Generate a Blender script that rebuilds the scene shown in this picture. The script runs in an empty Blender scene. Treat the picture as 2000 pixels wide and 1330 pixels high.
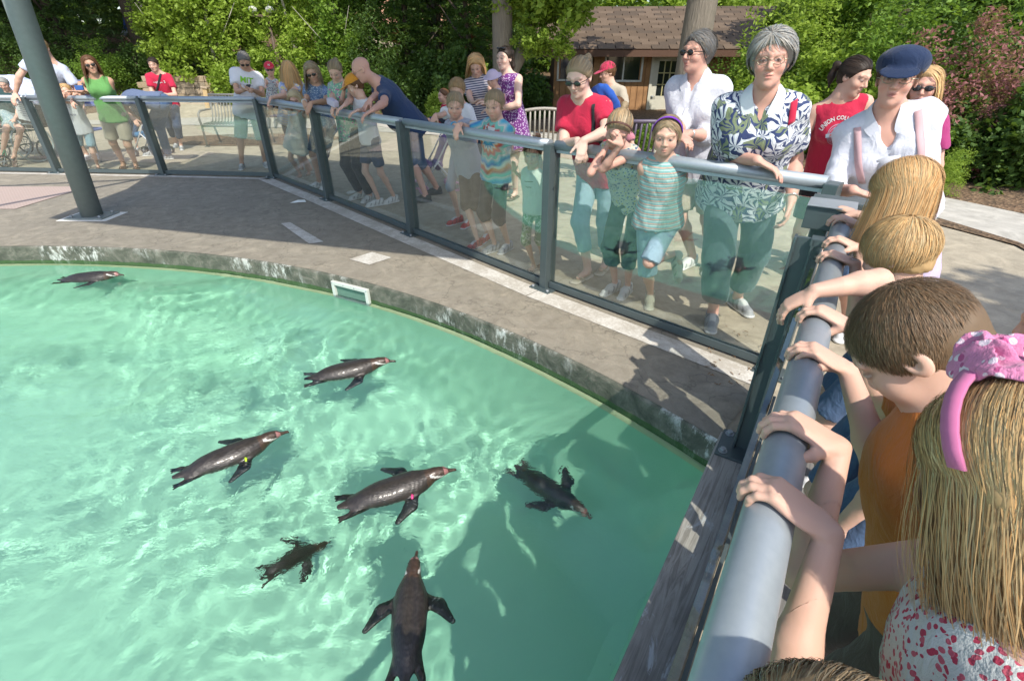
import bpy, bmesh, math, random
import numpy as np
from mathutils import Vector, Matrix, Quaternion
from mathutils.bvhtree import BVHTree
random.seed(7); RS = np.random.RandomState(7)
R = math.radians
sc = bpy.context.scene
COL = sc.collection
# ---------------------------------------------------------------- camera, sky, sun, exposure
CAM_H = 1.6; FPX = 960.0; PITCH = math.atan(555/960)
cd = bpy.data.cameras.new('camera'); cam = bpy.data.objects.new('camera', cd); COL.objects.link(cam)
cd.sensor_width = 36; cd.lens = 36*FPX/2000; cd.clip_start = .02; cd.clip_end = 500
cam.location = (0, 0, CAM_H); cam.rotation_euler = (math.pi/2-PITCH, 0, 0); sc.camera = cam
SUN_EL = 50.0
SUN_DIR = Vector((.358*math.cos(R(SUN_EL)), -.934*math.cos(R(SUN_EL)), math.sin(R(SUN_EL)))).normalized()
w = bpy.data.worlds.new("World"); sc.world = w; w.use_nodes = True
wn = w.node_tree.nodes; wl = w.node_tree.links
bg = wn['Background']; sky = wn.new('ShaderNodeTexSky'); sky.sky_type = 'NISHITA'; sky.sun_disc = False
sky.sun_elevation = R(SUN_EL); sky.sun_rotation = math.atan2(SUN_DIR.x, SUN_DIR.y)
sky.air_density = 1.0; sky.dust_density = 1.5; sky.ozone_density = 1.0
wl.new(sky.outputs[0], bg.inputs[0]); bg.inputs[1].default_value = .15
sd = bpy.data.lights.new('sun', 'SUN'); sun = bpy.data.objects.new('sun', sd); COL.objects.link(sun)
sd.energy = 3.05; sd.angle = R(.5); sd.color = (1, .94, .84)
sun.location = SUN_DIR*60; sun.rotation_euler = SUN_DIR.to_track_quat('Z', 'Y').to_euler()
sc.view_settings.view_transform = 'Standard'; sc.view_settings.look = 'None'
sc.view_settings.exposure = .80; sc.view_settings.gamma = 1; sc.view_settings.use_curve_mapping = False
sc.render.engine = 'CYCLES'
cy = sc.cycles
cy.use_denoising = True; cy.denoiser = 'OPENIMAGEDENOISE'; cy.max_bounces = 10; cy.transparent_max_bounces = 24
cy.glossy_bounces = 4; cy.transmission_bounces = 8; cy.diffuse_bounces = 3; cy.sample_clamp_indirect = 6
cy.caustics_reflective = False; cy.caustics_refractive = False; cy.blur_glossy = .5

# ---------------------------------------------------------------- helpers
def W_(x, y, z=0.0):
    "a photo pixel met with the level z -> point of the place"
    s, c = math.sin(PITCH), math.cos(PITCH)
    d = FPX*s+(y-665)*c; k = (CAM_H-z)/d
    return Vector(((x-1000)*k, (FPX*c-(y-665)*s)*k, z))
def Q_(x, y, Y):
    "a photo pixel met with the depth Y"
    s, c = math.sin(PITCH), math.cos(PITCH)
    k = Y/(FPX*c-(y-665)*s)
    return Vector(((x-1000)*k, Y, CAM_H-(FPX*s+(y-665)*c)*k))
def tag(o, label=None, cat=None, group=None, kind=None):
    if label: o['label'] = label
    if cat: o['category'] = cat
    if group: o['group'] = group
    if kind: o['kind'] = kind
    return o
def empty(name, loc=(0, 0, 0), rz=0, parent=None):
    o = bpy.data.objects.new(name, None); COL.objects.link(o); o.location = loc; o.rotation_euler = (0, 0, rz)
    o.empty_display_size = .1
    if parent: o.parent = parent
    return o
def link(name, me, mats, parent=None, loc=None):
    o = bpy.data.objects.new(name, me); COL.objects.link(o)
    if mats is not None:
        for m in (mats if isinstance(mats, (list, tuple)) else [mats]):
            me.materials.append(m)
    if parent: o.parent = parent
    if loc is not None: o.location = loc
    return o
def mesh_np(V, F, smooth=True, attrs=None, name='m', mi=None):
    "V (n,3) and F (m,k) arrays -> mesh"
    V = np.asarray(V, np.float32); F = np.asarray(F, np.int32)
    me = bpy.data.meshes.new(name); k = F.shape[1]
    me.vertices.add(len(V)); me.vertices.foreach_set('co', V.ravel())
    me.loops.add(F.size); me.loops.foreach_set('vertex_index', F.ravel())
    me.polygons.add(len(F)); me.polygons.foreach_set('loop_start', np.arange(0, F.size, k, dtype=np.int32))
    if smooth: me.polygons.foreach_set('use_smooth', np.ones(len(F), bool))
    if mi is not None: me.polygons.foreach_set('material_index', np.asarray(mi, np.int32))
    for nm, A in (attrs or {}).items():
        A = np.asarray(A, np.float32)
        if A.shape[1] == 4:
            a = me.attributes.new(nm, 'FLOAT_COLOR', 'POINT'); a.data.foreach_set('color', A.ravel())
        else:
            a = me.attributes.new(nm, 'FLOAT_VECTOR', 'POINT'); a.data.foreach_set('vector', A.ravel())
    me.update(); return me
class MB:
    "collects boxes, tubes, prisms; build() links them as one mesh"
    def __init__(s): s.b = bmesh.new()
    def box(s, c, d, rot=None, bev=0.0):
        r = bmesh.ops.create_cube(s.b, size=1)['verts']
        M = (rot.to_4x4() if rot is not None else Matrix()) 
        M = Matrix.Translation(Vector(c)) @ M @ Matrix.Diagonal((d[0], d[1], d[2], 1))
        bmesh.ops.transform(s.b, matrix=M, verts=r)
        if bev > 0:
            es = list({e for v in r for e in v.link_edges})
            bmesh.ops.bevel(s.b, geom=es, offset=bev, segments=2, affect='EDGES', profile=.6)
        return s
    def tube(s, pts, rad, n=10, cap=True, closed=False):
        pts = [Vector(p) for p in pts]; m = len(pts)
        rr = rad if isinstance(rad, (list, tuple)) else [rad]*m
        rings = []; up = None
        for i, p in enumerate(pts):
            if closed: t = (pts[(i+1) % m]-pts[i-1]).normalized()
            else: t = (pts[min(i+1, m-1)]-pts[max(i-1, 0)]).normalized()
            if up is None:
                up = Vector((0, 0, 1)) if abs(t.z) < .9 else Vector((0, 1, 0))
            a = t.cross(up).normalized(); b = a.cross(t).normalized(); up = b
            rings.append([s.b.verts.new(p+(a*math.cos(q)+b*math.sin(q))*rr[i]) for q in [2*math.pi*j/n for j in range(n)]])
        for i in range(m if closed else m-1):
            A, B = rings[i], rings[(i+1) % m]
            for j in range(n):
                f = s.b.faces.new((A[j], A[(j+1) % n], B[(j+1) % n], B[j])); f.smooth = True
        if cap and not closed:
            s.b.faces.new(rings[0][::-1]); s.b.faces.new(rings[-1])
        return s
    def prism(s, poly, z0, z1):
        a = [s.b.verts.new((p[0], p[1], z0)) for p in poly]; b = [s.b.verts.new((p[0], p[1], z1)) for p in poly]
        n = len(poly); s.b.faces.new(a[::-1]); s.b.faces.new(b)
        for i in range(n): s.b.faces.new((a[i], a[(i+1) % n], b[(i+1) % n], b[i]))
        return s
    def quad(s, *v):
        s.b.faces.new([s.b.verts.new(p) for p in v]); return s
    def sph(s, c, r, n=12, sc_=(1, 1, 1), rot=None):
        vs = bmesh.ops.create_uvsphere(s.b, u_segments=n, v_segments=max(6, n*2//3), radius=1)['verts']
        M = Matrix.Translation(Vector(c)) @ (rot.to_4x4() if rot is not None else Matrix()) @ Matrix.Diagonal((r*sc_[0], r*sc_[1], r*sc_[2], 1))
        bmesh.ops.transform(s.b, matrix=M, verts=vs)
        for v in vs:
            for f in v.link_faces: f.smooth = True
        return s
    def build(s, name, mats, parent=None, loc=None, smooth=None):
        bmesh.ops.recalc_face_normals(s.b, faces=s.b.faces)
        me = bpy.data.meshes.new(name); s.b.to_mesh(me); s.b.free()
        return link(name, me, mats, parent, loc)
def copy_tree(o, parent=None):
    c = o.copy(); COL.objects.link(c)
    if parent: c.parent = parent
    for ch in list(o.children): copy_tree(ch, c)
    return c
# ---- materials
class NT:
    def __init__(s, name):
        s.m = bpy.data.materials.new(name); s.m.use_nodes = True; s.t = s.m.node_tree; s.N = s.t.nodes; s.L = s.t.links
        s.bsdf = s.N['Principled BSDF']; s.out = s.N['Material Output']
    def n(s, typ, **kw):
        nd = s.N.new('ShaderNode'+typ)
        for k, v in kw.items():
            if k.startswith('i_'):
                key = k[2:]; key = int(key) if key.isdigit() else key.replace('_', ' ')
                s.set(nd, key, v)
            else: setattr(nd, k, v)
        return nd
    def set(s, nd, key, v):
        i = nd.inputs[key]
        if isinstance(v, bpy.types.NodeSocket): s.L.new(v, i)
        elif isinstance(v, bpy.types.Node): s.L.new(v.outputs[0], i)
        else:
            if isinstance(v, (tuple, list)) and len(v) == 3 and i.type == 'RGBA': v = (*v, 1)
            i.default_value = v
    def p(s, **kw):
        for k, v in kw.items(): s.set(s.bsdf, k.replace('_', ' '), v)
        return s
    def co(s, kind='Object', scale=(1, 1, 1), rot=(0, 0, 0)):
        if kind == 'tc': c = s.n('Attribute', attribute_name='tc').outputs['Vector']
        else: c = s.n('TexCoord').outputs[kind]
        m = s.n('Mapping'); m.inputs['Scale'].default_value = scale; m.inputs['Rotation'].default_value = rot
        s.L.new(c, m.inputs[0]); return m.outputs[0]
    def noise(s, vec, scale=5, det=4, rough=.55, dist=0):
        return s.n('TexNoise', i_Vector=vec, i_Scale=scale, i_Detail=det, i_Roughness=rough, i_Distortion=dist).outputs['Fac']
    def ramp(s, fac, stops, interp='LINEAR'):
        r = s.n('ValToRGB'); e = r.color_ramp.elements; r.color_ramp.interpolation = interp
        while len(e) < len(stops): e.new(.5)
        for el, (p, c) in zip(e, stops):
            el.position = p; el.color = (*c, 1) if len(c) == 3 else c
        s.L.new(fac, r.inputs[0]); return r.outputs[0]
    def mix(s, f, a, b, mode='MIX'):
        m = s.n('Mix', data_type='RGBA', blend_type=mode); s.set(m, 0, f); s.set(m, 6, a); s.set(m, 7, b); return m.outputs[2]
    def math(s, op, a, b=0.0, c=None):
        m = s.n('Math', operation=op); s.set(m, 0, a); s.set(m, 1, b)
        if c is not None: s.set(m, 2, c)
        return m.outputs[0]
    def bump(s, h, strength=.3, dist=.01):
        b = s.n('Bump', i_Height=h, i_Strength=strength, i_Distance=dist); s.L.new(b.outputs[0], s.bsdf.inputs['Normal']); return b.outputs[0]
_mc = {}
def plain(name, col, rough=.6, metal=0.0, bump=0.0, bscale=60, spec=.5, var=.12):
    key = (name,)
    if key in _mc: return _mc[key]
    t = NT(name); v = t.co('Object')
    n = t.noise(v, bscale*.25, 3)
    c = t.mix(n, tuple(x*(1-var) for x in col), tuple(min(1, x*(1+var)) for x in col))
    t.p(Base_Color=c, Roughness=rough, Metallic=metal, Specular_IOR_Level=spec)
    if bump: t.bump(t.noise(v, bscale, 4), bump, .01)
    _mc[key] = t.m; return t.m
# ---------------------------------------------------------------- pool
PC = Vector((-4.60, -2.40)); PR = 7.0          # pool circle
FC = Vector((1.53, 2.41)); FD = Vector((.548, .836)); FN = Vector((.836, -.548))   # near fence: corner, direction away, normal to the visitors' side
NP = Vector((.348, .456))                      # a point under the near rail
WZ = -.17; FLOOR = -1.25
B0 = NP - FN*.205                              # pool-side edge of the timber beam
def chord():
    "pool boundary: arc from the beam counter-clockwise back to the beam"
    d = B0-PC; b = d.dot(FD); c = d.dot(d)-PR*PR; q = math.sqrt(b*b-c)
    p1 = B0+FD*(-b+q); p0 = B0+FD*(-b-q)
    a1 = math.atan2(p1.y-PC.y, p1.x-PC.x); a0 = math.atan2(p0.y-PC.y, p0.x-PC.x)
    if a0 < a1: a0 += 2*math.pi
    return p1, p0, a1, a0
PT1, PT0, PA1, PA0 = chord()
def arc(r, n=160, a1=None, a0=None):
    a1 = PA1 if a1 is None else a1; a0 = PA0 if a0 is None else a0
    return [Vector((PC.x+r*math.cos(a1+(a0-a1)*i/n), PC.y+r*math.sin(a1+(a0-a1)*i/n))) for i in range(n+1)]
pool_edge = arc(PR)
# water surface: displaced sheet clipped to the pool outline
def waves(X, Y):
    rs = np.random.RandomState(5); Z = np.zeros_like(X)
    xw = X+.10*np.sin(2.1*Y+1)+.06*np.sin(5.3*X+3.1*Y); yw = Y+.09*np.sin(2.6*X+2)+.05*np.sin(6.1*Y-2.2*X)
    for i in range(70):
        lam = .07*(1.9/.07)**(rs.rand()); th = rs.rand()*2*math.pi if lam < .35 else rs.normal(2.0, .75)
        k = 2*math.pi/lam; A = .00118*lam**.86
        Z += A*np.sin(k*(math.cos(th)*xw+math.sin(th)*yw)+rs.rand()*6.28)
    msk = .72+.30*np.sin(1.3*X+.9*Y+1)+.22*np.sin(2.9*X-2.3*Y)+.18*np.sin(.7*X-4.1*Y+2); far_ = 1/(1+np.exp(-(Y-.55*X-1.15)*2.6)); Z *= np.clip(msk, .25, 1.4)*(.22+.78*far_)
    for cx, cyy, am in ((-3.9, 3.7, 3), (-.9, 1.9, 2.4), (-1.9, 1.6, 2.4), (-.4, 1.45, 2.6), (-.3, .7, 2.8), (-2.8, 1.6, 2), (-3.6, .6, 2.5), (-1.2, 1.05, 2.2)):
        r = np.hypot(X-cx, Y-cyy); Z += am*.00022*np.sin(2*math.pi*(r+.02*np.sin(3*np.arctan2(Y-cyy,X-cx)))/.10)*np.exp(-(r/.36)**2)*(r/.2)/(1+r/.2)
    return Z
# ---------------------------------------------------------------- materials of the place
def concrete(name, a, b, scale=1.0, crack=.5, rough=.85):
    t = NT(name); v = t.co('Object')
    n1 = t.noise(v, 1.1*scale, 6, .6); n2 = t.noise(v, 9*scale, 6, .7, .4); n3 = t.noise(v, 90*scale, 2, .6)
    c = t.mix(n1, a, b); c = t.mix(t.ramp(n2, [(.35, (.0,)*3), (.7, (1,)*3)]), c, t.mix(.42, c, (.07, .055, .035))); c = t.mix(t.ramp(t.noise(v, 3.3*scale, 7, .72, 1.5), [(.5, (0,)*3), (.72, (.55,)*3)]), c, tuple(x*1.35 for x in a))
    c = t.mix(t.math('MULTIPLY', n3, .35), c, tuple(x*.55 for x in a))
    vo = t.n('TexVoronoi', i_Vector=t.n('Vector'+'Math', operation='ADD', i_0=v, i_1=t.n('TexNoise', i_Vector=v, i_Scale=3*scale, i_Detail=5).outputs['Color']).outputs[0], i_Scale=1.5*scale, feature='DISTANCE_TO_EDGE').outputs['Distance']
    ck = t.ramp(vo, [(.0, (0,)*3), (.018, (1,)*3)])
    c = t.mix(t.math('MULTIPLY', t.math('SUBTRACT', 1, ck), crack), c, (.05, .045, .035))
    t.p(Base_Color=c, Roughness=rough)
    h = t.math('ADD', t.math('ADD', t.math('MULTIPLY', n2, .8), t.math('MULTIPLY', n3, .25)), t.math('MULTIPLY', ck, .35*crack))
    t.bump(h, .55, .018); return t.m
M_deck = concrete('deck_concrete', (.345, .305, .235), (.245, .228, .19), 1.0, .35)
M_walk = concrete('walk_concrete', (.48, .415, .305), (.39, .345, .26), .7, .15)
M_path = concrete('path_concrete', (.56, .53, .46), (.48, .46, .41), .6, .0)
def mulch_mat():
    t = NT('mulch'); v = t.co('Object'); vo = t.n('TexVoronoi', i_Vector=v, i_Scale=26); 
    c = t.ramp(vo.outputs['Color'], [(.2, (.06, .035, .02)), (.55, (.22, .13, .07)), (.9, (.36, .24, .14))])
    t.p(Base_Color=t.mix(t.noise(v, .8, 5), c, (.10, .07, .04)), Roughness=.95); t.bump(vo.outputs['Distance'], .8, .03); return t.m
M_mulch = mulch_mat()
M_white = plain('white_paint', (.72, .71, .67), .6, bump=.2, bscale=30)
def worn():
    t = NT('worn_paint'); v = t.co('Object'); n = t.noise(v, 5, 8, .75, .6); n2 = t.noise(v, 60, 4, .7)
    f = t.ramp(t.math('MULTIPLY_ADD', n2, .45, t.math('MULTIPLY', n, .75)), [(.50, (0,)*3), (.66, (1,)*3)])
    t.p(Base_Color=t.mix(t.math('MULTIPLY', f, .65), (.62, .60, .55), (.33, .29, .23)), Roughness=.75); t.bump(n2, .4, .006); return t.m
M_worn = worn()
M_steel = plain('galvanised_steel', (.30, .33, .35), .45, .25, bump=.05, bscale=40)
M_dark = plain('dark_steel', (.095, .125, .13), .42, .35, bump=.06, bscale=50)
def brushed():
    t = NT('brushed_rail'); v = t.co('Object'); n = t.noise(v, 60, 3)
    t.p(Base_Color=t.mix(n, (.31, .36, .40), (.41, .46, .49)), Metallic=.45, Roughness=t.math('MULTIPLY_ADD', t.noise(v, 8, 4), .25, .33)); t.bump(n, .05, .002); return t.m
M_rail = brushed()
def glass_mat():
    t = NT('panel_glass'); ior = t.math('SUBTRACT', 1.80, t.math('MULTIPLY', t.n('NewGeometry').outputs['Backfacing'], 1.80-1/1.80)); fr = t.n('Fresnel', i_IOR=ior)
    gl = t.n('BsdfGlossy', i_Color=(.95, 1, .97), i_Roughness=.012); tr = t.n('BsdfTransparent', i_Color=(.965, .99, .975))
    mx = t.n('MixShader', i_0=t.math('MULTIPLY', fr.outputs[0], 1.15), i_1=tr.outputs[0], i_2=gl.outputs[0]); t.L.new(mx.outputs[0], t.out.inputs[0])
    return t.m
M_glass = glass_mat()
def wood_mat(name, a, b, along='Y', sc_=1.0, drop=False):
    t = NT(name); s = {'Y': (22, 1.3, 22), 'X': (1.3, 22, 22), 'Z': (22, 22, 1.3)}[along]
    v = t.co('Object', tuple(x*sc_ for x in s)); n = t.noise(v, 1.6, 8, .65, 1.2); n2 = t.noise(t.co('Object'), 3, 5)
    g = t.ramp(n, [(.3, a), (.5, b), (.62, a), (.8, b)])
    bc = t.mix(t.ramp(n2, [(.45, (0,)*3), (.75, (.75,)*3)]), g, tuple(x*.5 for x in a))
    if drop: bc = t.mix(t.ramp(t.noise(t.co('Object', (1, .45, 1)), 9, 6, .7, .8), [(.60, (0,)*3), (.66, (.85,)*3)]), bc, (.52, .54, .55))
    t.p(Base_Color=bc, Roughness=.8); t.bump(n, .5, .006); return t.m
M_beam = wood_mat('weathered_beam', (.24, .22, .195), (.44, .41, .37), drop=True)
M_plank = wood_mat('weathered_planks', (.12, .115, .11), (.20, .195, .185))
# ---------------------------------------------------------------- ground with the pool cut out of it
def terrain(x, y):
    if y < 16.6: return 0.0
    k = max(0, min(1, (-x-1)/9)); a = (y-16.6)
    return min(2.4, .1*a+k*.28*a) if a < 20 else 2.4
n = 160; bm = bmesh.new(); rad = [PR, PR+.9, 7.9, 9, 11, 14, 17, 19, 21, 24, 30, 45, 80]
rad = [PR, PR+.4, PR+1, PR+2.4, PR+4.5, PR+8, 17, 19, 21, 23, 25, 28, 34, 50, 120]
rows = []
for r in rad:
    ps = arc(r, n) if r == PR else arc(r, n, PA1-.001, PA0+.001)
    rows.append([bm.verts.new((p.x, p.y, terrain(p.x, p.y))) for p in ps])
for a, b in zip(rows, rows[1:]):
    for i in range(n): bm.faces.new((a[i], b[i], b[i+1], a[i+1]))
me = bpy.data.meshes.new('ground'); bm.to_mesh(me); bm.free()
for p in me.polygons: p.use_smooth = True
tag(link('ground', me, M_walk), kind='structure')
# visitors' side beyond the beam (the sector between the end radii)
g2 = MB(); A = PT1+FN*.16; far1 = PC+(PT1-PC).normalized()*120; far0 = PC+(PT0-PC).normalized()*120
g2.quad((PT1.x, PT1.y, -.002), (PT0.x, PT0.y, -.002), (far0.x, far0.y, -.002), (90, -90, -.002)); g2.quad((PT1.x, PT1.y, -.002), (90, -90, -.002), (130, 0, -.002), (far1.x, far1.y, -.002))
tag(g2.build('ground', M_walk), kind='structure')
# the deck between pool and glass: sheet 4 mm above the ground
post_xy = [W_(-150, 333), W_(115, 338), W_(322, 342), W_(537, 347), W_(645, 390), W_(808, 457), W_(1068, 562), W_(1512, 725)]
post_xy[0] = post_xy[1]+(post_xy[1]-post_xy[2]); post_xy.insert(0, post_xy[0]*2-post_xy[1]+Vector((0, -.2, 0)))
inner = [p for p in arc(PR+.001, 160) if p.y > -1.5][:150]
bm = bmesh.new(); fp = [Vector((p.x, p.y)) for p in post_xy][::-1]
fp = [PT1+FN*.0+FD*.02]+fp+[Vector((-14, 6))]
dl = [0]
for a, b in zip(fp, fp[1:]): dl.append(dl[-1]+(b-a).length)
inner = [p for p in arc(PR+.001, 160) if p.y > -2.0 or p.x > -4]; inner = inner[:95]
outp = []
for i in range(len(inner)):
    s_ = dl[-1]*(i/(len(inner)-1)); j = max(k for k in range(len(fp)-1) if dl[k] <= s_+1e-9); u = (s_-dl[j])/(dl[j+1]-dl[j]); outp.append(fp[j].lerp(fp[j+1], u))
va = [bm.verts.new((p.x, p.y, .004)) for p in inner]; vb = [bm.verts.new((p.x, p.y, .004)) for p in outp]
for i in range(len(inner)-1): bm.faces.new((va[i], vb[i], vb[i+1], va[i+1]))
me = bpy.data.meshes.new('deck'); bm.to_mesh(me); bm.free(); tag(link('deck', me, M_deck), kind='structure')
# curb face and pool shell
def curb_mat():
    t = NT('curb_concrete'); v = t.co('Object'); n = t.noise(v, 7, 7, .7, .6); n2 = t.noise(t.co('Object', (1, 1, .45)), 14, 6, .75)
    c = t.ramp(n, [(.3, (.035, .045, .03)), (.5, (.10, .105, .08)), (.7, (.22, .21, .17))])
    g = t.n('SeparateXYZ', i_0=t.n('TexCoord').outputs['Object'])
    big = t.noise(v, 1.3, 3)
    st = t.math('MULTIPLY', t.ramp(n2, [(.50, (0,)*3), (.62, (1,)*3)]), t.ramp(big, [(.46, (0,)*3), (.58, (1,)*3)]))
    c = t.mix(st, c, (.62, .64, .60))
    alg = t.ramp(t.math('MULTIPLY_ADD', t.noise(v, 12, 4), .03, g.outputs[2]), [(0, (0,)*3)], 'LINEAR')
    zz = t.math('ADD', g.outputs[2], t.math('MULTIPLY', t.noise(v, 12, 4), .03))
    lo = t.math('LESS_THAN', zz, -.125); c = t.mix(t.math('MULTIPLY', lo, .8), c, (.035, .10, .02))
    t.p(Base_Color=c, Roughness=.75); t.bump(n, .7, .02); return t.m
def shell_mat():
    t = NT('pool_paint'); v = t.co('Object'); n = t.noise(v, 1.4, 5, .6); n2 = t.noise(v, 38, 3, .6)
    c = t.mix(n, (.31, .63, .45), (.39, .71, .525))
    patch = t.ramp(t.noise(v, .9, 3), [(.52, (0,)*3), (.66, (1,)*3)])
    c = t.mix(t.math('MULTIPLY', patch, t.ramp(n2, [(.66, (0,)*3), (.70, (1,)*3)])), c, (.05, .20, .20))
    t.p(Base_Color=c, Roughness=.8); t.bump(n2, .15, .004); return t.m
def band_mat():
    t = NT('pool_lip'); v = t.co('Object'); t.p(Base_Color=t.mix(t.noise(v, 9, 5), (.62, .62, .40), (.44, .55, .33)), Roughness=.7); return t.m
M_curb = curb_mat(); M_shell = shell_mat(); M_band = band_mat()
bm = bmesh.new(); prof = [(.0, .003), (.012, -.004), (.016, -.02), (.012, -.15), (.012, -.19)]
rows = []
for dr, z in prof:
    rows.append([bm.verts.new((PC.x+(p.x-PC.x)*(PR-dr)/PR, PC.y+(p.y-PC.y)*(PR-dr)/PR, z)) for p in pool_edge])
for a, b in zip(rows, rows[1:]):
    for i in range(n): f = bm.faces.new((a[i], a[i+1], b[i+1], b[i])); f.smooth = True
me = bpy.data.meshes.new('curb'); bm.to_mesh(me); bm.free(); tag(link('pool_curb', me, M_curb), kind='structure')
bm = bmesh.new(); rows = []
for dr, z in [(.004, -.19), (.02, -.195), (.03, -.235), (.20, FLOOR+.18), (.34, FLOOR+.03), (.6, FLOOR)]:
    rows.append([bm.verts.new((PC.x+(p.x-PC.x)*(PR-dr)/PR, PC.y+(p.y-PC.y)*(PR-dr)/PR, z)) for p in pool_edge])
for k, (a, b) in enumerate(zip(rows, rows[1:])):
    for i in range(n): f = bm.faces.new((a[i], a[i+1], b[i+1], b[i])); f.smooth = True; f.material_index = 1 if k < 2 else 0
bm.faces.new(rows[-1])
a, b = rows[0], rows[-1]   # the straight wall below the beam
bm.faces.new([r_[0] for r_ in rows]+[r_[-1] for r_ in rows][::-1])
bmesh.ops.triangulate(bm, faces=[f for f in bm.faces if len(f.verts) > 4])
me = bpy.data.meshes.new('shell'); bm.to_mesh(me); bm.free()
so = tag(link('pool_shell', me, [M_shell, M_band]), kind='structure'); so.cycles.is_caustics_receiver = True
# water
def water_sheet():
    st = .024; xs = np.arange(-11.7, 2.3, st); ys = np.arange(-1.0, 4.75, st)
    X, Y = np.meshgrid(xs, ys, indexing='ij'); Z = WZ+waves(X, Y); nx, ny = X.shape
    I = np.arange(nx*ny).reshape(nx, ny)
    F = np.stack([I[:-1, :-1], I[1:, :-1], I[1:, 1:], I[:-1, 1:]], -1).reshape(-1, 4)
    V = np.stack([X, Y, Z], -1).reshape(-1, 3)
    cx, cyy = V[F, 0].mean(1), V[F, 1].mean(1)
    keep = (np.hypot(cx-PC.x, cyy-PC.y) < PR-.006) & (((cx-B0.x)*FN.x+(cyy-B0.y)*FN.y) < .10) & (cx < 2.3)
    # only what the photograph can see of it is fine; the rest is a coarse skirt
    F = F[keep]; u, inv = np.unique(F, return_inverse=True); return V[u], inv.reshape(F.shape)
t = NT('water')
g = t.n('BsdfGlass', i_Color=(.95, 1, .985), i_Roughness=0, i_IOR=1.33); t.L.new(g.outputs[0], t.out.inputs[0]); M_water = t.m
v = t.co('Object'); sx_ = t.n('SeparateXYZ', i_0=v); hn = t.math('ADD', t.math('MULTIPLY', t.noise(t.co('Object', (1, 1.7, 1), (0, 0, .6)), 13, 3, .5, 1.6), 1.0), t.math('MULTIPLY', t.noise(v, 38, 2, .5, .8), .25)); bp_ = t.n('Bump', i_Height=hn, i_Strength=t.n('MapRange', i_Value=t.math('MULTIPLY_ADD', sx_.outputs[0], -.55, sx_.outputs[1]), i_From_Min=.75, i_From_Max=1.9, i_To_Min=.03, i_To_Max=.16).outputs[0], i_Distance=.014); t.L.new(bp_.outputs[0], g.inputs['Normal'])
V, F = water_sheet(); wo = tag(link('water', mesh_np(V, F), M_water), kind='structure'); wo.cycles.is_caustics_caster = True
bm = bmesh.new()
ps = [p for p in arc(PR-.006, 160) if p.y < -1.0]
bm.faces.new([bm.verts.new((p.x, p.y, WZ)) for p in ps]); me = bpy.data.meshes.new('w2'); bm.to_mesh(me); bm.free()
w2 = tag(link('water', me, M_water), kind='structure'); w2.cycles.is_caustics_caster = True
sd.cycles.is_caustics_light = True; cy.caustics_refractive = True
# ---------------------------------------------------------------- painted strips and patches
def strip(poly, z, mat, name, z0=None):
    m = MB(); m.b.faces.new([m.b.verts.new((p[0], p[1], z)) for p in poly]); return tag(m.build(name, mat), kind='structure')
def offs(p, q, d):
    t_ = (q-p).normalized(); return Vector((t_.y, -t_.x, 0))*d
for i in range(1, len(post_xy)-1):
    p, q = post_xy[i], post_xy[i+1]; o = offs(p, q, 1)
    strip([p+o*.07, q+o*.07, q+o*(.24 if i > 3 else .17), p+o*(.24 if i > 3 else .17)], .008, M_worn, 'painted_strip')
dm = [W_(683, 508), W_(727, 494), W_(765, 505), W_(722, 519)]; strip(dm, .009, M_worn, 'painted_patch')
strip([W_(549, 438), W_(567, 436), W_(632, 474), W_(604, 478)], .009, M_worn, 'painted_patch')
t = NT('tactile_mat'); v = t.co('Object'); ck = t.n('TexVoronoi', i_Vector=v, i_Scale=24, feature='F1'); ck.inputs['Randomness'].default_value = 0
t.p(Base_Color=t.mix(t.math('LESS_THAN', ck.outputs['Distance'], .3), (.40, .31, .27), (.50, .41, .36)), Roughness=.8); t.bump(ck.outputs['Distance'], .6, .01)
strip([W_(-260, 366), W_(175, 366), W_(30, 410), W_(-260, 410)], .010, t.m, 'tactile_paving')
# pale path, mulch beds, boardwalk
def ribbon(name, a, b, z, mat):
    m = MB(); A_ = [m.b.verts.new((*p, z)) for p in a]; B_ = [m.b.verts.new((*p, z)) for p in b]
    for i in range(len(a)-1): m.b.faces.new((A_[i], A_[i+1], B_[i+1], B_[i]))
    return tag(m.build(name, mat), kind='structure')
lo = [(-40, 15.2), (-16, 14.6), (-8.5, 14.2), (-4.3, 13.3), (-1.5, 12.2), (1.2, 10.6), (3, 8.8), (4.2, 7.0), (4.85, 5.5), (5.0, 4.7), (4.9, 3.4), (4.5, 1.5)]
hi = [(-40, 17.2), (-16, 16.6), (-8.5, 16.3), (-3.5, 15.2), (-.6, 13.7), (2.1, 11.8), (4.1, 9.6), (5.1, 7.6), (5.75, 6.2), (6.15, 5.2), (6.3, 3.4), (5.9, 1.0)]
ribbon('path', lo, hi, .012, M_path)
def hz(y): return 60
hm = MB()
ribbon('mulch_bed', [(4.62, 5.35), (4.9, 4.6), (4.75, 4.0)][::-1], [(4.85, 5.5), (5.0, 4.7), (4.9, 3.9)][::-1], .013, M_mulch)
bm = bmesh.new(); hp = hi[:]; rows = []
for k in range(14):
    row = []
    for (x, y) in hp:
        d = Vector((x+4, y+1)).normalized()*(k*1.3 if k < 13 else 60); X_, Y_ = x+d.x, y+d.y
        row.append(bm.verts.new((X_, Y_, terrain(X_, Y_)+.03+.02*math.sin(X_*3)+.03*min(k, 4))))
    rows.append(row)
for a, b in zip(rows, rows[1:]):
    for i in range(len(hp)-1): f = bm.faces.new((a[i], a[i+1], b[i+1], b[i])); f.smooth = True
me = bpy.data.meshes.new('mulch'); bm.to_mesh(me); bm.free(); tag(link('mulch_bed', me, M_mulch), kind='structure')
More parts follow.
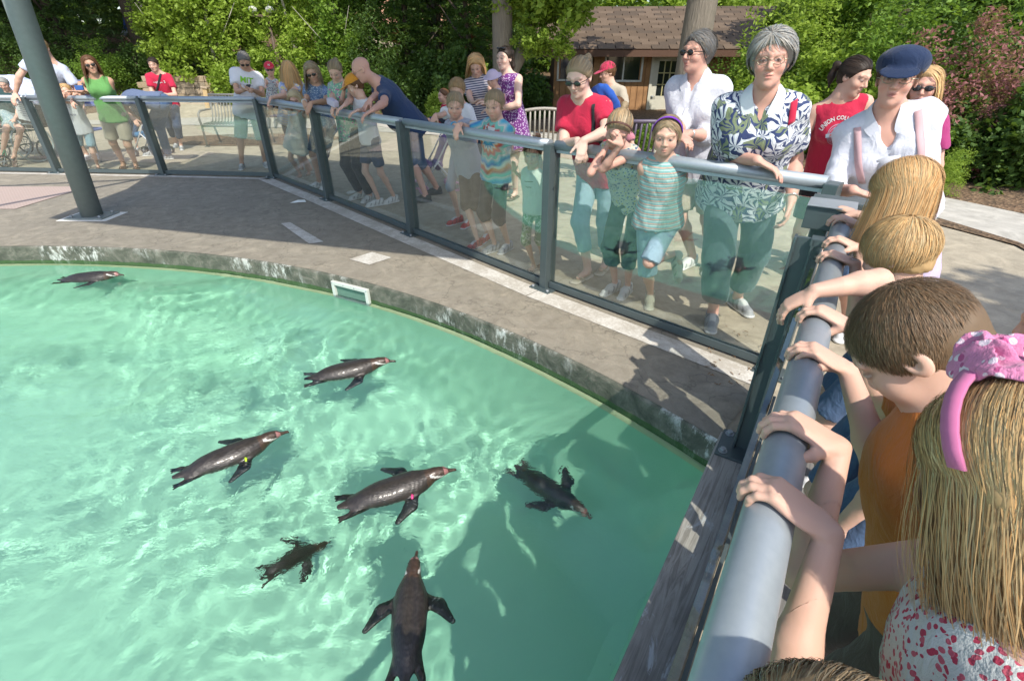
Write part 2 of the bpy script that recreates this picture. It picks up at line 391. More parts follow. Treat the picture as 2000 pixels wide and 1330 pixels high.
mm = MB(); c0 = W_(460, 283); mm.b.faces.new([mm.b.verts.new((c0.x+1.9*math.cos(a)*(1+.1*math.sin(5*a)), c0.y+.7+.9*math.sin(a), .012)) for a in [i*.393 for i in range(16)]]); tag(mm.build('mulch_bed', M_mulch), kind='structure')
# timber beam, planks
RZ_F = math.atan2(FD.y, FD.x)-math.pi/2
rotF = Matrix.Rotation(RZ_F, 3, 'Z')
def onF(a, o, z=0.0):
    "a metres along the near fence from under NP, o metres towards the visitors"
    p = NP+FD*a+FN*o; return Vector((p.x, p.y, z))
a_end = (PT1-NP).dot(FD)+.06
m = MB(); m.box((0, 0, 0), (.135, a_end+1.5, .26), bev=.006)
bo = m.build('timber_beam', M_beam); bo.location = onF((a_end-1.5)/2, -.205+.0675, -.115); bo.rotation_euler.z = RZ_F
tag(bo, 'weathered grey timber beam along the pool edge below the near rail', 'beam')
for k in range(9):
    m = MB(); m.box((0, 0, 0), (.138, 4.6, .036), bev=.004); o = m.build('plank', M_plank)
    o.location = onF(-.15, .06+.144*k+.07, .0); o.rotation_euler.z = RZ_F; tag(o, kind='structure')
# skimmer frame in the curb, litter
sk = empty('skimmer_box', (0, 0, 0)); tag(sk, 'white plastic skimmer frame set in the pool curb at the waterline', 'skimmer')
p = W_(664, 555); ang = math.atan2(p.y-PC.y, p.x-PC.x); rz = ang-math.pi/2
c = Vector((PC.x+(PR-.03)*math.cos(ang), PC.y+(PR-.03)*math.sin(ang), -.135)); sk.location = c; sk.rotation_euler.z = rz+math.pi
M_plastic = plain('white_plastic', (.60, .63, .58), .4)
m = MB()
for (x, z, dx, dz) in ((0, .075, .40, .03), (0, -.075, .40, .03), (-.185, 0, .03, .12), (.185, 0, .03, .12)): m.box((x, 0, z), (dx, .03, dz), bev=.003)
m.build('frame', M_plastic, sk)
m = MB(); m.box((0, -.012, 0), (.34, .006, .12)); m.build('opening', plain('skimmer_inside', (.12, .22, .17), .6), sk)
for x in (-.19, -.06, .06, .19):
    m = MB(); m.sph((x, .016, .078), .005, 8); m.build('screw', M_steel, sk)
m = MB(); bmp = [(-.09, -.03, .0), (.02, -.06, .012), (.1, .0, .004), (.07, .04, .02), (-.03, .05, .006)]
vs = [m.b.verts.new(v_) for v_ in bmp]; cc = m.b.verts.new((0, 0, .028))
for i in range(5): m.b.faces.new((vs[i], vs[(i+1) % 5], cc))
pp = m.build('paper_scrap', plain('paper_white', (.75, .78, .76), .7), None, W_(583, 396)+Vector((0, 0, .006))); tag(pp, 'crumpled white paper scrap lying on the shaded deck', 'litter')
sm = pp.modifiers.new('s', 'SOLIDIFY'); sm.thickness = .002
# ---------------------------------------------------------------- glass fences
GZ = 1.005
def post(parent, x, y, rz, h=1.075):
    m = MB(); ro = Matrix.Rotation(rz, 3, 'Z')
    m.box((0, -.052, h/2), (.062, .010, h), bev=.002); m.box((-.026, 0, h/2), (.010, .094, h), bev=.002); m.box((.026, 0, h/2), (.010, .094, h), bev=.002); m.box((0, .052, h/2), (.062, .010, h-.07), bev=.002)
    m.box((0, -.004, h-.004), (.066, .10, .012), bev=.002)
    o = m.build('post', M_dark, parent); o.location = (x, y, 0); o.rotation_euler.z = rz
    m = MB(); m.box((0, -.03, .008), (.20, .15, .014), bev=.004); pl = m.build('base_plate', M_dark, o)
    for dx in (-.075, .075):
        for dy in (-.08, .02):
            m = MB(); m.tube([(dx, dy, .012), (dx, dy, .028)], .012, 6); m.build('bolt', M_steel, o)
    return o
def fence_run(parent, p, q, ext=.0):
    d = (q-p); L = d.length; rz = math.atan2(d.y, d.x); mid = (p+q)/2
    m = MB(); m.box((0, 0, .53), (L-.075, .011, .93)); g = m.build('glass_panel', M_glass, parent); g.location = (mid.x, mid.y, 0); g.rotation_euler.z = rz
    m = MB(); m.box((0, -.016, .045), (L-.07, .012, .05), bev=.002); m.box((0, .016, .045), (L-.07, .012, .05), bev=.002); m.box((0, 0, .026), (L-.07, .02, .012)); g = m.build('bottom_channel', M_dark, parent); g.location = (mid.x, mid.y, 0); g.rotation_euler.z = rz
    m = MB(); m.tube([(-L/2+.03-ext, 0, 0), (L/2-.03+ext, 0, 0)], .033, 20); m.box((0, 0, -.036), (L-.08, .03, .022), bev=.002)
    g = m.build('handrail', M_rail, parent); g.location = Vector((mid.x, mid.y, RAILZ))+offs(p, q, -.012); g.rotation_euler.z = rz
    return rz
def _v(p): return Vector((p[0], p[1], 0))
RAILZ = 1.07
gf = empty('glass_fence', post_xy[3]); tag(gf, 'long glass fence with grey posts and round silver handrail around the pool deck', 'fence')
off0 = Vector(gf.location)
pr = [p-off0 for p in post_xy]
rzs = []
for a, b in zip(pr, pr[1:]): rzs.append(fence_run(gf, _v(a), _v(b)))
for i, p in enumerate(pr):
    rz = rzs[min(i, len(rzs)-1)] if i == 0 else (rzs[i-1]+rzs[min(i, len(rzs)-1)])/2
    post(gf, p.x, p.y, rz)
# near fence
nf = empty('glass_fence', onF(1, 0)); nf.rotation_euler.z = RZ_F+math.pi/2; tag(nf, 'near glass fence with a thick handrail that the children hold on to', 'fence')
b0 = 1.0
m = MB(); L0, L1 = -1.6-b0, 1.86-b0
m.tube([(L0, 0, 1.037), (L1, 0, 1.037)], .034, 40); m.build('handrail', M_rail, nf)
m = MB(); m.box(((L0+L1)/2, .048, .52), (L1-L0, .011, .93)); m.build('glass_panel', M_glass, nf)
m = MB(); m.box(((L0+L1)/2, .032, .06), (L1-L0, .014, .08), bev=.002); m.box(((L0+L1)/2, .064, .06), (L1-L0, .014, .08), bev=.002); m.build('bottom_channel', M_dark, nf)
def post2(x):
    m = MB(); h = 1.02
    m.box((0, 0, h/2), (.012, .064, h), bev=.002); m.box((0, .030, h/2), (.05, .010, h), bev=.002); m.box((0, -.030, h/2), (.05, .010, h), bev=.002); o = m.build('post', M_dark, nf); o.location = (x, .10, .014)
    m = MB(); m.box((0, .03, .008), (.20, .13, .014), bev=.004); m.build('base_plate', M_dark, o)
    for dx in (-.07, .07):
        m = MB(); m.tube([(dx, .065, .014), (dx, .065, .032)], .013, 6); m.tube([(dx, .065, .014), (dx, .065, .018)], .02, 12); m.build('bolt', M_steel, o)
    m = MB(); m.box((0, -.07, h-.01), (.05, .10, .03), bev=.003); m.build('rail_bracket', M_dark, o)
a1 = (W_(1452, 885).xy-NP).dot(FD)
post2(a1-b0); post2(a1-b0-2.0); 
# corner head: the welded box where both rails end
m = MB(); m.box((1.80-b0, .06, 1.035), (.13, .15, .09), bev=.004); m.box((1.93-b0, .03, 1.05), (.12, .20, .06), bev=.004); m.box((1.86-b0, .07, .52), (.09, .06, 1.03), bev=.003); m.build('corner_head', M_dark, nf)
m = MB(); m.box((1.80-b0, .05, 1.085), (.15, .17, .006), bev=.002); m.build('corner_cap', M_steel, nf)
# ---------------------------------------------------------------- leaning pole and the canopy it carries
pb = W_(182, 424)
po = empty('leaning_pole', pb); tag(po, 'thick leaning grey steel pole bolted to the deck, upper part in the sun', 'pole')
m = MB(); top = Vector((.20, .12, 4.05)); m.tube([(0, 0, .02), top*.5, top], .105, 36); M_pole = plain('pole_paint', (.205, .235, .225), .5, .1, bump=.03, bscale=90); m.build('shaft', M_pole, po)
m = MB(); m.box((0, 0, .016), (.42, .30, .016), bev=.004); o = m.build('base_plate', M_pole, po)
for dx in (-.16, .16):
    for dy in (-.10, .10): m = MB(); m.tube([(dx, dy, .02), (dx, dy, .045)], .016, 6); m.build('bolt', M_steel, po)
m = MB(); m.box((0, -.0, .006), (.56, .36, .004)); m.build('grout_pad', M_white, po)
ca = empty('shade_canopy', (-2, 3, 4)); tag(ca, 'shade canopy on steel beams above the pool deck', 'canopy')
cp = [(-4.05, 2.35), (.83, 1.02), (1.55, 1.9), (.3, 5.2), (-4.6, 6.77), (-4.15, 4.37)]
m = MB(); m.prism([(x+2, y-3) for x, y in cp], .06, .08); m.build('canopy_sheet', plain('canopy_fabric', (.5, .48, .42), .8), ca)
def beam(a, b, r): m = MB(); m.tube([Vector(a)-ca.location, Vector(b)-ca.location], r, 12); m.build('beam', M_pole, ca)
beam((-4.7, 5.6, 3.95), (1.2, 4.0, 3.95), .05); beam((-5.6, 2.0, 3.95), (-3.2, 6.9, 3.95), .04); beam((-6.2, 4.0, 3.95), (-3.9, 4.6, 3.95), .035)
# ================================================================ woods, cabin, wall
def leaf_mat(name, a, b, tr=.35, rough=.55):
    t = NT(name); v = t.co('Object'); oi = t.n('ObjectInfo').outputs['Random']; n = t.noise(v, 2.2, 3); n2 = t.noise(v, 17, 2)
    c = t.mix(t.ramp(t.math('MULTIPLY_ADD', n2, .7, t.math('MULTIPLY', n, .45)), [(.38, (0,)*3), (.78, (1,)*3)]), a, b); c = t.mix(t.math('MULTIPLY', oi, .35), c, tuple(x*.6 for x in a))
    t.p(Base_Color=c, Roughness=rough, Specular_IOR_Level=.3); tl = t.n('BsdfTranslucent', i_Color=t.mix(.5, c, (.25, .38, .03)))
    mx = t.n('MixShader', i_0=tr, i_1=t.bsdf.outputs[0], i_2=tl.outputs[0]); t.L.new(mx.outputs[0], t.out.inputs[0]); return t.m
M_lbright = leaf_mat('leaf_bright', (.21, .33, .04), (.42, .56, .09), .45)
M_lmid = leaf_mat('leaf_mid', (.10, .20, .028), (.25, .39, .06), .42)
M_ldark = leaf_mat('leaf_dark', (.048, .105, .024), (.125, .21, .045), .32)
M_lspruce = leaf_mat('spruce_needles', (.045, .095, .026), (.12, .19, .05), .26)
M_lpink = leaf_mat('leaf_pink', (.25, .09, .10), (.50, .22, .22), .4)
def bark_mat(name, a, b):
    t = NT(name); v = t.co('Object', (9, 9, 1.6)); n = t.noise(v, 2.2, 7, .7, .8); vo = t.n('TexVoronoi', i_Vector=t.co('Object', (16, 16, 3)), i_Scale=1.4, feature='DISTANCE_TO_EDGE').outputs['Distance']
    t.p(Base_Color=t.mix(n, a, b), Roughness=.9); t.bump(t.math('ADD', n, t.math('MULTIPLY', vo, .6)), .9, .03); return t.m
M_bark = bark_mat('bark_grey', (.10, .085, .065), (.27, .235, .185)); M_barkd = bark_mat('bark_dark', (.035, .025, .018), (.10, .075, .05)); M_birch = bark_mat('bark_birch', (.30, .27, .22), (.52, .49, .43))
def leaves_mesh(name, centres, per, spread, size, seed, flat=.4, droop=0.0, asp=.6):
    rs = np.random.RandomState(seed); C_ = np.repeat(centres, per, 0); n = len(C_)
    d = rs.normal(size=(n, 3)); d *= (rs.rand(n, 1)**.45/np.linalg.norm(d, axis=1)[:, None]); p = C_+d*np.asarray(spread)
    nn = rs.normal(size=(n, 3))+np.array([0, 0, 1.0/flat*.5]); nn /= np.linalg.norm(nn, axis=1)[:, None]
    t_ = rs.normal(size=(n, 3)); t_[:, 2] -= droop; t_ -= (t_*nn).sum(1)[:, None]*nn; t_ /= np.linalg.norm(t_, axis=1)[:, None]; b = np.cross(nn, t_)
    sz = size*(.55+.9*rs.rand(n, 1)); q0 = p-t_*sz; q2 = p+t_*sz; q1 = p+b*sz*asp+nn*sz*.15; q3 = p-b*sz*asp+nn*sz*.15
    V = np.stack([q0, q1, q2, q3], 1).reshape(-1, 3); return mesh_np(V, np.arange(n*4).reshape(n, 4), smooth=False, name=name)
def crown_centres(n, rad, c, seed, shell=.55):
    rs = np.random.RandomState(seed); d = rs.normal(size=(n, 3)); d /= np.linalg.norm(d, axis=1)[:, None]; r = shell+(1-shell)*rs.rand(n, 1)**.6
    wob = 1+.28*np.sin(d[:, :1]*4+seed)+.22*np.sin(d[:, 2:]*6+seed*2)*np.cos(d[:, 1:2]*5)
    return np.asarray(c)+d*r*wob*np.asarray(rad)
CR = {}
def crown(kind):
    if kind in CR: return CR[kind]
    k, i = kind[:-1], int(kind[-1])
    if k == 'broad': me = leaves_mesh('crown', crown_centres(110, (1.9, 1.6, 1.9), (0, 0, 2.6), i), 105, .42, .075, i)
    elif k == 'birch': me = leaves_mesh('crown', crown_centres(120, (1.2, 1.0, 2.2), (0, 0, 2.1), 10+i, .25), 80, .30, .062, i, droop=.8)
    elif k == 'bush': me = leaves_mesh('crown', crown_centres(70, (.9, .75, .75), (0, 0, .62), 20+i, .5), 95, .24, .050, i)
    elif k == 'fine': me = leaves_mesh('crown', crown_centres(75, (1.0, .8, 1.15), (0, 0, 1.05), 25+i, .35), 95, .26, .038, i, asp=.45)
    elif k == 'spruce':
        rs = np.random.RandomState(40+i); cs = []
        for lv in range(13):
            z = .35+lv*.42; r = 2.2*(1-lv/15); m = int(9+r*5)
            for j in range(m):
                a = 6.283*j/m+rs.rand()*.5; L_ = r*(.75+.35*rs.rand())
                for q in np.linspace(.25, 1, 6): cs.append((math.cos(a)*L_*q, math.sin(a)*L_*q, z-.38*q*q*L_*.5+.05*rs.normal()))
        me = leaves_mesh('crown', np.array(cs), 13, (.22, .22, .09), .085, i, flat=.25, droop=.5, asp=.22)
    elif k == 'oak': me = leaves_mesh('crown', crown_centres(46, (1.25, .8, .62), (0, 0, 0), 60+i, .2), 60, .30, .085, i)
    elif k == 'top': me = leaves_mesh('crown', crown_centres(90, (2.6, 2.4, 1.5), (0, 0, 0), 70+i, .2), 60, .5, .13, i)
    CR[kind] = me; return me
def mat_on(o, m): o.material_slots[0].link = 'OBJECT'; o.material_slots[0].material = m
for me_ in (): pass
def plant(name, kind, x, y, s, rz, mat, label, cat, group=None, z=None, trunk=None, tm=None, sz=1.0):
    z = terrain(x, y) if z is None else z; r = empty(name, (x, y, z), rz); tag(r, label, cat, group)
    me = crown(kind)
    if not me.materials: me.materials.append(M_lmid)
    c = bpy.data.objects.new('crown' if name != 'shrub' else 'foliage', me); COL.objects.link(c); c.parent = r; c.scale = (s, s, s*sz); mat_on(c, mat)
    if trunk:
        h, ra = trunk; rs = random.Random(int(x*37+y*11)); m = MB(); lean = (rs.uniform(-.25, .25), rs.uniform(-.2, .2)); pts = [(lean[0]*(k/6)**1.5*h*.3, lean[1]*(k/6)**1.5*h*.3, -.15+h*k/6) for k in range(7)]
        m.tube(pts, [ra*(1.25-.13*k) for k in range(7)], 12)
        for k in range(5):
            b0 = Vector(pts[2+k % 4]); a = rs.uniform(0, 6.28); L_ = h*.28; m.tube([b0, b0+Vector((math.cos(a)*L_*.5, math.sin(a)*L_*.5, L_*.45)), b0+Vector((math.cos(a)*L_, math.sin(a)*L_, L_*1.0))], [ra*.42, ra*.28, ra*.1], 6)
        m.build('trunk', tm or M_bark, r)
    return r
def at(x, Y): s_, c_ = math.sin(PITCH), math.cos(PITCH); return (x-1000)/FPX*(Y*c_+.3), Y
gT = 'trees beyond the walk'; gS = 'shrubs along the mulch beds'
TR = [ # px column, Y, kind, scale, material, label, trunk
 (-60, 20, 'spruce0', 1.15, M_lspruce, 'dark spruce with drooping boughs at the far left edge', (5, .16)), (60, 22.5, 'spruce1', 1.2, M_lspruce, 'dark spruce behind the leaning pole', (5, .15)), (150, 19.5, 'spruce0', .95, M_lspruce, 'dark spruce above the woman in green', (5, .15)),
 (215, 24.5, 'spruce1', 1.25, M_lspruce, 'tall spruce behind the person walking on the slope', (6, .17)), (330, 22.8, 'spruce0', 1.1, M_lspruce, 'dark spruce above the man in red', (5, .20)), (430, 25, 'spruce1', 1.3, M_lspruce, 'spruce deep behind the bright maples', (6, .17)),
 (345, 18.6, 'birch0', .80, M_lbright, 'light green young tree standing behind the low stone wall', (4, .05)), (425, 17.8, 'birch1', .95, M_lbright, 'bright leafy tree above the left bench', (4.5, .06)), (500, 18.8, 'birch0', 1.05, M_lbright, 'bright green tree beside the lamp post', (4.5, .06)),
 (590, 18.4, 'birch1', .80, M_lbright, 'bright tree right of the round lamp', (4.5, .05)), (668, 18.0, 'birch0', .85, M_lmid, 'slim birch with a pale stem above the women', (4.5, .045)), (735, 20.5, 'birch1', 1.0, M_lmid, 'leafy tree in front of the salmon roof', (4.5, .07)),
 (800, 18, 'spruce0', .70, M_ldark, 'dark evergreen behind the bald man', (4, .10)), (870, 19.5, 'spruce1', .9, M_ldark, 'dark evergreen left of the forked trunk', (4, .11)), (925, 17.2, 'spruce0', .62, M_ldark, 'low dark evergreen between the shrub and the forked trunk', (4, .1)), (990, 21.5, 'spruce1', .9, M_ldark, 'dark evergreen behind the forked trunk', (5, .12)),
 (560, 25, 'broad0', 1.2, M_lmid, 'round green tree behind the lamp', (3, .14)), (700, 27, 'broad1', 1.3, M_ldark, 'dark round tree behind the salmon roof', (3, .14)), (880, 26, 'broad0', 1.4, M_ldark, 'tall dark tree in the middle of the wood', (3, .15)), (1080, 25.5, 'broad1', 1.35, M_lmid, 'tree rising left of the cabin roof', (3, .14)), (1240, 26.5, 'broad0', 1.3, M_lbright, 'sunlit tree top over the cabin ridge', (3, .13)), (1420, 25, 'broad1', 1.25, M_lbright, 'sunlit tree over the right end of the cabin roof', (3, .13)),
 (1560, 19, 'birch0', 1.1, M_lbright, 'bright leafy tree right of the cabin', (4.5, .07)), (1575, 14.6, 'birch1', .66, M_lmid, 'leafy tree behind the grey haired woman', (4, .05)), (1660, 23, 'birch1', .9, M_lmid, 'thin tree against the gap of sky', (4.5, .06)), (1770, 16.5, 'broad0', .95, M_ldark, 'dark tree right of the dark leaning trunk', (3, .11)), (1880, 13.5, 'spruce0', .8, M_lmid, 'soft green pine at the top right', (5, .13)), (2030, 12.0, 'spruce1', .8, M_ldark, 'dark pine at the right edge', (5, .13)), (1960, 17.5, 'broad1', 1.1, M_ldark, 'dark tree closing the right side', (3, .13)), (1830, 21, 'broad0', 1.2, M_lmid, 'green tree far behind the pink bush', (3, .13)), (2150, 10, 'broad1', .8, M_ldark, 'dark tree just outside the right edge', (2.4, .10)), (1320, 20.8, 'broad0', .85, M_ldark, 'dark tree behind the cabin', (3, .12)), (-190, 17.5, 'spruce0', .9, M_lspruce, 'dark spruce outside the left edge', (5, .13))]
for x, Y, k, s, m_, lab, tr in TR:
    X_, _ = at(x, Y); plant('spruce_tree' if 'spruce' in k else 'tree', k, X_, Y, s, (x*1.7) % 6.28, m_, lab, 'tree', gT, trunk=tr, tm=M_barkd if 'spruce' in k else (M_birch if 'birch' in k else M_bark), z=terrain(X_, Y)-(.3 if 'broad' in k else .1)-(1.1 if 'broad' in k else 0))
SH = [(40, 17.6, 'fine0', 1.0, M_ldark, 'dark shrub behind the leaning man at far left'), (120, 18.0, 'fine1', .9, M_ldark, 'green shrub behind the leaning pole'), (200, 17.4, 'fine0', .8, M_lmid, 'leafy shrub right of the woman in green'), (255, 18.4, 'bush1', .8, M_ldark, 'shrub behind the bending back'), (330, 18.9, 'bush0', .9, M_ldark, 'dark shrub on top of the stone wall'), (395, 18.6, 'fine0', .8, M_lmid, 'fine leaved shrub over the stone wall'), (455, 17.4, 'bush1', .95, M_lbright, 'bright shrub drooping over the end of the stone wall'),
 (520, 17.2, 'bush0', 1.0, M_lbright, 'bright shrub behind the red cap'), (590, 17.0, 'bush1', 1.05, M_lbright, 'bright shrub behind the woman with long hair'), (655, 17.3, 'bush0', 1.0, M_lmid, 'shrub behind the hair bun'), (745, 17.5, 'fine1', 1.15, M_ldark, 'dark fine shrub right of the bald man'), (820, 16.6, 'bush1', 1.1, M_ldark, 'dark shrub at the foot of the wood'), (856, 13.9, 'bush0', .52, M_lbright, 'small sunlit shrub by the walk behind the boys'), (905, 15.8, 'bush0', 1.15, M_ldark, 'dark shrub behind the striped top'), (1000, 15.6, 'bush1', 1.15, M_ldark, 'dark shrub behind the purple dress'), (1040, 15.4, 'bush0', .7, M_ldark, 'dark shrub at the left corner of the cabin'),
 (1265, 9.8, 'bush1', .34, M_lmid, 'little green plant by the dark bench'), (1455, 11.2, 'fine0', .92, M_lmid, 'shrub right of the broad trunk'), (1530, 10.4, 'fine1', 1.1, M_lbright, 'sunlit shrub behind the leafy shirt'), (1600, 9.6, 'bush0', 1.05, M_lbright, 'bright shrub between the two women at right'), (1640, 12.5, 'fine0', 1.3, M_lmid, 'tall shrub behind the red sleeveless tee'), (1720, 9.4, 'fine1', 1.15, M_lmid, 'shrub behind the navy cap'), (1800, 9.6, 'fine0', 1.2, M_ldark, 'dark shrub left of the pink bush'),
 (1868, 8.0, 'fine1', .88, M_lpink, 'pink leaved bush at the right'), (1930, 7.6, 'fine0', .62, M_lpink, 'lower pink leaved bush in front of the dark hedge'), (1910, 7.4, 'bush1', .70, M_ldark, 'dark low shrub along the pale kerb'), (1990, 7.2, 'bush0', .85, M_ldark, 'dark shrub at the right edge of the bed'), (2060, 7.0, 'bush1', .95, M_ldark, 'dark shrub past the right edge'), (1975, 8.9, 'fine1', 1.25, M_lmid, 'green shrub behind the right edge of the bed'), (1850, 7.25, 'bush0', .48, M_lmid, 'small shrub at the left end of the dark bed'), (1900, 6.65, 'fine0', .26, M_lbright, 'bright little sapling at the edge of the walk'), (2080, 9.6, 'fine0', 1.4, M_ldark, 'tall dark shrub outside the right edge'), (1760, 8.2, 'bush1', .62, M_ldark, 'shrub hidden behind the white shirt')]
for x, Y, k, s, m_, lab in SH:
    X_, _ = at(x, Y); plant('shrub', k, X_, Y, s, (x*2.3) % 6.28, m_, lab, 'shrub', gS)
# trees with trunks in plain view
def big_tree(x, Y, r, label, lean=0, fork=None, crowns=(), mat=None, h=7.0, top=None):
    X_, _ = at(x, Y); o = empty('tree', (X_, Y, terrain(X_, Y))); tag(o, label, 'tree'); m = MB()
    pts = [(lean*(k/8)*h, .0, -.1+h*k/8) for k in range(9)]; m.tube(pts, [r*(1.35 if k == 0 else 1.08-.03*k) for k in range(9)], 20)
    for (z0, dx, dy, dz, rr) in (fork or []): b0 = Vector((lean*z0, 0, z0)); m.tube([b0-Vector((0, 0, .1)), b0+Vector((dx*.4, dy*.4, dz*.25)), b0+Vector((dx, dy, dz))], [rr*1.2, rr, rr*.7], 12)
    m.build('trunk', mat or M_bark, o)
    for (k, dx, dy, dz, s, mm) in crowns:
        me = crown(k)
        if not me.materials: me.materials.append(M_lmid)
        c = bpy.data.objects.new('crown', me); COL.objects.link(c); c.parent = o; c.location = (dx, dy, dz); c.scale = (s,)*3; c.rotation_euler.z = dx*3; mat_on(c, mm)
    return o
big_tree(982, 12.6, .215, 'forked grey tree trunk behind the woman in the purple dress', 0, [(1.05, .9, .1, 1.9, .13)], [('oak0', .9, -.2, 2.5, .8, M_lbright), ('oak1', .8, .3, 3.1, .9, M_lbright), ('oak0', -.5, -.3, 1.35, .26, M_lbright), ('top0', 0, 1, 5.6, 1.0, M_lmid), ('oak1', .9, -.4, 1.85, .45, M_lbright)])
big_tree(1338, 10.2, .255, 'broad rough barked trunk in front of the brown cabin', .02, None, [('top0', .5, .8, 5.2, 1.15, M_lmid), ('top1', -2.4, 1.0, 5.4, 1.0, M_lmid)])
big_tree(1688, 13.0, .16, 'dark trunk leaning right behind the young woman in red', .13, [(1.5, -.8, .2, 1.6, .06)], [('oak0', -.6, .2, 2.7, .8, M_lmid), ('oak1', -1.6, .4, 2.3, .8, M_lbright), ('oak0', 1.6, .2, 2.9, .9, M_lmid), ('top1', 1, 1, 5.6, .9, M_lmid)], M_barkd)
sh = big_tree(2600, 1.0, .2, 'shade tree outside the right edge of the photo', 0, None, [('top0', 0, 0, 6.2, .50, M_lmid)]); sh.location = (5.4, -1.9, 0)
big_tree(292, 20.5, .2, 'dark straight trunk among the spruces left of the red shirted man', -.01, None, [('top0', -1.5, -4.2, 5.6, 1.3, M_ldark), ('top1', 2.0, -4.5, 6.0, 1.1, M_ldark)], M_barkd)
big_tree(95, 21.5, .18, 'dark trunk among the spruces behind the leaning pole', .01, None, [('top1', -1.5, -4.2, 5.2, 1.4, M_ldark), ('top0', 2.2, -4.0, 5.6, 1.2, M_ldark)], M_barkd)
big_tree(850, 22.0, .17, 'dark trunk deep in the wood behind the bald man', .01, None, [('top1', .5, -4.4, 5.4, 1.3, M_ldark), ('top0', -2.0, -4.0, 5.9, .9, M_ldark)], M_barkd)
# dappled light needs the wood's own crowns high over the cabin
# low stone wall
sw = empty('stone_wall', (-12.3, 17.6, terrain(-12.3, 17.6))); tag(sw, 'low dry stone retaining wall of tan blocks at the foot of the slope', 'wall')
M_st = [concrete('wall_stone_%d' % i, c, tuple(x*.7 for x in c), 2.0, 0) for i, c in enumerate([(.40, .31, .20), (.48, .38, .27), (.33, .27, .20)])]
x0 = at(268, 17.6)[0]; x1 = at(478, 17.6)[0]; rs = random.Random(4); st_me = {}
for row in range(4):
    x = x0+(row % 2)*.2
    while x < x1:
        L_ = rs.choice([.34, .46, .58]); i = rs.randrange(3); key = (L_, i)
        if key not in st_me:
            m = MB(); m.box((0, 0, 0), (L_-.015, .32, .165), bev=.02); bmesh.ops.recalc_face_normals(m.b, faces=m.b.faces); me = bpy.data.meshes.new('stone'); m.b.to_mesh(me); m.b.free(); me.materials.append(M_st[i]); st_me[key] = me
        o = bpy.data.objects.new('stone', st_me[key]); COL.objects.link(o); o.parent = sw; o.location = (x+L_/2+12.3, rs.uniform(-.03, .03)-.1+.05*row, .08+row*.172); o.rotation_euler.z = rs.uniform(-.04, .04); x += L_
# cabin
cb = empty('cabin', (5.4, 16.6, -.45)); tag(cb, 'small brown timber cabin with white windows and a weathered shingle roof', 'cabin'); cb.rotation_euler.z = R(-2)
M_cab = wood_mat('cabin_siding', (.32, .165, .07), (.42, .23, .105), 'Z', .6); M_cabd = plain('cabin_trim', (.10, .05, .03), .7)
Wd, Hh = 7.6, 2.32
X0 = -4.15
m = MB(); m.box((X0+Wd/2, 1.6, Hh/2), (Wd, 3.1, Hh)); m.build('wall_core', M_cabd, cb)
pm = None; k = 0; xx = X0
openings = [(.12, 1.1, 1.42, 2.14), (1.52, 2.60, 1.40, 2.14), (2.93, 3.80, .0, 2.10)]
me_cache = {}
while xx < X0+Wd-.01:
    a = xx-X0; cuts = [o for o in openings if a+.09 > o[0] and a+.09 < o[1]]
    segs = [(0, Hh)] if not cuts else [(0, cuts[0][2]), (cuts[0][3], Hh)]
    for z0, z1 in segs:
        if z1-z0 < .05: continue
        key = (round(z1-z0, 3));
        if key not in me_cache:
            m = MB(); m.box((0, 0, 0), (.185, .03, z1-z0), bev=.006); bmesh.ops.recalc_face_normals(m.b, faces=m.b.faces); me = bpy.data.meshes.new('siding_board'); m.b.to_mesh(me); m.b.free(); me.materials.append(M_cab); me_cache[key] = me
        o = bpy.data.objects.new('siding_board', me_cache[key]); COL.objects.link(o); o.parent = cb; o.location = (xx+.0975, .03, (z0+z1)/2)
    xx += .195
M_wframe = plain('window_white', (.68, .68, .62), .5); M_pane = NT('window_pane'); M_pane.p(Base_Color=(.02, .025, .025), Roughness=.05, Specular_IOR_Level=.7); M_pane = M_pane.m
def window(a0, a1, z0, z1, mull=True):
    w_ = MB(); cx = X0+(a0+a1)/2; t_ = .055
    for (x, z, dx, dz) in ((cx, z1, a1-a0+t_, t_), (cx, z0, a1-a0+t_, t_), (X0+a0, (z0+z1)/2, t_, z1-z0), (X0+a1, (z0+z1)/2, t_, z1-z0)): w_.box((x, -.0, z), (dx, .06, dz), bev=.005)
    if mull: w_.box((cx, .005, (z0+z1)/2), (.04, .05, z1-z0-t_))
    f = w_.build('window', M_wframe, cb); q = MB(); q.box((cx, .035, (z0+z1)/2), (a1-a0-.01, .008, z1-z0-.01)); q.build('pane', M_pane, f)
window(.12, 1.1, 1.42, 2.14); window(1.52, 2.60, 1.40, 2.14)
dd = MB(); cx = X0+3.365
for (x, z, dx, dz) in ((cx-.46, 1.05, .08, 2.1), (cx+.46, 1.05, .08, 2.1), (cx, 2.12, 1.0, .08)): dd.box((x, 0, z), (dx, .07, dz))
dd.box((cx, .03, .45), (.84, .04, .9)); dd.box((cx-.34, .03, 1.45), (.16, .04, 1.1)); dd.box((cx+.34, .03, 1.45), (.16, .04, 1.1)); dd.box((cx, .03, 1.98), (.84, .04, .12)); dd.box((cx, .03, .95), (.84, .04, .1))
do = dd.build('door', plain('door_paint', (.60, .58, .48), .5), cb)
mq = MB()
for i in range(1, 3): mq.box((cx-.26+.52*i/3, .028, 1.46), (.03, .03, .92))
for i in range(1, 3): mq.box((cx, .030, 1.0+.92*i/3), (.52, .03, .03))
mq.build('muntins', plain('muntin_yellow', (.50, .45, .22), .5), do); mq = MB(); mq.box((cx, .04, 1.46), (.54, .01, .95)); mq.build('pane', M_pane, do); mq = MB(); mq.sph((cx-.36, -.01, .98), .035, 8); mq.build('handle', M_steel, do)
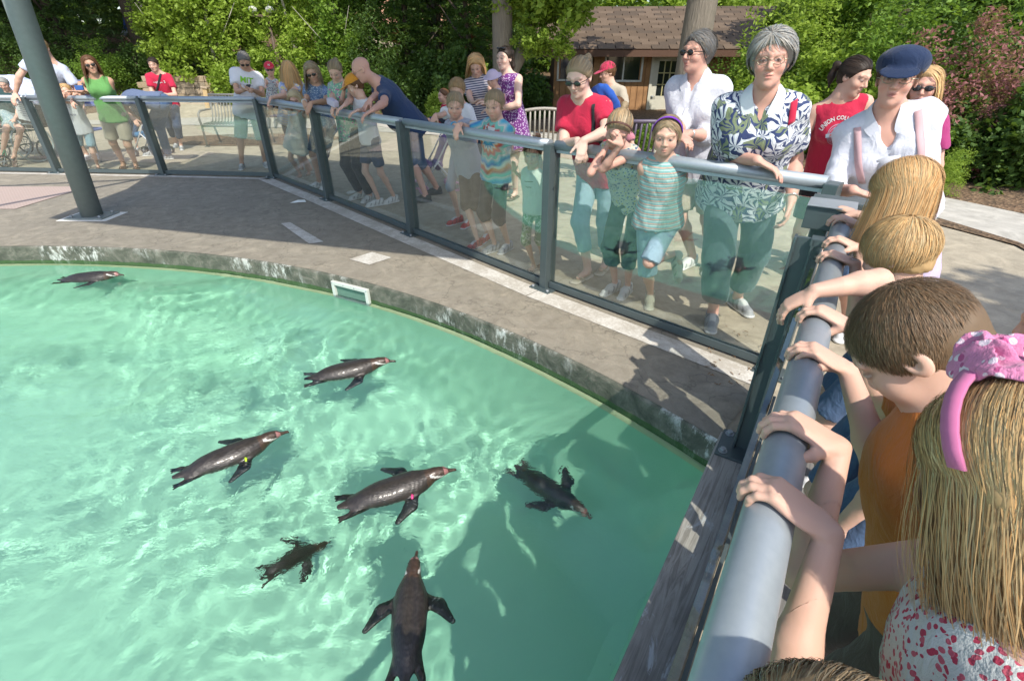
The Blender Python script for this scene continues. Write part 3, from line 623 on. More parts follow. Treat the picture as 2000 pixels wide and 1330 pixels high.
M_shg = [plain('roof_shingle_%d' % i, c, .9, bump=.4, bscale=25) for i, c in enumerate([(.105, .072, .045), (.135, .095, .062), (.082, .058, .038)])]
ey, ez, ry, rz_ = -.55, 2.15, 2.9, 3.36
m = MB(); m.prism([(X0-.35, 0), (X0+Wd+.35, 0), (X0+Wd+.35, 1), (X0-.35, 1)], 0, .05); rf = m.build('roof', M_cabd, cb)
sl = math.atan2(rz_-ez, ry-ey); Ls = math.hypot(ry-ey, rz_-ez); rf.location = (0, ey, ez); rf.scale = (1, Ls, 1); rf.rotation_euler.x = sl
m = MB(); m.box((X0+Wd/2, ey-.02, ez-.04), (Wd+.7, .03, .16)); m.build('fascia', M_cabd, cb)
m = MB(); m.prism([(X0-.35, 0), (X0+Wd+.35, 0), (X0+Wd+.35, 1), (X0-.35, 1)], 0, .05); rb = m.build('back_roof', M_cabd, cb); rb.location = (0, ry+(ry-ey), ez); rb.scale = (1, Ls, 1); rb.rotation_euler.x = math.pi-sl
rs = random.Random(9); nr_ = 16; smesh = []
for i in range(3):
    m = MB(); m.box((0, .15, .012), (.50, .30, .018), bev=.004); bmesh.ops.recalc_face_normals(m.b, faces=m.b.faces); me = bpy.data.meshes.new('shingle'); m.b.to_mesh(me); m.b.free(); me.materials.append(M_shg[i]); smesh.append(me)
inv = Vector((math.cos(sl), math.sin(sl)))
cnt = 0
for row in range(nr_):
    x = X0-.32-(row % 2)*.25
    while x < X0+Wd+.1 and cnt < 296:
        d = row*Ls/nr_; o = bpy.data.objects.new('shingle', smesh[rs.randrange(3)]); COL.objects.link(o); o.parent = cb; o.location = (x+.25, ey+inv.x*d-.06*inv.y, ez+inv.y*d+.062*inv.x+.0); o.rotation_euler.x = sl+.03; o.scale.x = .96; x += .505; cnt += 1
        if cnt >= 296: break
# the other building in the wood
hb = empty('house', (-6.2, 26.0, .8)); tag(hb, 'house with a salmon tiled roof half hidden by the birches', 'house')
m = MB(); m.box((0, 1.5, 1.0), (9.5, 3, 2.3)); m.build('wall', plain('house_wall', (.26, .10, .05), .8), hb)
m = MB(); m.b.faces.new([m.b.verts.new(p) for p in ((-5.2, -.6, 2.0), (5.2, -.6, 2.0), (3.2, 2.0, 3.9), (-3.2, 2.0, 3.9))]); m.b.faces.new([m.b.verts.new(p) for p in ((-5.2, -.6, 1.95), (-3.2, 2, 3.85), (-5.2, 4.6, 1.95))]); m.b.faces.new([m.b.verts.new(p) for p in ((5.2, -.6, 1.95), (5.2, 4.6, 1.95), (3.2, 2, 3.85))])
ro = m.build('roof', plain('salmon_roof', (.50, .27, .19), .8, bump=.4, bscale=12), hb); sdm = ro.modifiers.new('s', 'SOLIDIFY'); sdm.thickness = .08
for x in (-3.2, -.4, 2.2):
    m = MB(); m.box((x, -.03, 1.2), (1.1, .05, 1.0), bev=.01); f = m.build('window', plain('house_window_frame', (.6, .5, .42), .6), hb); m = MB(); m.box((x, -.06, 1.2), (.95, .02, .85)); m.build('pane', plain('pale_blind', (.55, .50, .45), .6), f)
pale = empty('outbuilding', (-14.5, 26.5, 2.0)); tag(pale, 'pale building glimpsed through the spruces above the slope', 'building')
m = MB(); m.box((0, 1, 1.6), (5, 2, 3.4)); m.build('wall', plain('pale_wall', (.58, .55, .52), .8), pale); m = MB(); m.box((0, .8, 3.4), (5.6, 3, .12)); m.build('roof', M_cabd, pale)
# sky-coloured gap is the sky itself; a far mass of trees closes the horizon
rs_ = np.random.RandomState(3); n_ = 420; ang = np.linspace(.15, math.pi-.15, n_); rr = 34+rs_.rand(n_)*9; cs = np.stack([np.cos(ang)*rr, np.sin(ang)*rr, 1+rs_.rand(n_)*5.0], 1)
gap = (np.abs(np.degrees(np.arctan2(cs[:, 0], cs[:, 1]))-38) < 3.2) & (cs[:, 2] > 2.2); cs = cs[~gap]
fo = link('far_woods', leaves_mesh('far', cs, 95, (2.0, 2.0, 1.6), .30, 5), M_lmid); tag(fo, kind='stuff')
# lamp post and wooden sign post
lx, ly = at(548, 18.0)[0], 18.0; lp = empty('street_lamp', (lx, ly, terrain(lx, ly))); tag(lp, 'brown lamp post with two white globes among the bright leaves', 'lamp')
m = MB(); m.tube([(0, 0, -.1), (0, 0, 2.25)], [.06, .045], 10); m.box((-.18, 0, 2.25), (.62, .06, .06)); m.build('post', plain('brown_post', (.10, .07, .05), .7), lp)
M_globe = plain('globe_glass', (.55, .56, .54), .3)
for dx in (.10, -.42): m = MB(); m.sph((dx, 0, 2.40), .115, 16, (1.1, 1.1, .85)); m.build('globe', M_globe, lp)
sx, sy = at(390, 16.8)[0], 16.8
sp_ = empty('sign_post', (sx, sy, 0)); tag(sp_, 'short leaning tan wooden post in the mulch', 'post'); m = MB(); m.box((0, 0, .35), (.13, .13, .85), bev=.01); m.build('post', wood_mat('tan_post', (.40, .28, .13), (.52, .38, .20), 'Z'), sp_); sp_.rotation_euler = (0, .12, 0)
m = MB(); m.box((0, -.02, .78), (.2, .16, .05), bev=.01); m.build('post_cap', M_st[1], sp_)
# ================================================================ figures: distance fields -> one continuous mesh
def nv(v): v = np.asarray(v, float); return v/(np.linalg.norm(v)+1e-12)
def A3(*v): return np.array(v if len(v) == 3 else v[0], float)
class Field:
    "smooth union of tapered capsules and ellipsoids, meshed by surface nets"
    def __init__(s): s.pr = []
    def cap(s, a, b, ra, rb, k=.02, fa=False, fb=False, fr=None, sc_=None, sub=False):
        s.pr.append(('c', A3(a), A3(b), ra, rb, k, fa, fb, fr, sc_, sub)); return s
    def ell(s, c, rad, fr=None, k=.02, sub=False):
        s.pr.append(('e', A3(c), A3(rad), k, np.eye(3) if fr is None else fr, sub)); return s
    def cut(s, p, n, k=0.0): s.pr.append(('p', A3(p), nv(n), k)); return s
    def bounds(s, pad):
        lo = np.full(3, 1e9); hi = -lo
        for q in s.pr:
            if q[0] == 'c' and not q[10]:
                r = max(q[3], q[4])*(1 if q[9] is None else max(1, 1/min(q[9]))); lo = np.minimum(lo, np.minimum(q[1], q[2])-r); hi = np.maximum(hi, np.maximum(q[1], q[2])+r)
            elif q[0] == 'e' and not q[5]:
                r = max(q[2]); lo = np.minimum(lo, q[1]-r); hi = np.maximum(hi, q[1]+r)
        return lo-pad, hi+pad
    def mesh(s, lo, hi, h, wr=0.0, wf=30.0, seed=0):
        lo = np.asarray(lo, float); hi = np.asarray(hi, float)
        ax = [np.arange(lo[i], hi[i]+h, h) for i in range(3)]
        F = np.full([len(a) for a in ax], 1.0, np.float32)
        for q in s.pr:
            if q[0] == 'p': 
                P0, n_ = q[1], q[2]
                d = (ax[0]-P0[0])[:, None, None]*n_[0]+(ax[1]-P0[1])[None, :, None]*n_[1]+(ax[2]-P0[2])[None, None, :]*n_[2]
                d = d.astype(np.float32)
                if q[3]: hh = np.clip(.5+.5*(d-F)/q[3], 0, 1); F = F+(d-F)*hh+q[3]*hh*(1-hh)
                else: F = np.maximum(F, d)
                continue
            if q[0] == 'c':
                _, a, b, ra, rb, k, fa, fb, fr, scl, sub = q
                r = max(ra, rb)*(1 if scl is None else max(1, 1/min(scl))); l0 = np.minimum(a, b)-r-k-2*h; l1 = np.maximum(a, b)+r+k+2*h
            else:
                _, c, rad, k, fr, sub = q; r = max(rad); l0 = c-r-k-2*h; l1 = c+r+k+2*h
            i0 = [max(0, int(math.floor((l0[i]-lo[i])/h))) for i in range(3)]
            i1 = [min(len(ax[i]), int(math.ceil((l1[i]-lo[i])/h))+1) for i in range(3)]
            if any(i1[i] <= i0[i] for i in range(3)): continue
            X, Y, Z = np.meshgrid(ax[0][i0[0]:i1[0]], ax[1][i0[1]:i1[1]], ax[2][i0[2]:i1[2]], indexing='ij')
            if q[0] == 'c':
                X = X-a[0]; Y = Y-a[1]; Z = Z-a[2]; ab = b-a; L = np.linalg.norm(ab)+1e-9; u = ab/L
                al = X*u[0]+Y*u[1]+Z*u[2]; t = np.clip(al/L, 0, 1)
                qx = X-t*ab[0]; qy = Y-t*ab[1]; qz = Z-t*ab[2]
                if scl is not None:
                    ex, ey, ez = [(qx*fr[j][0]+qy*fr[j][1]+qz*fr[j][2])*scl[j] for j in range(3)]
                    d = np.sqrt(ex*ex+ey*ey+ez*ez)-(ra+(rb-ra)*t)
                else: d = np.sqrt(qx*qx+qy*qy+qz*qz)-(ra+(rb-ra)*t)
                if fb: d = np.maximum(d, al-L)
                if fa: d = np.maximum(d, -al)
            else:
                X = X-c[0]; Y = Y-c[1]; Z = Z-c[2]
                e = [(X*fr[j][0]+Y*fr[j][1]+Z*fr[j][2]) for j in range(3)]
                k0 = np.sqrt(sum((e[j]/rad[j])**2 for j in range(3))); k1 = np.sqrt(sum((e[j]/rad[j]**2)**2 for j in range(3)))+1e-9
                d = k0*(k0-1)/k1
            sl = tuple(slice(i0[i], i1[i]) for i in range(3)); G = F[sl]
            if sub:
                d = -d; hh = np.clip(.5-.5*(d-G)/k, 0, 1) if False else np.clip(.5+.5*(d-G)/k, 0, 1); F[sl] = G+(d-G)*hh+k*hh*(1-hh)
            else:
                hh = np.clip(.5+.5*(d-G)/k, 0, 1); F[sl] = d+(G-d)*hh-k*hh*(1-hh)
        if wr:
            X, Y, Z = np.meshgrid(*ax, indexing='ij'); rs = np.random.RandomState(seed)
            N = 0
            for i in range(5):
                v = rs.normal(size=3)*wf*(.6+.5*i); N = N+np.sin(X*v[0]+Y*v[1]+Z*v[2]*.6+rs.rand()*6+1.3*np.sin(X*v[1]*.5+Z*v[0]*.6))/(1+.5*i)
            F = F+wr*N.astype(np.float32)
        return surfnet(F, lo, h)
def surfnet(F, lo, h):
    S = F < 0; nx, ny, nz = F.shape
    C = np.zeros((nx-1, ny-1, nz-1), np.int8)
    for dx in (0, 1):
        for dy in (0, 1):
            for dz in (0, 1): C += S[dx:nx-1+dx, dy:ny-1+dy, dz:nz-1+dz]
    act = (C > 0) & (C < 8); ii = np.argwhere(act)
    if len(ii) == 0: return np.zeros((0, 3)), np.zeros((0, 4), int)
    idx = -np.ones(act.shape, np.int64); idx[act] = np.arange(len(ii))
    acc = np.zeros((len(ii), 3)); cnt = np.zeros(len(ii))
    cor = [(0, 0, 0), (1, 0, 0), (0, 1, 0), (1, 1, 0), (0, 0, 1), (1, 0, 1), (0, 1, 1), (1, 1, 1)]
    val = [F[ii[:, 0]+c[0], ii[:, 1]+c[1], ii[:, 2]+c[2]] for c in cor]
    for a in range(8):
        for ax_ in range(3):
            if cor[a][ax_]: continue
            b = a+(1, 2, 4)[ax_]; va, vb = val[a], val[b]; m = (va < 0) != (vb < 0)
            t = np.where(m, va/np.where(m, va-vb, 1), 0); p = np.zeros((len(ii), 3)); p += cor[a]; p[:, ax_] += t
            acc += p*m[:, None]; cnt += m
    V = (ii+acc/cnt[:, None])*h+lo
    faces = []
    for ax_ in range(3):
        o = [0, 0, 0]; o[ax_] = 1; A = S[:nx-o[0], :ny-o[1], :nz-o[2]]; B = S[o[0]:, o[1]:, o[2]:]
        e = np.argwhere(A != B); u, v = [(1, 2), (2, 0), (0, 1)][ax_]
        ok = (e[:, u] > 0) & (e[:, v] > 0) & (e[:, u] < F.shape[u]-1) & (e[:, v] < F.shape[v]-1); e = e[ok]
        if not len(e): continue
        def gi(du, dv):
            q = e.copy(); q[:, u] -= du; q[:, v] -= dv; return idx[q[:, 0], q[:, 1], q[:, 2]]
        f = np.stack([gi(1, 1), gi(0, 1), gi(0, 0), gi(1, 0)], 1); ins = A[e[:, 0], e[:, 1], e[:, 2]]
        f[~ins] = f[~ins][:, ::-1]; faces.append(f)
    return V, np.concatenate(faces)
def mesh_field(fd, h, fine=(), wr=0.0, wf=30.0, seed=0):
    "coarse mesh of the whole field; finer inside the boxes of fine=[(centre, half, h)]"
    lo, hi = fd.bounds(2*h); V, F = fd.mesh(lo, hi, h, wr, wf, seed); Vs, Fs = [V], [F]
    cen = V[F].mean(1) if len(F) else np.zeros((0, 3)); keep = np.ones(len(F), bool)
    for c, hf, r in fine:
        c = A3(c); hf = A3(hf) if np.ndim(hf) else np.full(3, hf); keep &= ~(np.abs(cen-c) < hf-h*.55).all(1)
    Fs[0] = F[keep]; n = len(V)
    for c, hf, r in fine:
        c = A3(c); hf = A3(hf) if np.ndim(hf) else np.full(3, hf)
        v, f = fd.mesh(c-hf, c+hf, r); Vs.append(v); Fs.append(f+n); n += len(v)
    V = np.concatenate(Vs); F = np.concatenate(Fs)
    u, inv = np.unique(F, return_inverse=True); return V[u], inv.reshape(F.shape)
def rotm(yaw, pit=0, rol=0):
    "rows: right, forward, up.  yaw 0 looks at -Y, + turns to +X; pitch + looks down"
    y, p, r = R(yaw), R(pit), R(rol); f = A3(math.sin(y), -math.cos(y), 0); u = A3(0, 0, 1); rt = np.cross(f, u)
    f2 = f*math.cos(p)-u*math.sin(p); u2 = u*math.cos(p)+f*math.sin(p)
    r3 = rt*math.cos(r)+u2*math.sin(r); u3 = u2*math.cos(r)-rt*math.sin(r); return np.stack([r3, f2, u3])
# ---- skin, hair, cloth
def skin_mat():
    t = NT('skin'); c = t.n('Attribute', attribute_name='Col').outputs['Color']; v = t.co('Object'); n = t.noise(v, 22, 5, .6)
    c = t.mix(t.math('MULTIPLY', n, .35), c, (.52, .25, .19)); t.p(Base_Color=c, Roughness=.56, Subsurface_Weight=.12, Subsurface_Scale=.012, Specular_IOR_Level=.32)
    t.bsdf.inputs['Subsurface Radius'].default_value = (1, .35, .2); t.bump(t.noise(v, 260, 3), .09, .002); return t.m
M_skin = skin_mat()
def hair_mat():
    t = NT('hair'); c = t.n('Attribute', attribute_name='Col').outputs['Color']; v = t.co('Object', (1, 1, .12)); n = t.noise(v, 130, 3)
    c = t.mix(n, t.mix(.28, c, (.05, .03, .015)), c); t.p(Base_Color=c, Roughness=.55, Specular_IOR_Level=.35); t.bump(n, .08, .002); return t.m
M_hair = hair_mat()
def cloth(name, col=None, pat=None, c2=(.05, .08, .25), c3=(.2, .5, .2), sc_=1.0, rough=.85):
    if ('cl', name) in _mc: return _mc[('cl', name)]
    t = NT(name); v = t.co('tc'); xyz = t.n('SeparateXYZ', i_0=v); c = col
    n = t.noise(v, 5, 4)
    def spots(scale, th, feat='F1', rnd=1.0, warp=.0):
        vv = v
        if warp: vv = t.n('VectorMath', operation='ADD', i_0=v, i_1=t.n('VectorMath', operation='SCALE', i_0=t.n('TexNoise', i_Vector=v, i_Scale=scale*.5).outputs['Color'], i_3=warp).outputs[0]).outputs[0]
        vo = t.n('TexVoronoi', i_Vector=vv, i_Scale=scale, feature=feat); return vo, t.math('LESS_THAN', vo.outputs['Distance'], th)
    if pat == 'stripes':
        s_ = t.math('FRACT', t.math('MULTIPLY', xyz.outputs[2], 38*sc_)); c = t.mix(t.math('LESS_THAN', s_, .45), col, c2)
    elif pat == 'stripes3':
        s_ = t.math('FRACT', t.math('MULTIPLY', xyz.outputs[2], 26*sc_)); c = t.ramp(s_, [(0, col), (.35, c2), (.55, col), (.75, c3)], 'CONSTANT')
    elif pat == 'floral':
        vo, m1 = spots(34*sc_, .36, warp=.02); vo2, m2 = spots(23*sc_, .26, warp=.02); c = t.mix(m1, col, c2); c = t.mix(m2, c, c3)
    elif pat == 'leafy':
        vw = t.n('VectorMath', operation='ADD', i_0=v, i_1=t.n('VectorMath', operation='SCALE', i_0=t.n('TexNoise', i_Vector=v, i_Scale=9, i_Detail=2).outputs['Color'], i_3=.09).outputs[0]).outputs[0]
        w1 = t.n('TexVoronoi', i_Vector=vw, i_Scale=10*sc_); d = t.n('VectorMath', operation='SUBTRACT', i_0=vw, i_1=t.n('VectorMath', operation='SCALE', i_0=w1.outputs['Position'], i_3=1.0).outputs[0]).outputs[0]
        an = t.n('SeparateXYZ', i_0=d); cc_ = t.n('SeparateXYZ', i_0=w1.outputs['Color']); at = t.math('ARCTAN2', t.math('ADD', an.outputs[2], .02), t.math('ADD', an.outputs[0], .015)); pet = t.math('SINE', t.math('MULTIPLY_ADD', at, 8, t.math('MULTIPLY', cc_.outputs[1], 6)))
        wv = t.math('ADD', pet, t.math('MULTIPLY', t.noise(v, 34, 3), 1.3)); cell = cc_.outputs[0]
        pc = t.mix(t.math('GREATER_THAN', cell, .68), (.70, .74, .78), c3); c = t.mix(t.math('GREATER_THAN', wv, .34), t.mix(.10, col, (.2, .28, .45)), pc)
        ln = t.math('LESS_THAN', t.math('ABSOLUTE', t.math('SUBTRACT', wv, 1.0)), .13); c = t.mix(t.math('MULTIPLY', ln, .6), c, c2)
    elif pat == 'tiedye':
        r_ = t.n('VectorMath', operation='LENGTH', i_0=t.n('VectorMath', operation='MULTIPLY', i_0=v, i_1=(1, 0, 1)).outputs[0]).outputs[1 if False else 'Value']
        at = t.math('ARCTAN2', xyz.outputs[2], xyz.outputs[0]); f_ = t.math('FRACT', t.math('ADD', t.math('MULTIPLY', r_, 5.2), t.math('MULTIPLY', t.math('ADD', t.math('SINE', t.math('MULTIPLY', at, 13)), t.math('MULTIPLY', t.noise(v, 18, 3), 1.5)), .07)))
        c = t.ramp(f_, [(0, (.62, .58, .50)), (.18, (.10, .42, .55)), (.34, (.04, .22, .50)), (.48, (.60, .62, .55)), (.60, (.62, .20, .07)), (.74, (.50, .09, .10)), (.88, (.18, .50, .42))])
    elif pat == 'denim':
        c = t.mix(t.noise(t.co('tc', (1, 1, .3)), 30, 4), tuple(x*.8 for x in col), tuple(min(1, x*1.3) for x in col)); 
    elif pat == 'camo':
        c = t.ramp(t.noise(v, 16*sc_, 3), [(.42, col), (.48, c2), (.56, c3)], 'CONSTANT')
    c = t.mix(t.math('MULTIPLY', n, .22), c, t.mix(.5, c, (.02, .02, .03)))
    t.p(Base_Color=c, Roughness=rough, Specular_IOR_Level=.25, Sheen_Weight=.15)
    t.bump(t.math('ADD', t.noise(t.co('tc', (1, 1, .55)), 13, 5, .55, 1.0), t.math('MULTIPLY', t.noise(v, 300, 2), .08)), .55, .022); _mc[('cl', name)] = t.m; return t.m
TONES = dict(fair=(.63, .41, .31), pale=(.68, .48, .39), tan=(.50, .31, .21), rosy=(.62, .36, .28))
HAIRC = dict(blond=(.62, .41, .19), ash=(.37, .28, .17), sandy=(.38, .25, .12), brown=(.085, .045, .022), dark=(.030, .019, .013), grey=(.34, .34, .32), salt=(.17, .165, .155), golden=(.64, .40, .18), pale=(.62, .50, .30), chestnut=(.15, .07, .03))
def head_prims(fd, c, M, s, kind='w', jaw=1.0):
    def P(x, y, z): return c+(M[0]*x+M[1]*y+M[2]*z)*s
    fd.ell(P(0, -.014, .034), A3(.074, .092, .080)*s, M, k=.03*s)
    fd.ell(P(0, .022, -.02), A3(.060*jaw, .066, .080)*s, M, k=.03*s)
    ch_ = kind == 'c'; fd.ell(P(0, .045, -.074 if not ch_ else -.066), A3(.040*jaw, .036, .030)*s, M, k=.025*s)
    fd.ell(P(0, .069 if not ch_ else .064, -.088 if not ch_ else -.080), A3(.018, .015, .015)*s, M, k=.015*s)
    if ch_:
        for q in (-1, 1): fd.ell(P(q*.034, .050, -.036), A3(.028, .028, .026)*s, M, k=.02*s)
    for q in (-1, 1):
        fd.ell(P(q*.036, .054, -.020), A3(.026, .026, .026)*s, M, k=.016*s)
        fd.cap(P(0, .083, .030), P(q*.046, .066, .033), .010*s, .010*s, k=.012*s)
        fd.ell(P(q*.030, .094, .012), A3(.017, .013, .011)*s, M, k=.008*s, sub=True)
        fd.ell(P(q*.030, .074, .010), A3(.0135, .0125, .0115)*s, M, k=.003*s)
        fd.ell(P(q*.0105, .090, -.024), A3(.008, .009, .007)*s, M, k=.005*s)
        fd.ell(P(q*.075, -.010, .002), A3(.008, .020, .031)*s, M, k=.008*s); fd.ell(P(q*.081, -.004, .006), A3(.006, .010, .017)*s, M, k=.005*s, sub=True)
    fd.cap(P(0, .080, .020), P(0, .103 if not ch_ else .096, -.018), .0085*s, .0115*s if not ch_ else .0095*s, k=.008*s)
    fd.ell(P(0, .083, -.047), A3(.021, .011, .0055)*s, M, k=.005*s); fd.ell(P(0, .081, -.060), A3(.018, .011, .0065)*s, M, k=.005*s)
    fd.ell(P(0, .096, -.0535), A3(.018, .008, .0016)*s, M, k=.003*s, sub=True)
def head_paint(V, Cc, c, M, s, tone, browc, eyes=True, lips=(.50, .17, .14), shut=False):
    L = (V-c)@M.T/s; x, y, z = L[:, 0], L[:, 1], L[:, 2]; ax = np.abs(x); fr = (y > .045)
    def bl(m, col, a=1.0):
        m = (m*a)[:, None]; Cc[:, :3] = Cc[:, :3]*(1-m)+np.array(col)*m
    bl(np.exp(-(((ax-.038)/.016)**2+((z+.025)/.016)**2))*fr, (tone[0], tone[1]*.62, tone[2]*.6), .5)
    bl(np.clip(1.6-np.sqrt((x/.019)**2+((z+.0535)/.0105)**2)*1.3, 0, 1)*fr*(y > .06), lips, .7)
    bz = .033+.006*np.sin(np.clip((ax-.012)/.036, 0, 1)*3.14)
    bl(np.clip(1.5-np.abs(z-bz)/.0042, 0, 1)*((ax > .012) & (ax < .050))*fr, browc, .5)
    if eyes:
        bl(np.clip(1.7-np.sqrt(((ax-.030)/.0185)**2+((z-.0105)/.0080)**2)*1.2, 0, 1)*fr*(y > .05), (.10, .05, .04), .9)
        if not shut:
            bl(((((ax-.030)/.0155)**2+((z-.0100)/.0055)**2) < 1)*fr*(y > .05)*1.0, (.42, .36, .32), 1)
            bl(((((ax-.030)/.0062)**2+((z-.0105)/.0062)**2) < 1)*fr*(y > .05)*1.0, (.05, .05, .045), 1)
def hand_prims(fd, w, d, n, L, side, curl=(.35, .45, .35), spread=.06, thumb=(.7, .65, .1), tbend=.35):
    """side +1: thumb on the d x n side. returns fingertip list"""
    d = nv(d); n = nv(n-np.dot(n, d)*d); b = np.cross(d, n)*side; tips = []
    u = L/.185
    fd.ell(w+d*.25*L-n*0, A3(.040, .010, .052)*u*A3(1, 1, 1), np.stack([b, n, d]), k=.012*u)
    for i, (ln, of, fw) in enumerate(((.385, .135, .505), (.43, .045, .53), (.40, -.045, .515), (.315, -.130, .475))):
        kn = w+d*fw*L+b*of*L; r = (.0092 if i < 3 else .0080)*u
        fd.cap(w+b*of*.55*L, kn, .012*u, r*1.12, k=.014*u)
        dd = nv(d+b*spread*(1.5-i)); p = kn; a = 0
        for j, fr_ in enumerate((.46, .30, .24)):
            a += curl[j]; q = p+(dd*math.cos(a)+n*math.sin(a))*ln*L*fr_; fd.cap(p, q, r*(1-.07*j), r*(.95-.09*j), k=.0045*u); p = q
        tips.append((p, dd*math.cos(a)+n*math.sin(a), -(dd*-math.sin(a)+n*math.cos(a)), r*.8))
    t0 = w+b*.10*L+d*.06*L+n*.02*L; td = nv(d*thumb[0]+b*thumb[1]+n*thumb[2]); t1 = t0+td*.24*L
    fd.cap(t0, t1, .016*u, .0125*u, k=.014*u); td2 = nv(td+d*tbend+n*tbend*.4); t2 = t1+td2*.17*L; fd.cap(t1, t2, .0115*u, .0100*u, k=.006*u)
    td3 = nv(td2+d*tbend*.6+n*tbend*.5); t3 = t2+td3*.13*L; fd.cap(t2, t3, .0102*u, .0085*u, k=.004*u); tips.append((t3, td3, nv(-n-b*-.4), .0085*u))
    return tips
def ik(S, T, l1, l2, hint):
    D = T-S; L = np.linalg.norm(D); k = L/(l1+l2)
    if k > .985: f = k/.985; l1 *= f; l2 *= f
    if L < abs(l1-l2)+.02: L = abs(l1-l2)+.02
    a = (l1*l1-l2*l2+L*L)/(2*L); hh = math.sqrt(max(0, l1*l1-a*a)); u = D/(np.linalg.norm(D)+1e-9); h = hint-np.dot(hint, u)*u; return S+u*a+nv(h)*hh
# ---- hair strands (flat tapered ribbons lying along the flow of the hair)
def strands(c, M, s, n, col, style, length=.05, width=.004, seed=1, lift=.010, wave=.004, grav=A3(0, 0, -1), whorl=(0, -.45, .9), tie=(0, -.98, .1), seg=9, yface=.066, zlow=-.05, rad=(.074, .092, .080), spread=.0, cvar=.3, hidez=-.045, part=0.0):
    rs = np.random.RandomState(seed); rad = A3(rad)+lift; cc = A3(0, -.014, .034)
    U = rs.normal(size=(n*4, 3)); U /= np.linalg.norm(U, axis=1)[:, None]
    Pp = U*rad+cc; ok = (Pp[:, 2] > zlow) & (.82*(Pp[:, 1]-yface)-.57*(Pp[:, 2]-.055) < 0); U = U[ok][:n]; n = len(U)
    whorl = nv(whorl); tie = nv(tie); g = M@grav; pts = [U*rad*(1+rs.rand(n, 1)*.04)+cc]; u = U.copy(); p = pts[0].copy()
    lens = length*(.75+.5*rs.rand(n)); step = (lens/(seg-1))[:, None]; ph = rs.rand(n)*6.28; falling = np.zeros(n, bool); vel = None; off = 1+rs.rand(n, 1)*.05+.004
    for i in range(seg-1):
        if style == 'pony': t = tie-u*(u@tie)[:, None]
        elif style == 'part': 
            t = np.stack([np.sign(u[:, 0]-part)*.75, -.30+0*u[:, 0], -1.0+0*u[:, 0]], 1); t = t-u*(u*t).sum(1)[:, None]
        else: t = -(whorl-u*(u@whorl)[:, None])
        nt = np.linalg.norm(t, axis=1)[:, None]; t = t/(nt+1e-6); close = (nt[:, 0] < .12) & (style == 'pony')
        q = p+t*step; q[close] = p[close]
        v = (q-cc)/rad; vn = v/np.linalg.norm(v, axis=1)[:, None]; q = cc+vn*rad*off*(1+.01*i*(style == 'short'))
        if style in ('long', 'part', 'whorl'): falling |= (q[:, 2] < hidez) | ((vn@g) > .05)*(q[:, 2] < .03)
        fl = p+(g+np.stack([spread*vn[:, 0]+wave*12*np.sin(ph+i*.9), spread*vn[:, 1]*.5+wave*12*np.cos(ph*1.7+i*.8), 0*ph], 1))*step
        dv_ = np.where(falling[:, None], fl-p, q-p); dv_ /= np.linalg.norm(dv_, axis=1)[:, None]+1e-9
        vel = dv_ if vel is None else vel*.55+dv_*.45; vel /= np.linalg.norm(vel, axis=1)[:, None]+1e-9
        q = np.where(falling[:, None], p+vel*step, q); q += rs.normal(size=q.shape)*.0006; p = q; u = np.where(falling[:, None], u, vn); pts.append(p.copy())
    Pn = np.stack(pts, 1)                                           # n, seg, 3
    out = Pn-cc; out /= np.linalg.norm(out, axis=2)[:, :, None]; T = np.gradient(Pn, axis=1); T /= np.linalg.norm(T, axis=2)[:, :, None]+1e-9
    Sd = np.cross(T, out); Sd /= np.linalg.norm(Sd, axis=2)[:, :, None]+1e-9
    tilt = rs.normal(size=(n, 1, 1))*.15; Sd = Sd+out*tilt; tt = np.linspace(0, 1, seg); wd = width*(.6+.8*rs.rand(n, 1))*(np.minimum(1, 3*tt+.3)*(1-.9*tt**2.2))[None]
    A = Pn-Sd*wd[..., None]*.5; B = Pn+Sd*wd[..., None]*.5
    V = np.stack([A, B], 2).reshape(-1, 3); I = np.arange(n*seg*2).reshape(n, seg, 2)
    F = np.stack([I[:, :-1, 0], I[:, 1:, 0], I[:, 1:, 1], I[:, :-1, 1]], -1).reshape(-1, 4)
    cm = np.repeat((1-cvar+2*cvar*rs.rand(n)), seg*2)[:, None]*np.array(col)[None]*(1+.12*np.repeat(rs.normal(size=(n, 1)), seg*2, 0)*np.array([[1, .2, -.6]]))
    return c+(V@M)*s, F, np.clip(cm, 0, 1)
def join_vf(parts):
    V = np.concatenate([p[0] for p in parts]); C_ = np.concatenate([p[2] for p in parts]); Fs = []; n = 0
    for p in parts: Fs.append(p[1]+n); n += len(p[0])
    return V, np.concatenate(Fs), np.c_[C_, np.ones(len(C_))]
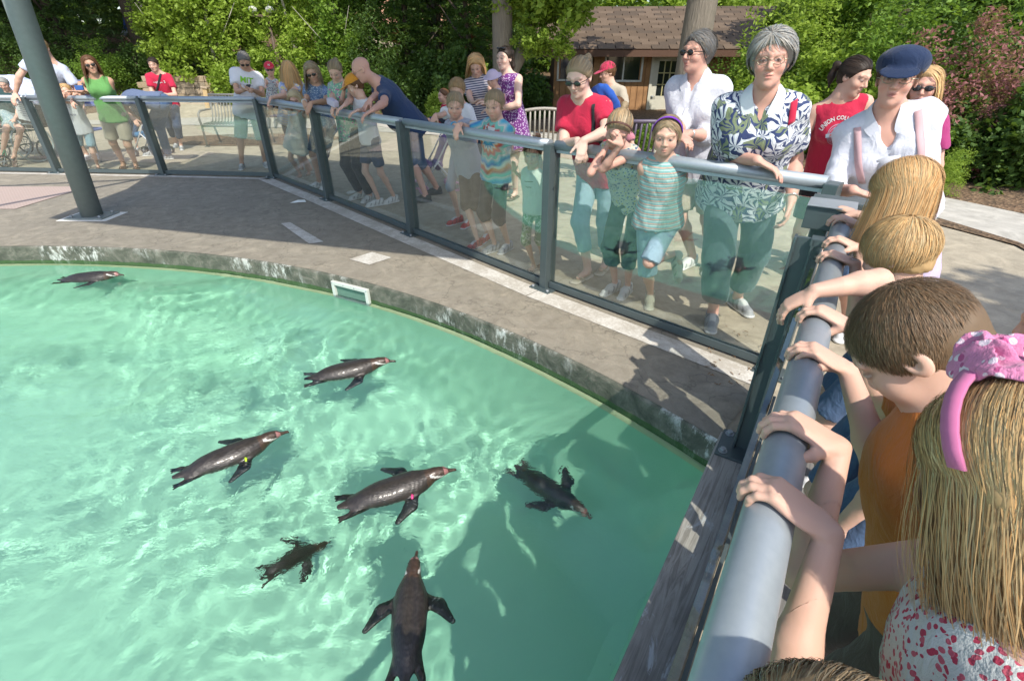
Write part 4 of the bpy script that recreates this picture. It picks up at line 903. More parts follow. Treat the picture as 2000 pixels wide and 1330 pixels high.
def build_hair(parent, org, c, M, s, style, colr, n=350, seed=3, res=.006, extra=None, nmul=3):
    col = np.array(HAIRC[colr] if isinstance(colr, str) else colr); e = dict(extra or {}); fd = Field()
    def P(x, y, z): return c+(M[0]*x+M[1]*y+M[2]*z)*s
    g = A3(0, 0, -1); yf = e.get('yface', .057); lf = e.get('lift', .009 if style in ('short', 'crop', 'pony', 'bun') else .014)
    parts = []
    low = e.get('low', -.055)
    fd.ell(P(0, -.014, .034), (A3(.074, .092, .080)+lf)*s, M, k=.02*s)
    if style in ('crop', 'short', 'pony', 'bun', 'curly'): fd.cap(P(0, -.045, .0), P(0, -.045, -.035), .062*s, .052*s, k=.03*s)
    ln = e.get('length', .2); g = nv(e.get('grav', A3(0, 0, -1)))
    if style in ('long', 'bob'):
        vo = e.get('vol', 1.0)
        for q in (-1, 1): fd.cap(P(q*.045, -.035, .0), P(q*.045, -.040, 0)+g*ln*.62*s, .046*s*vo, .040*s*vo, k=.04*s)
        fd.cap(P(0, -.055, .0), P(0, -.060, 0)+g*ln*.75*s, .050*s*vo, .042*s*vo, k=.04*s)
    fd.cut(P(0, yf, .055), M[1]*.82-M[2]*.57, .022*s)
    if style in ('crop', 'short', 'curly', 'pony', 'bun'): fd.cut(P(0, -.02, low), -M[2]+M[1]*.25, .02*s)
    lo, hi = fd.bounds(.012); V, F = fd.mesh(lo, hi, res, .0011 if style != 'crop' else .0004, 160, seed)
    parts.append((V, F, np.repeat(col[None]*.82, len(V), 0)))
    kw = dict(seed=seed, yface=yf)
    if style == 'crop': parts.append(strands(c, M, s, n, col, 'short',   .018, .0009, seg=3, lift=lf+.002, zlow=low, **kw))
    elif style == 'curly': parts.append(strands(c, M, s, n, col, 'short', .035, .006, lift=lf+.004, zlow=low, wave=.02, **kw))
    elif style == 'short': parts.append(strands(c, M, s, int(n*nmul), col, e.get('flow', 'short'), e.get('slen', .05), e.get('w', .0020), seg=6, whorl=e.get('whorl', (0, -.45, .9)), lift=lf+.003, zlow=low, **kw))
    elif style in ('long', 'bob'): parts.append(strands(c, M, s, n, col, e.get('flow', 'part'), ln+.13, e.get('w', .0055), lift=lf+.003, seg=e.get('seg', 12), zlow=-.06, spread=e.get('spread', .12), wave=e.get('wave', .004), cvar=e.get('cvar', .3), grav=e.get('grav', A3(0, 0, -1)), part=e.get('part', .0), **kw))
    elif style in ('pony', 'bun'):
        tie = e.get('tie', (0, -.95, .25)); parts.append(strands(c, M, s, n, col, 'pony', .16, .0045, lift=lf+.002, zlow=low, tie=tie, **kw))
        T = nv(tie)*(A3(.074, .092, .080)+.022)+A3(0, -.014, .034); tp = P(*T)
        f2 = Field()
        if style == 'bun': f2.ell(tp, A3(.032, .026, .030)*s, M, k=.01)
        else:
            L_ = e.get('tail', .2)*s; bk = nv(-M[1]+A3(0, 0, .0)); p1 = tp+bk*.03*s; p2 = p1+bk*.015*s+g*L_*.5; p3 = p2+g*L_*.5
            f2.cap(tp, p1, .016*s, .020*s); f2.cap(p1, p2, .022*s, .024*s); f2.cap(p2, p3, .022*s, .006*s)
        lo, hi = f2.bounds(.012); V, F = f2.mesh(lo, hi, .005, .0015, 150, seed); parts.append((V, F, np.repeat(col[None]*.8, len(V), 0)))
    V, F, C_ = join_vf(parts); return link('hair', mesh_np(V-org, F, attrs={'Col': C_}), M_hair, parent)
def lerp(a, b, t): return a+(b-a)*t
def bone_frame(up, fwd):
    u = nv(up); f = nv(fwd-np.dot(fwd, u)*u); return np.stack([np.cross(f, u), f, u])
SHOES = {}
def shoe_mesh(col, sole, kind):
    key = (col, sole, kind)
    if key in SHOES: return SHOES[key]
    fd = Field()
    if kind == 'shoe':
        fd.cap((0, -.055, .045), (0, .03, .040), .036, .036, k=.02); fd.cap((0, .03, .036), (0, .12, .028), .038, .030, k=.03); fd.cap((0, -.05, .05), (0, -.045, .088), .034, .036, k=.02, fb=True)
        fd.cap((0, -.06, .012), (0, .13, .012), .040, .038, k=.01, fr=np.eye(3), sc_=(1, 1, 2.2)); fd.cut((0, 0, 0), (0, 0, -1))
    else:
        fd.cap((0, -.07, .010), (0, .13, .010), .036, .044, k=.01, fr=np.eye(3), sc_=(1, 1, 3.0)); fd.cap((-.045, .05, .02), (0, .10, .055), .007, .007, k=.004); fd.cap((.045, .05, .02), (0, .10, .055), .007, .007, k=.004); fd.cut((0, 0, 0), (0, 0, -1))
    lo, hi = fd.bounds(.02); V, F = fd.mesh(lo, hi, .0065)
    C_ = np.repeat(np.array([[*col, 1]]), len(V), 0); C_[V[:, 2] < .020, :3] = sole
    if kind == 'shoe':
        lace = (V[:, 2] > .045) & (V[:, 1] > .0) & (V[:, 1] < .09) & (np.abs(V[:, 0]) < .018); C_[lace, :3] = np.clip(np.array(sole)*.9, 0, 1)
        st = (np.abs(V[:, 0]) > .026) & (np.sin(V[:, 1]*120+V[:, 2]*60) > .55) & (V[:, 2] > .022); C_[st, :3] = C_[st, :3]*.45
    me = mesh_np(V, F, attrs={'Col': C_}); me.materials.append(M_shoe); SHOES[key] = me; return me
t = NT('shoe_leather'); t.p(Base_Color=t.n('Attribute', attribute_name='Col').outputs['Color'], Roughness=.5); t.bump(t.noise(t.co('Object'), 90, 3), .2, .004); M_shoe = t.m
REPORT = []
def person(label, H=1.7, kind='w', head=None, hip=None, yaw=0, hy=None, hp=20, hr=0, feet=None, footyaw=None, arms=(None, None), elb=(None, None),
           hair=None, tone='fair', top=None, bottom=None, shoes=((.7, .7, .7), (.75, .75, .73), 'shoe'), fat=1.0, group=None, cat='person', res=.012, hres=.005, lean=None,
           neck=None, hands=True, glasses=None, hat=None, seed=1, bust=1.0, handres=.0055, knees=(None, None), eyes=True, shut=False, hs=None, nl=None, tube_arms=1.0, fine_extra=(), lips=(.50, .17, .14), acc=None, belly=0.0, kneehint=None, auto=True, tl_=(.46, .60), near=False, hscale=1.0):
    """head/hip: points (x,y,z).  arms: per side (R, L) dict(w=wrist, d=dir, n=palm, c=curl) or 'down' or None"""
    Hg = H
    if feet and auto:
        fm_ = np.mean([A3(*f) if len(f) == 3 else A3(f[0], f[1], 0) for f in feet], 0); fm_[2] = min(A3(*f)[2] if len(f) == 3 else 0 for f in feet)
        H = float(np.clip(np.linalg.norm(A3(head)-fm_)/.925, .86*H, 1.14*H))
    if not near:
        Yh = max(2.2, float(A3(head)[1])); res = min(.024, .0021*Yh+.0075); hres = min(.010, .00075*Yh+.0022); handres = min(.010, .0009*Yh+.0026)
    s = H/1.7; child = kind == 'c'; hs = hs or (s if not child else lerp(1.0, s, .42)); tc = np.array(TONES[tone])
    hd = A3(head); hipc = A3(hip); Mh = rotm(yaw if hy is None else hy, hp, hr); Mb = rotm(yaw)
    if neck is None: N = hd+Mh[1]*-.035*hs-A3(0, 0, 1)*.085*hs+Mh[2]*-.085*hs*.6
    else: N = A3(neck)
    tl0 = np.linalg.norm(N-hipc)
    if auto:
        for q_ in np.linspace(tl_[0], tl_[1], 8):
            h_ = N+(hipc-N)/tl0*q_*s
            if not feet or np.linalg.norm(h_-fm_)-.08*s < .85*s: break
        hipc = h_
    up = nv(N-hipc); T = bone_frame(up, Mb[1]); r_, f_, u_ = T; tl = np.linalg.norm(N-hipc); ch = hipc+up*tl*.66
    org = A3(hipc[0], hipc[1], 0.0); w_ = fat*s; hs = hs*hscale
    if feet: org = A3(np.mean([p[0] for p in feet]), np.mean([p[1] for p in feet]), 0.0)
    shw = (.170 if kind == 'm' else .148)*s*(1 if not child else .93)*(fat*.35+.65); sh = [N-up*.078*s+r_*shw*q-f_*.008 for q in (1, -1)]
    hw = .088*s*(fat*.5+.5); hj = [hipc+r_*hw*q-up*.02*s for q in (1, -1)]
    fd = Field(); thick = 1.0 if not child else .86
    # torso
    fd.ell(hipc, A3(.155*w_, .112*w_, .115*s), T, k=.05*s); fd.cap(hipc+up*.05*s, ch, .118*w_, .130*w_, k=.05*s, fr=T, sc_=(1, 1.35, 1))
    fd.ell(ch+up*.01, A3(.145*w_*(1.08 if kind == 'm' else 1), .104*w_, .165*s), T, k=.05*s)
    fd.cap(lerp(sh[0],sh[1],.06), lerp(sh[0],sh[1],.94), .043*w_, .043*w_, k=.05*s); nr = (.058 if kind == 'm' else .050)*s if not child else .044*hs
    fd.cap(N-up*.03*s, hd+Mh[1]*-.020*hs-Mh[2]*.055*hs, nr*1.08, nr, k=.03*s)
    for q in (0, 1): fd.cap(lerp(N, hd, .10), sh[q]+up*.012, .036*s, .030*s, k=.05*s)
    head_prims(fd, hd, Mh, hs, kind, 1.08 if kind == 'm' else (.97 if not child else .98))
    ball = []; info = {}
    # arms
    ul, fl = .285*s, .245*s; HL = (.182 if kind == 'm' else .168)*s if not child else .165*s*1.02; boxes = []; arm_pts = []; nails = []
    for q, sd_ in ((0, 1), (1, -1)):
        a = arms[q]
        if a is None or a == 'down': a = dict(w=sh[q]-A3(0, 0, 1)*.50*s+r_*sd_*.06*s+f_*.07*s, d=A3(0, 0, -1)+f_*.15, n=-r_*sd_+0*f_, c=(.25, .3, .25))
        wv = A3(a['w']); e = a.get('e'); D_ = np.linalg.norm(wv-sh[q]); mx = (ul+fl)*1.06; hint_ = A3(a['h']) if a.get('h') is not None else (r_*sd_*.7-f_*.4-A3(0, 0, .8))
        if D_ > mx: wv = sh[q]+(wv-sh[q])/D_*mx
        if e is not None and not a.get('force') and (abs(np.linalg.norm(A3(e)-sh[q])/ul-1) > .42 or abs(np.linalg.norm(A3(e)-wv)/fl-1) > .36): hint_ = A3(e)-(sh[q]+wv)/2; hint_[2] = min(hint_[2], -.15); e = None
        e = A3(e) if e is not None else ik(sh[q], wv, ul, fl, hint_)
        dv = nv(a['d']) if a.get('d') is not None else nv(wv-e); n_ = A3(a['n']) if a.get('n') is not None else A3(0, 0, -1); ta = thick*tube_arms*(fat*.5+.5)
        fd.cap(sh[q], e, .046*s*ta, .036*s*ta, k=.03*s); m_ = lerp(e, wv, .28); fd.cap(e, m_, .036*s*ta, .037*s*ta, k=.02*s); fd.cap(m_, wv, .037*s*ta, .0235*s*ta, k=.02*s)
        arm_pts.append((sh[q], e, wv))
        if hands:
            tips = hand_prims(fd, wv+dv*.008, dv, n_, HL, sd_, a.get('c', (.35, .5, .4)), a.get('sp', .05), a.get('t', (.7, .65, .1)), a.get('tb', .35)); nails += tips
            boxes.append((wv+dv*HL*.42+nv(n_)*HL*.12, HL*.72, handres))
    # legs
    ll = .44*s, .42*s; lg = []
    for q, sd_ in ((0, 1), (1, -1)):
        if feet is None: ft = hj[q]-A3(0, 0, hj[q][2])+r_*sd_*.03; 
        else: ft = A3(*feet[q]) if len(feet[q]) == 3 else A3(feet[q][0], feet[q][1], 0)
        fy = (footyaw[q] if footyaw else yaw+sd_*-8); fm = rotm(fy); an = ft+A3(0, 0, .085*s)-fm[1]*.03*s
        kn = A3(knees[q]) if knees[q] is not None else ik(hj[q], an, ll[0], ll[1], kneehint if kneehint is not None else fm[1]+r_*sd_*.02); lg.append((hj[q], kn, an, ft, fm))
        fd.cap(hj[q], kn, .082*w_*thick, .054*s*thick, k=.04*s); cf = lerp(kn, an, .3)-fm[1]*.012*s
        fd.cap(kn, cf, .050*s*thick, .052*s*thick, k=.03*s); fd.cap(cf, an, .050*s*thick, .032*s*thick, k=.02*s)
        fd.cap(an-A3(0, 0, .03*s), an-A3(0, 0, .045*s)+fm[1]*.12*s, .033*s, .022*s, k=.03*s)
    if bust and kind == 'w':
        for q in (1, -1): fd.ell(ch+r_*q*.068*w_+f_*.085*w_+up*.0, A3(.058, .052, .060)*w_*bust**.5, T, k=.03*s)
    if belly: fd.ell(lerp(hipc, ch, .35)+f_*.05*w_, A3(.13, .12, .14)*w_*(1+belly*.3), T, k=.05*s)
    fine = [(hd+Mh[1]*.008*hs+Mh[2]*.01*hs, A3(.125, .125, .135)*hs, hres)]+[b for b in boxes if handres < res]+list(fine_extra)
    V, F = mesh_field(fd, res, fine)
    Cc = np.c_[np.repeat(tc[None], len(V), 0), np.ones(len(V))]; hm_ = np.linalg.norm(V-hd, axis=1) < .15*hs; sub = Cc[hm_]
    hc = HAIRC[hair[1]] if hair and isinstance(hair[1], str) else (hair[1] if hair else (.2, .12, .08))
    head_paint(V[hm_], sub, hd, Mh, hs, tc, tuple(np.array(hc)*.6), eyes and glasses != 'dark', lips, shut); Cc[hm_] = sub
    for p, dr, up_, rr in nails:
        m_ = np.linalg.norm(V-(p+up_*rr), axis=1) < rr*.95; Cc[m_, :3] = Cc[m_, :3]*.5+np.array([.72, .47, .40])*.5
    root = empty('person', org); tag(root, label, cat, group)
    link('body', mesh_np(V-org, F, attrs={'Col': Cc}), M_skin, root)
    def garm(name, f, mat, wr=.0035, wf=26, h=None):
        v, f2 = mesh_field(f, h or res, (), wr*s, wf, seed)
        if not len(f2): return None
        tcv = (v-ch)@T.T/s; return link(name, mesh_np(v-org, f2, attrs={'tc': tcv}), mat, root)
    th = .012*s; gtop = None
    if top:
        style, mat = top[0], top[1]; o = dict(top[2] if len(top) > 2 else {}); g = Field(); hem = o.get('hem', .10)*s; fl_ = o.get('flare', 1.0 if not child else .90); ea = o.get('ease', 1.0); wt = w_*ea
        hm0 = hipc-up*hem
        g.ell(ch+up*.012, A3(.150*wt*(1.08 if kind == 'm' else 1)+th, .110*wt+th, .165*s+th), T, k=.05*s)
        g.cap(lerp(hipc, ch, .75), hm0, .136*wt+th, (.186*wt+th)*fl_, k=.06*s, fb=True, fr=T, sc_=(1, 1.30/o.get('deep', 1.0), 1))
        if bust and kind == 'w':
            for q in (1, -1): g.ell(ch+r_*q*.068*w_+f_*.088*w_, (A3(.060, .054, .062)*w_*bust**.5+th*.7), T, k=.045*s)
        if belly: g.ell(lerp(hipc, ch, .35)+f_*.05*w_, (A3(.13, .12, .14)*w_*(1+belly*.3)+th), T, k=.06*s)
        if style == 'long': g.cap(lerp(sh[0], sh[1], .02), lerp(sh[0], sh[1], .98), .048*w_+th*1.4, .048*w_+th*1.4, k=.045*s)
        if style != 'tank': g.cap(lerp(sh[0],sh[1],.06), lerp(sh[0],sh[1],.94), .043*w_+th, .043*w_+th, k=.045*s)
        else: g.cap(lerp(sh[0], sh[1], .12), lerp(sh[0], sh[1], .88), .046*w_+th*.8, .046*w_+th*.8, k=.04*s)
        for q in (0, 1): g.cap(N-up*.012*s, lerp(N, sh[q], .85)+up*.010, .036*s+th*.6, .036*s+th*.6, k=.04*s)
        for q in (0, 1):
            S0, E0, W0 = arm_pts[q]
            if style == 'tee': g.cap(S0, lerp(S0, E0, o.get('sl', .62)), .046*s*thick*(fat*.5+.5)+th*.8, (.050 if not child else .054)*s*(fat*.5+.5)+th*1.1, k=.03*s, fb=True)
            elif style == 'long': g.cap(S0, E0, .048*s+th, .044*s+th, k=.03*s); g.cap(E0, lerp(E0, W0, o.get('sl', .5)), .044*s+th, .044*s+th, k=.02*s, fb=True)
        nk = N+f_*.045*s+up*.055*s; g.ell(nk, A3(.062, .062, .072)*s*o.get('neck', 1.0), T, k=.012*s, sub=True)
        if o.get('vneck'): g.cap(N+f_*.07*s+up*.05*s, N+f_*.14*s-up*o['vneck']*s, .055*s, .012*s, k=.01, sub=True)
        gtop = garm(o.get('name', 'shirt'), g, mat, o.get('wr', .0042), 24)
    if bottom:
        style, mat = bottom[0], bottom[1]; o = dict(bottom[2] if len(bottom) > 2 else {}); g = Field(); t2 = th*.6
        g.ell(hipc+up*.0, A3(.158*w_+t2, .118*w_+t2, .115*s+t2), T, k=.05*s); g.cap(hipc, hipc+up*.09*s, .128*w_+t2, .120*w_+t2, k=.03, fb=True, fr=T, sc_=(1, 1.3, 1))
        if style == 'skirt':
            mid = (lg[0][2]+lg[1][2])/2; e = lerp(hipc, mid, o.get('len', .5)); g.cap(hipc, e, .170*w_, .225*w_*o.get('flare', 1), k=.05, fb=True, fr=T, sc_=(1, 1.15, 1))
        else:
            for hj_, kn, an, ft, fm in lg:
                k_ = o.get('len', .45)*2
                if k_ <= 1: g.cap(hj_, lerp(hj_, kn, k_), .088*w_*thick+t2, (.082*s*o.get('wide', 1))*thick+t2, k=.03*s, fb=True)
                else:
                    g.cap(hj_, kn, .086*w_*thick+t2, .062*s*thick*o.get('wide', 1)+t2, k=.03*s); g.cap(kn, lerp(kn, an, min(1.0, k_-1)), .062*s*thick*o.get('wide', 1)+t2, .056*s*o.get('wide', 1)*thick+t2, k=.03*s, fb=True)
        garm(o.get('name', 'shorts' if o.get('len', .45) < .6 else 'trousers'), g, mat, .0028)
    if shoes:
        for hj_, kn, an, ft, fm in lg:
            o = bpy.data.objects.new('shoe' if shoes[2] == 'shoe' else 'sandal', shoe_mesh(*shoes)); COL.objects.link(o); o.parent = root
            if shoes[2] != 'shoe' or True: o.scale = (s*1.02 if not child else s*1.12,)*3
            o.location = Vector(ft-org); o.rotation_euler.z = math.atan2(fm[1][1], fm[1][0])-math.pi/2
            if abs(ft[2]) > .05: o.rotation_euler.x = -.9
    if hair: build_hair(root, org, hd, Mh, hs, hair[0], hair[1], hair[2] if len(hair) > 2 else 260, seed+5, max(.005, hres*.9), hair[3] if len(hair) > 3 else None, 3 if near or hd[1] < 4.2 else 1.6)
    def HP(x, y, z): return Vector(hd+(Mh[0]*x+Mh[1]*y+Mh[2]*z)*hs-org)
    if glasses:
        m = MB(); rt = Matrix([list(r) for r in Mh]).transposed()
        if glasses == 'dark':
            for q in (-1, 1): m.sph(HP(q*.031, .094, .008), hs, 14, (.026, .006, .018), rt); m.tube([HP(q*.054, .086, .013), HP(q*.076, .05, .012), HP(q*.080, -.005, .010)], .0028*hs, 6)
            m.tube([HP(-.012, .100, .012), HP(.012, .100, .012)], .003*hs, 6); m.build('sunglasses', M_sung, root)
        elif glasses == 'up':
            for q in (-1, 1): m.sph(HP(q*.036, .055, .105), hs, 14, (.028, .018, .012), rt)
            m.tube([HP(-.02, .06, .11), HP(.02, .06, .11)], .003, 6); m.build('sunglasses', M_sung, root)
        else:
            for q in (-1, 1):
                m.tube([HP(q*.031+.024*math.cos(a), .094-.006*abs(math.cos(a)), .008+.016*math.sin(a)) for a in [i*.4488 for i in range(14)]], .0016*hs, 6, closed=True); m.tube([HP(q*.055, .088, .012), HP(q*.076, .05, .012), HP(q*.080, -.005, .010)], .0018*hs, 6)
            m.tube([HP(-.009, .100, .012), HP(.009, .100, .012)], .0018*hs, 6); m.build('glasses', M_wire, root)
    if hat:
        st, hm2 = hat[0], hat[1]; g = Field(); P = lambda x, y, z: hd+(Mh[0]*x+Mh[1]*y+Mh[2]*z)*hs; dy = hat[2] if len(hat) > 2 else 0
        cM = Mh if not dy else np.stack([Mh[0]*math.cos(dy)+Mh[1]*math.sin(dy), Mh[1]*math.cos(dy)-Mh[0]*math.sin(dy), Mh[2]])
        if st == 'cap':
            g.ell(P(0, -.012, .045), A3(.089, .108, .090)*hs, cM, k=.02); g.cut(P(0, 0, .043), -Mh[2]); fr2 = np.stack([cM[0], cM[1], cM[2]]); cp_ = P(0, -.012, .045)
            g.ell(cp_+cM[1]*.115*hs+cM[2]*.0*hs, A3(.070, .080, .0075)*hs, bone_frame(cM[2]+cM[1]*.18, cM[1]), k=.01)
        elif st == 'newsboy':
            g.ell(P(0, -.022, .072), A3(.104, .115, .070)*hs, bone_frame(Mh[2]-Mh[1]*.15, Mh[1]), k=.03); g.ell(P(0, -.012, .050), A3(.088, .106, .040)*hs, Mh, k=.02); g.ell(P(0, .110, .040), A3(.076, .052, .0075)*hs, bone_frame(Mh[2]+Mh[1]*.55, Mh[1]), k=.010)
        elif st == 'sun':
            g.ell(P(0, -.012, .045), A3(.090, .106, .086)*hs, Mh, k=.02); g.cut(P(0, 0, .036), -Mh[2]); g.ell(P(0, -.012, .036), A3(.145, .155, .012)*hs, Mh, k=.03)
        lo, hi = g.bounds(.012); v, f2 = g.mesh(lo, hi, .0045); link('hat' if st == 'sun' else 'cap', mesh_np(v-org, f2, attrs={'tc': (v-hd)@Mh.T}), hm2, root)
    REPORT.append((label[:34], 'H %.2f>%.2f' % (Hg, H), 'feetY %.2f headY %.2f' % (np.mean([f[1] for f in feet]) if feet else 0, hd[1]), 'torso %.2f' % (tl/s), 'leg %.2f' % max(np.linalg.norm(l[0]-l[2])/(.86*s) for l in lg), 'arm ' + ' '.join('%.2f' % ((np.linalg.norm(a[0]-a[1])+np.linalg.norm(a[1]-a[2]))/(.53*s)) for a in arm_pts)))
    return dict(root=root, org=org, head=hd, Mh=Mh, T=T, ch=ch, hip=hipc, N=N, sh=sh, s=s, hs=hs, arms=arm_pts, HP=HP, top=gtop, legs=lg)
t = NT('sunglass_lens'); t.p(Base_Color=(.015, .013, .012), Roughness=.08, Specular_IOR_Level=.8); M_sung = t.m
M_wire = plain('wire_frame', (.35, .30, .22), .3, .8)
def torso_pt(p, x, z, d=.3):
    "point on the front of the top at torso coordinates x (to the person's right), z"
    T = p['T']; o = p['ch']+T[0]*x*p['s']+T[2]*z*p['s']+T[1]*d-p['org']; me = p['top'].data
    if 'bvh' not in p: 
        p['bvh'] = BVHTree.FromPolygons([v.co for v in me.vertices], [tuple(f.vertices) for f in me.polygons])
    h = p['bvh'].ray_cast(Vector(o), Vector(-T[1]*math.copysign(1, d))); return (h[0], h[1]) if h[0] is not None else (None, None)
def decal(p, polys, mat, name='shirt_print', x0=0, z0=0, size=1, off=.0045, d=.4):
    "polys: list of (verts2d, faces) laid on the chest; +x of the print runs to the viewer's right"
    vs, fs = polys; co = []
    sg = -1 if d > 0 else 1
    for a, b in vs:
        h, nn = torso_pt(p, x0+sg*a*size, z0+b*size, d)
        if h is None: h = Vector(p['ch']+p['T'][0]*(x0+sg*a*size)*p['s']+p['T'][2]*(z0+b*size)*p['s']+p['T'][1]*.1-p['org']); nn = Vector(p['T'][1])
        co.append(h+Vector(p['T'][1])*math.copysign(off, d))
    me = bpy.data.meshes.new(name); me.from_pydata([tuple(c) for c in co], [], fs); me.update(); return link(name, me, mat, p['root'])
def text_polys(txt, bold=True, arc_r=None, fine=.12):
    cu = bpy.data.curves.new('t', 'FONT'); cu.body = txt; cu.align_x = 'CENTER'; cu.align_y = 'CENTER'; cu.resolution_u = 2
    if bold: cu.offset = .025
    o = bpy.data.objects.new('t', cu); me = o.to_mesh(); bm = bmesh.new(); bm.from_mesh(me); o.to_mesh_clear(); bpy.data.objects.remove(o); bpy.data.curves.remove(cu)
    bmesh.ops.subdivide_edges(bm, edges=[e for e in bm.edges if e.calc_length() > .3], cuts=2)
    vs = [(v.co.x, v.co.y) for v in bm.verts]
    if arc_r: vs = [((arc_r+y)*math.sin(x/arc_r), (arc_r+y)*math.cos(x/arc_r)-arc_r) for x, y in vs]
    bm.verts.index_update(); fs = [[v.index for v in f.verts] for f in bm.faces]; bm.free(); return vs, fs
# ================================================================ the visitors
def onrail(x, z, off):
    "point over the far handrail that the photo shows in column x; off metres towards the pool"
    for p, q in zip(post_xy[1:], post_xy[2:]):
        n_ = offs(p, q, 1); a = Vector((p.x, p.y, 0))+n_*off; b = Vector((q.x, q.y, 0))+n_*off; s_, c_ = math.sin(PITCH), math.cos(PITCH); u = (x-1000)/FPX
        f = lambda v: v.x-u*(v.y*c_-(z-CAM_H)*s_)
        fa, fb = f(a), f(b)
        if fa*fb <= 0: return (a+(b-a)*(fa/(fa-fb))).xy.to_3d()+Vector((0, 0, z))
    return W_(x, 300, z)
def RP(x, y, z=1.125): return onrail(x, z, .04)
def RE(x, y, z=1.135): return onrail(x, max(z, 1.135), -.13)
den = cloth('denim', (.07, .12, .22), 'denim'); denl = cloth('light_denim', (.24, .36, .42), 'denim'); dend = cloth('dark_denim', (.035, .055, .10), 'denim')
beige = cloth('khaki_cloth', (.42, .37, .28)); white = cloth('white_cotton', (.66, .67, .70)); black = cloth('black_cloth', (.02, .022, .025)); red = cloth('red_cotton', (.50, .02, .06))
grey = cloth('grey_cotton', (.33, .36, .43)); navy = cloth('navy_cotton', (.025, .05, .12)); green = cloth('green_knit', (.13, .33, .10)); brownc = cloth('brown_shorts', (.10, .075, .06))
W1 = ((.62, .62, .60), (.70, .70, .68), 'shoe'); G1 = ((.30, .31, .32), (.62, .62, .60), 'shoe'); B1 = ((.03, .03, .03), (.05, .05, .05), 'shoe'); SA = ((.12, .07, .05), (.10, .07, .05), 'sandal'); RD = ((.45, .05, .04), (.6, .6, .6), 'shoe'); FL = ((.45, .40, .30), (.5, .45, .36), 'sandal'); CR = ((.50, .50, .38), (.52, .52, .40), 'shoe')
def F2(*a): return [W_(x, y, 0) for x, y in a]
dn = (0, -.15, -1)
def lean2(rx, ry, lx, ly, rex, rey, lex, ley, z=1.115):
    "two forearms on the rail, hands hanging on the pool side"
    return (dict(w=RP(rx, ry, z), e=RE(rex, rey, z+.015), d=(.35, -.5, -.75), n=(.1, .4, -.6), c=(.3, .4, .3)), dict(w=RP(lx, ly, z), e=RE(lex, ley, z+.015), d=(-.35, -.5, -.75), n=(-.1, .4, -.6), c=(.3, .4, .3)))
P = {}
# --- left group
P['A1'] = person('man in pale blue tee leaning on the handrail behind the thick leaning pole', 1.82, 'm', Q_(80, 96, 8.1), Q_(108, 215, 8.4), 12, hp=35, feet=F2((165, 331), (138, 329)), hair=('short', 'sandy'), top=('tee', cloth('pale_blue_tee', (.50, .55, .68)), dict(hem=.06)), bottom=('shorts', beige), shoes=W1,
    arms=(dict(w=RP(30, 186), e=Q_(22, 160, 8.0), d=(0, -.7, -.7), n=(0, .5, -.8)), dict(w=RP(122, 190), e=Q_(117, 160, 8.0), d=(0, -.7, -.7), n=(0, .5, -.8))), hres=.007, handres=.008, seed=2)
P['A2'] = person('man in white tee with red trim bending behind the leaning pole', 1.78, 'm', Q_(86, 108, 9.0), Q_(130, 205, 9.2), 25, hp=30, feet=F2((172, 312), (190, 310)), hair=('short', 'golden'), top=('tee', white), bottom=('shorts', den), arms=(dict(w=Q_(165, 192, 8.6), e=Q_(150, 165, 8.7)), 'down'), hres=.007, handres=.008, seed=3)
P['B'] = person('small blond girl in white tee hooking her elbow over the handrail', 1.28, 'c', Q_(128, 180, 8.05), Q_(155, 240, 8.15), 22, hy=38, hp=0, hr=8, feet=F2((168, 330), (194, 332)), hair=('bob', 'blond', 260, dict(length=.13, lift=.012)), top=('tee', white), bottom=('shorts', denl, dict(len=.38)), shoes=SA,
    arms=(dict(w=RP(140, 208, 1.04), e=RE(150, 193, 1.15), d=(.1, -.3, -1), n=(0, 1, 0)), dict(w=RP(141, 200, 1.16), e=RE(163, 192, 1.14))), hres=.0055, handres=.007, seed=4, shut=True)
P['C'] = person('woman in green sleeveless top and sunglasses leaning on the rail and smiling', 1.70, 'w', Q_(177, 128, 7.95), Q_(224, 232, 8.15), 20, hy=36, hp=3, hr=-8, feet=F2((243, 330), (268, 331)), hair=('bob', 'chestnut', 340, dict(length=.15)), glasses='dark', top=('tank', green), bottom=('shorts', beige, dict(len=.42)), shoes=SA, tone='tan',
    arms=(dict(w=RP(168, 186, 1.16), e=RE(172, 196, 1.13), d=(-.2, -.4, .8), n=(0, .4, .1), c=(.7, .8, .5)), dict(w=RP(182, 187, 1.15), e=RE(218, 190, 1.13), d=(-.8, -.3, .4), n=(-.3, .2, -.8), c=(.7, .8, .5))), hres=.0055, handres=.007, seed=5)
nk = Q_(243, 190, 8.6)
P['D'] = person('person in blue grey shirt and jeans bending far over a folded stroller', 1.75, 'm', nk+Vector((-.12, -.10, -.22)), Q_(316, 200, 8.75), -75, hp=75, neck=nk, feet=F2((328, 312), (300, 305)), hair=('short', 'brown'), top=('tee', cloth('slate_shirt', (.12, .16, .26)), dict(hem=.02)), bottom=('pants', den, dict(len=.97)), shoes=G1,
    auto=False, arms=(dict(w=Q_(258, 230, 8.5), e=Q_(243, 212, 8.6)), dict(w=Q_(262, 225, 8.8), e=Q_(252, 205, 8.9))), hres=.007, handres=.008, seed=6)
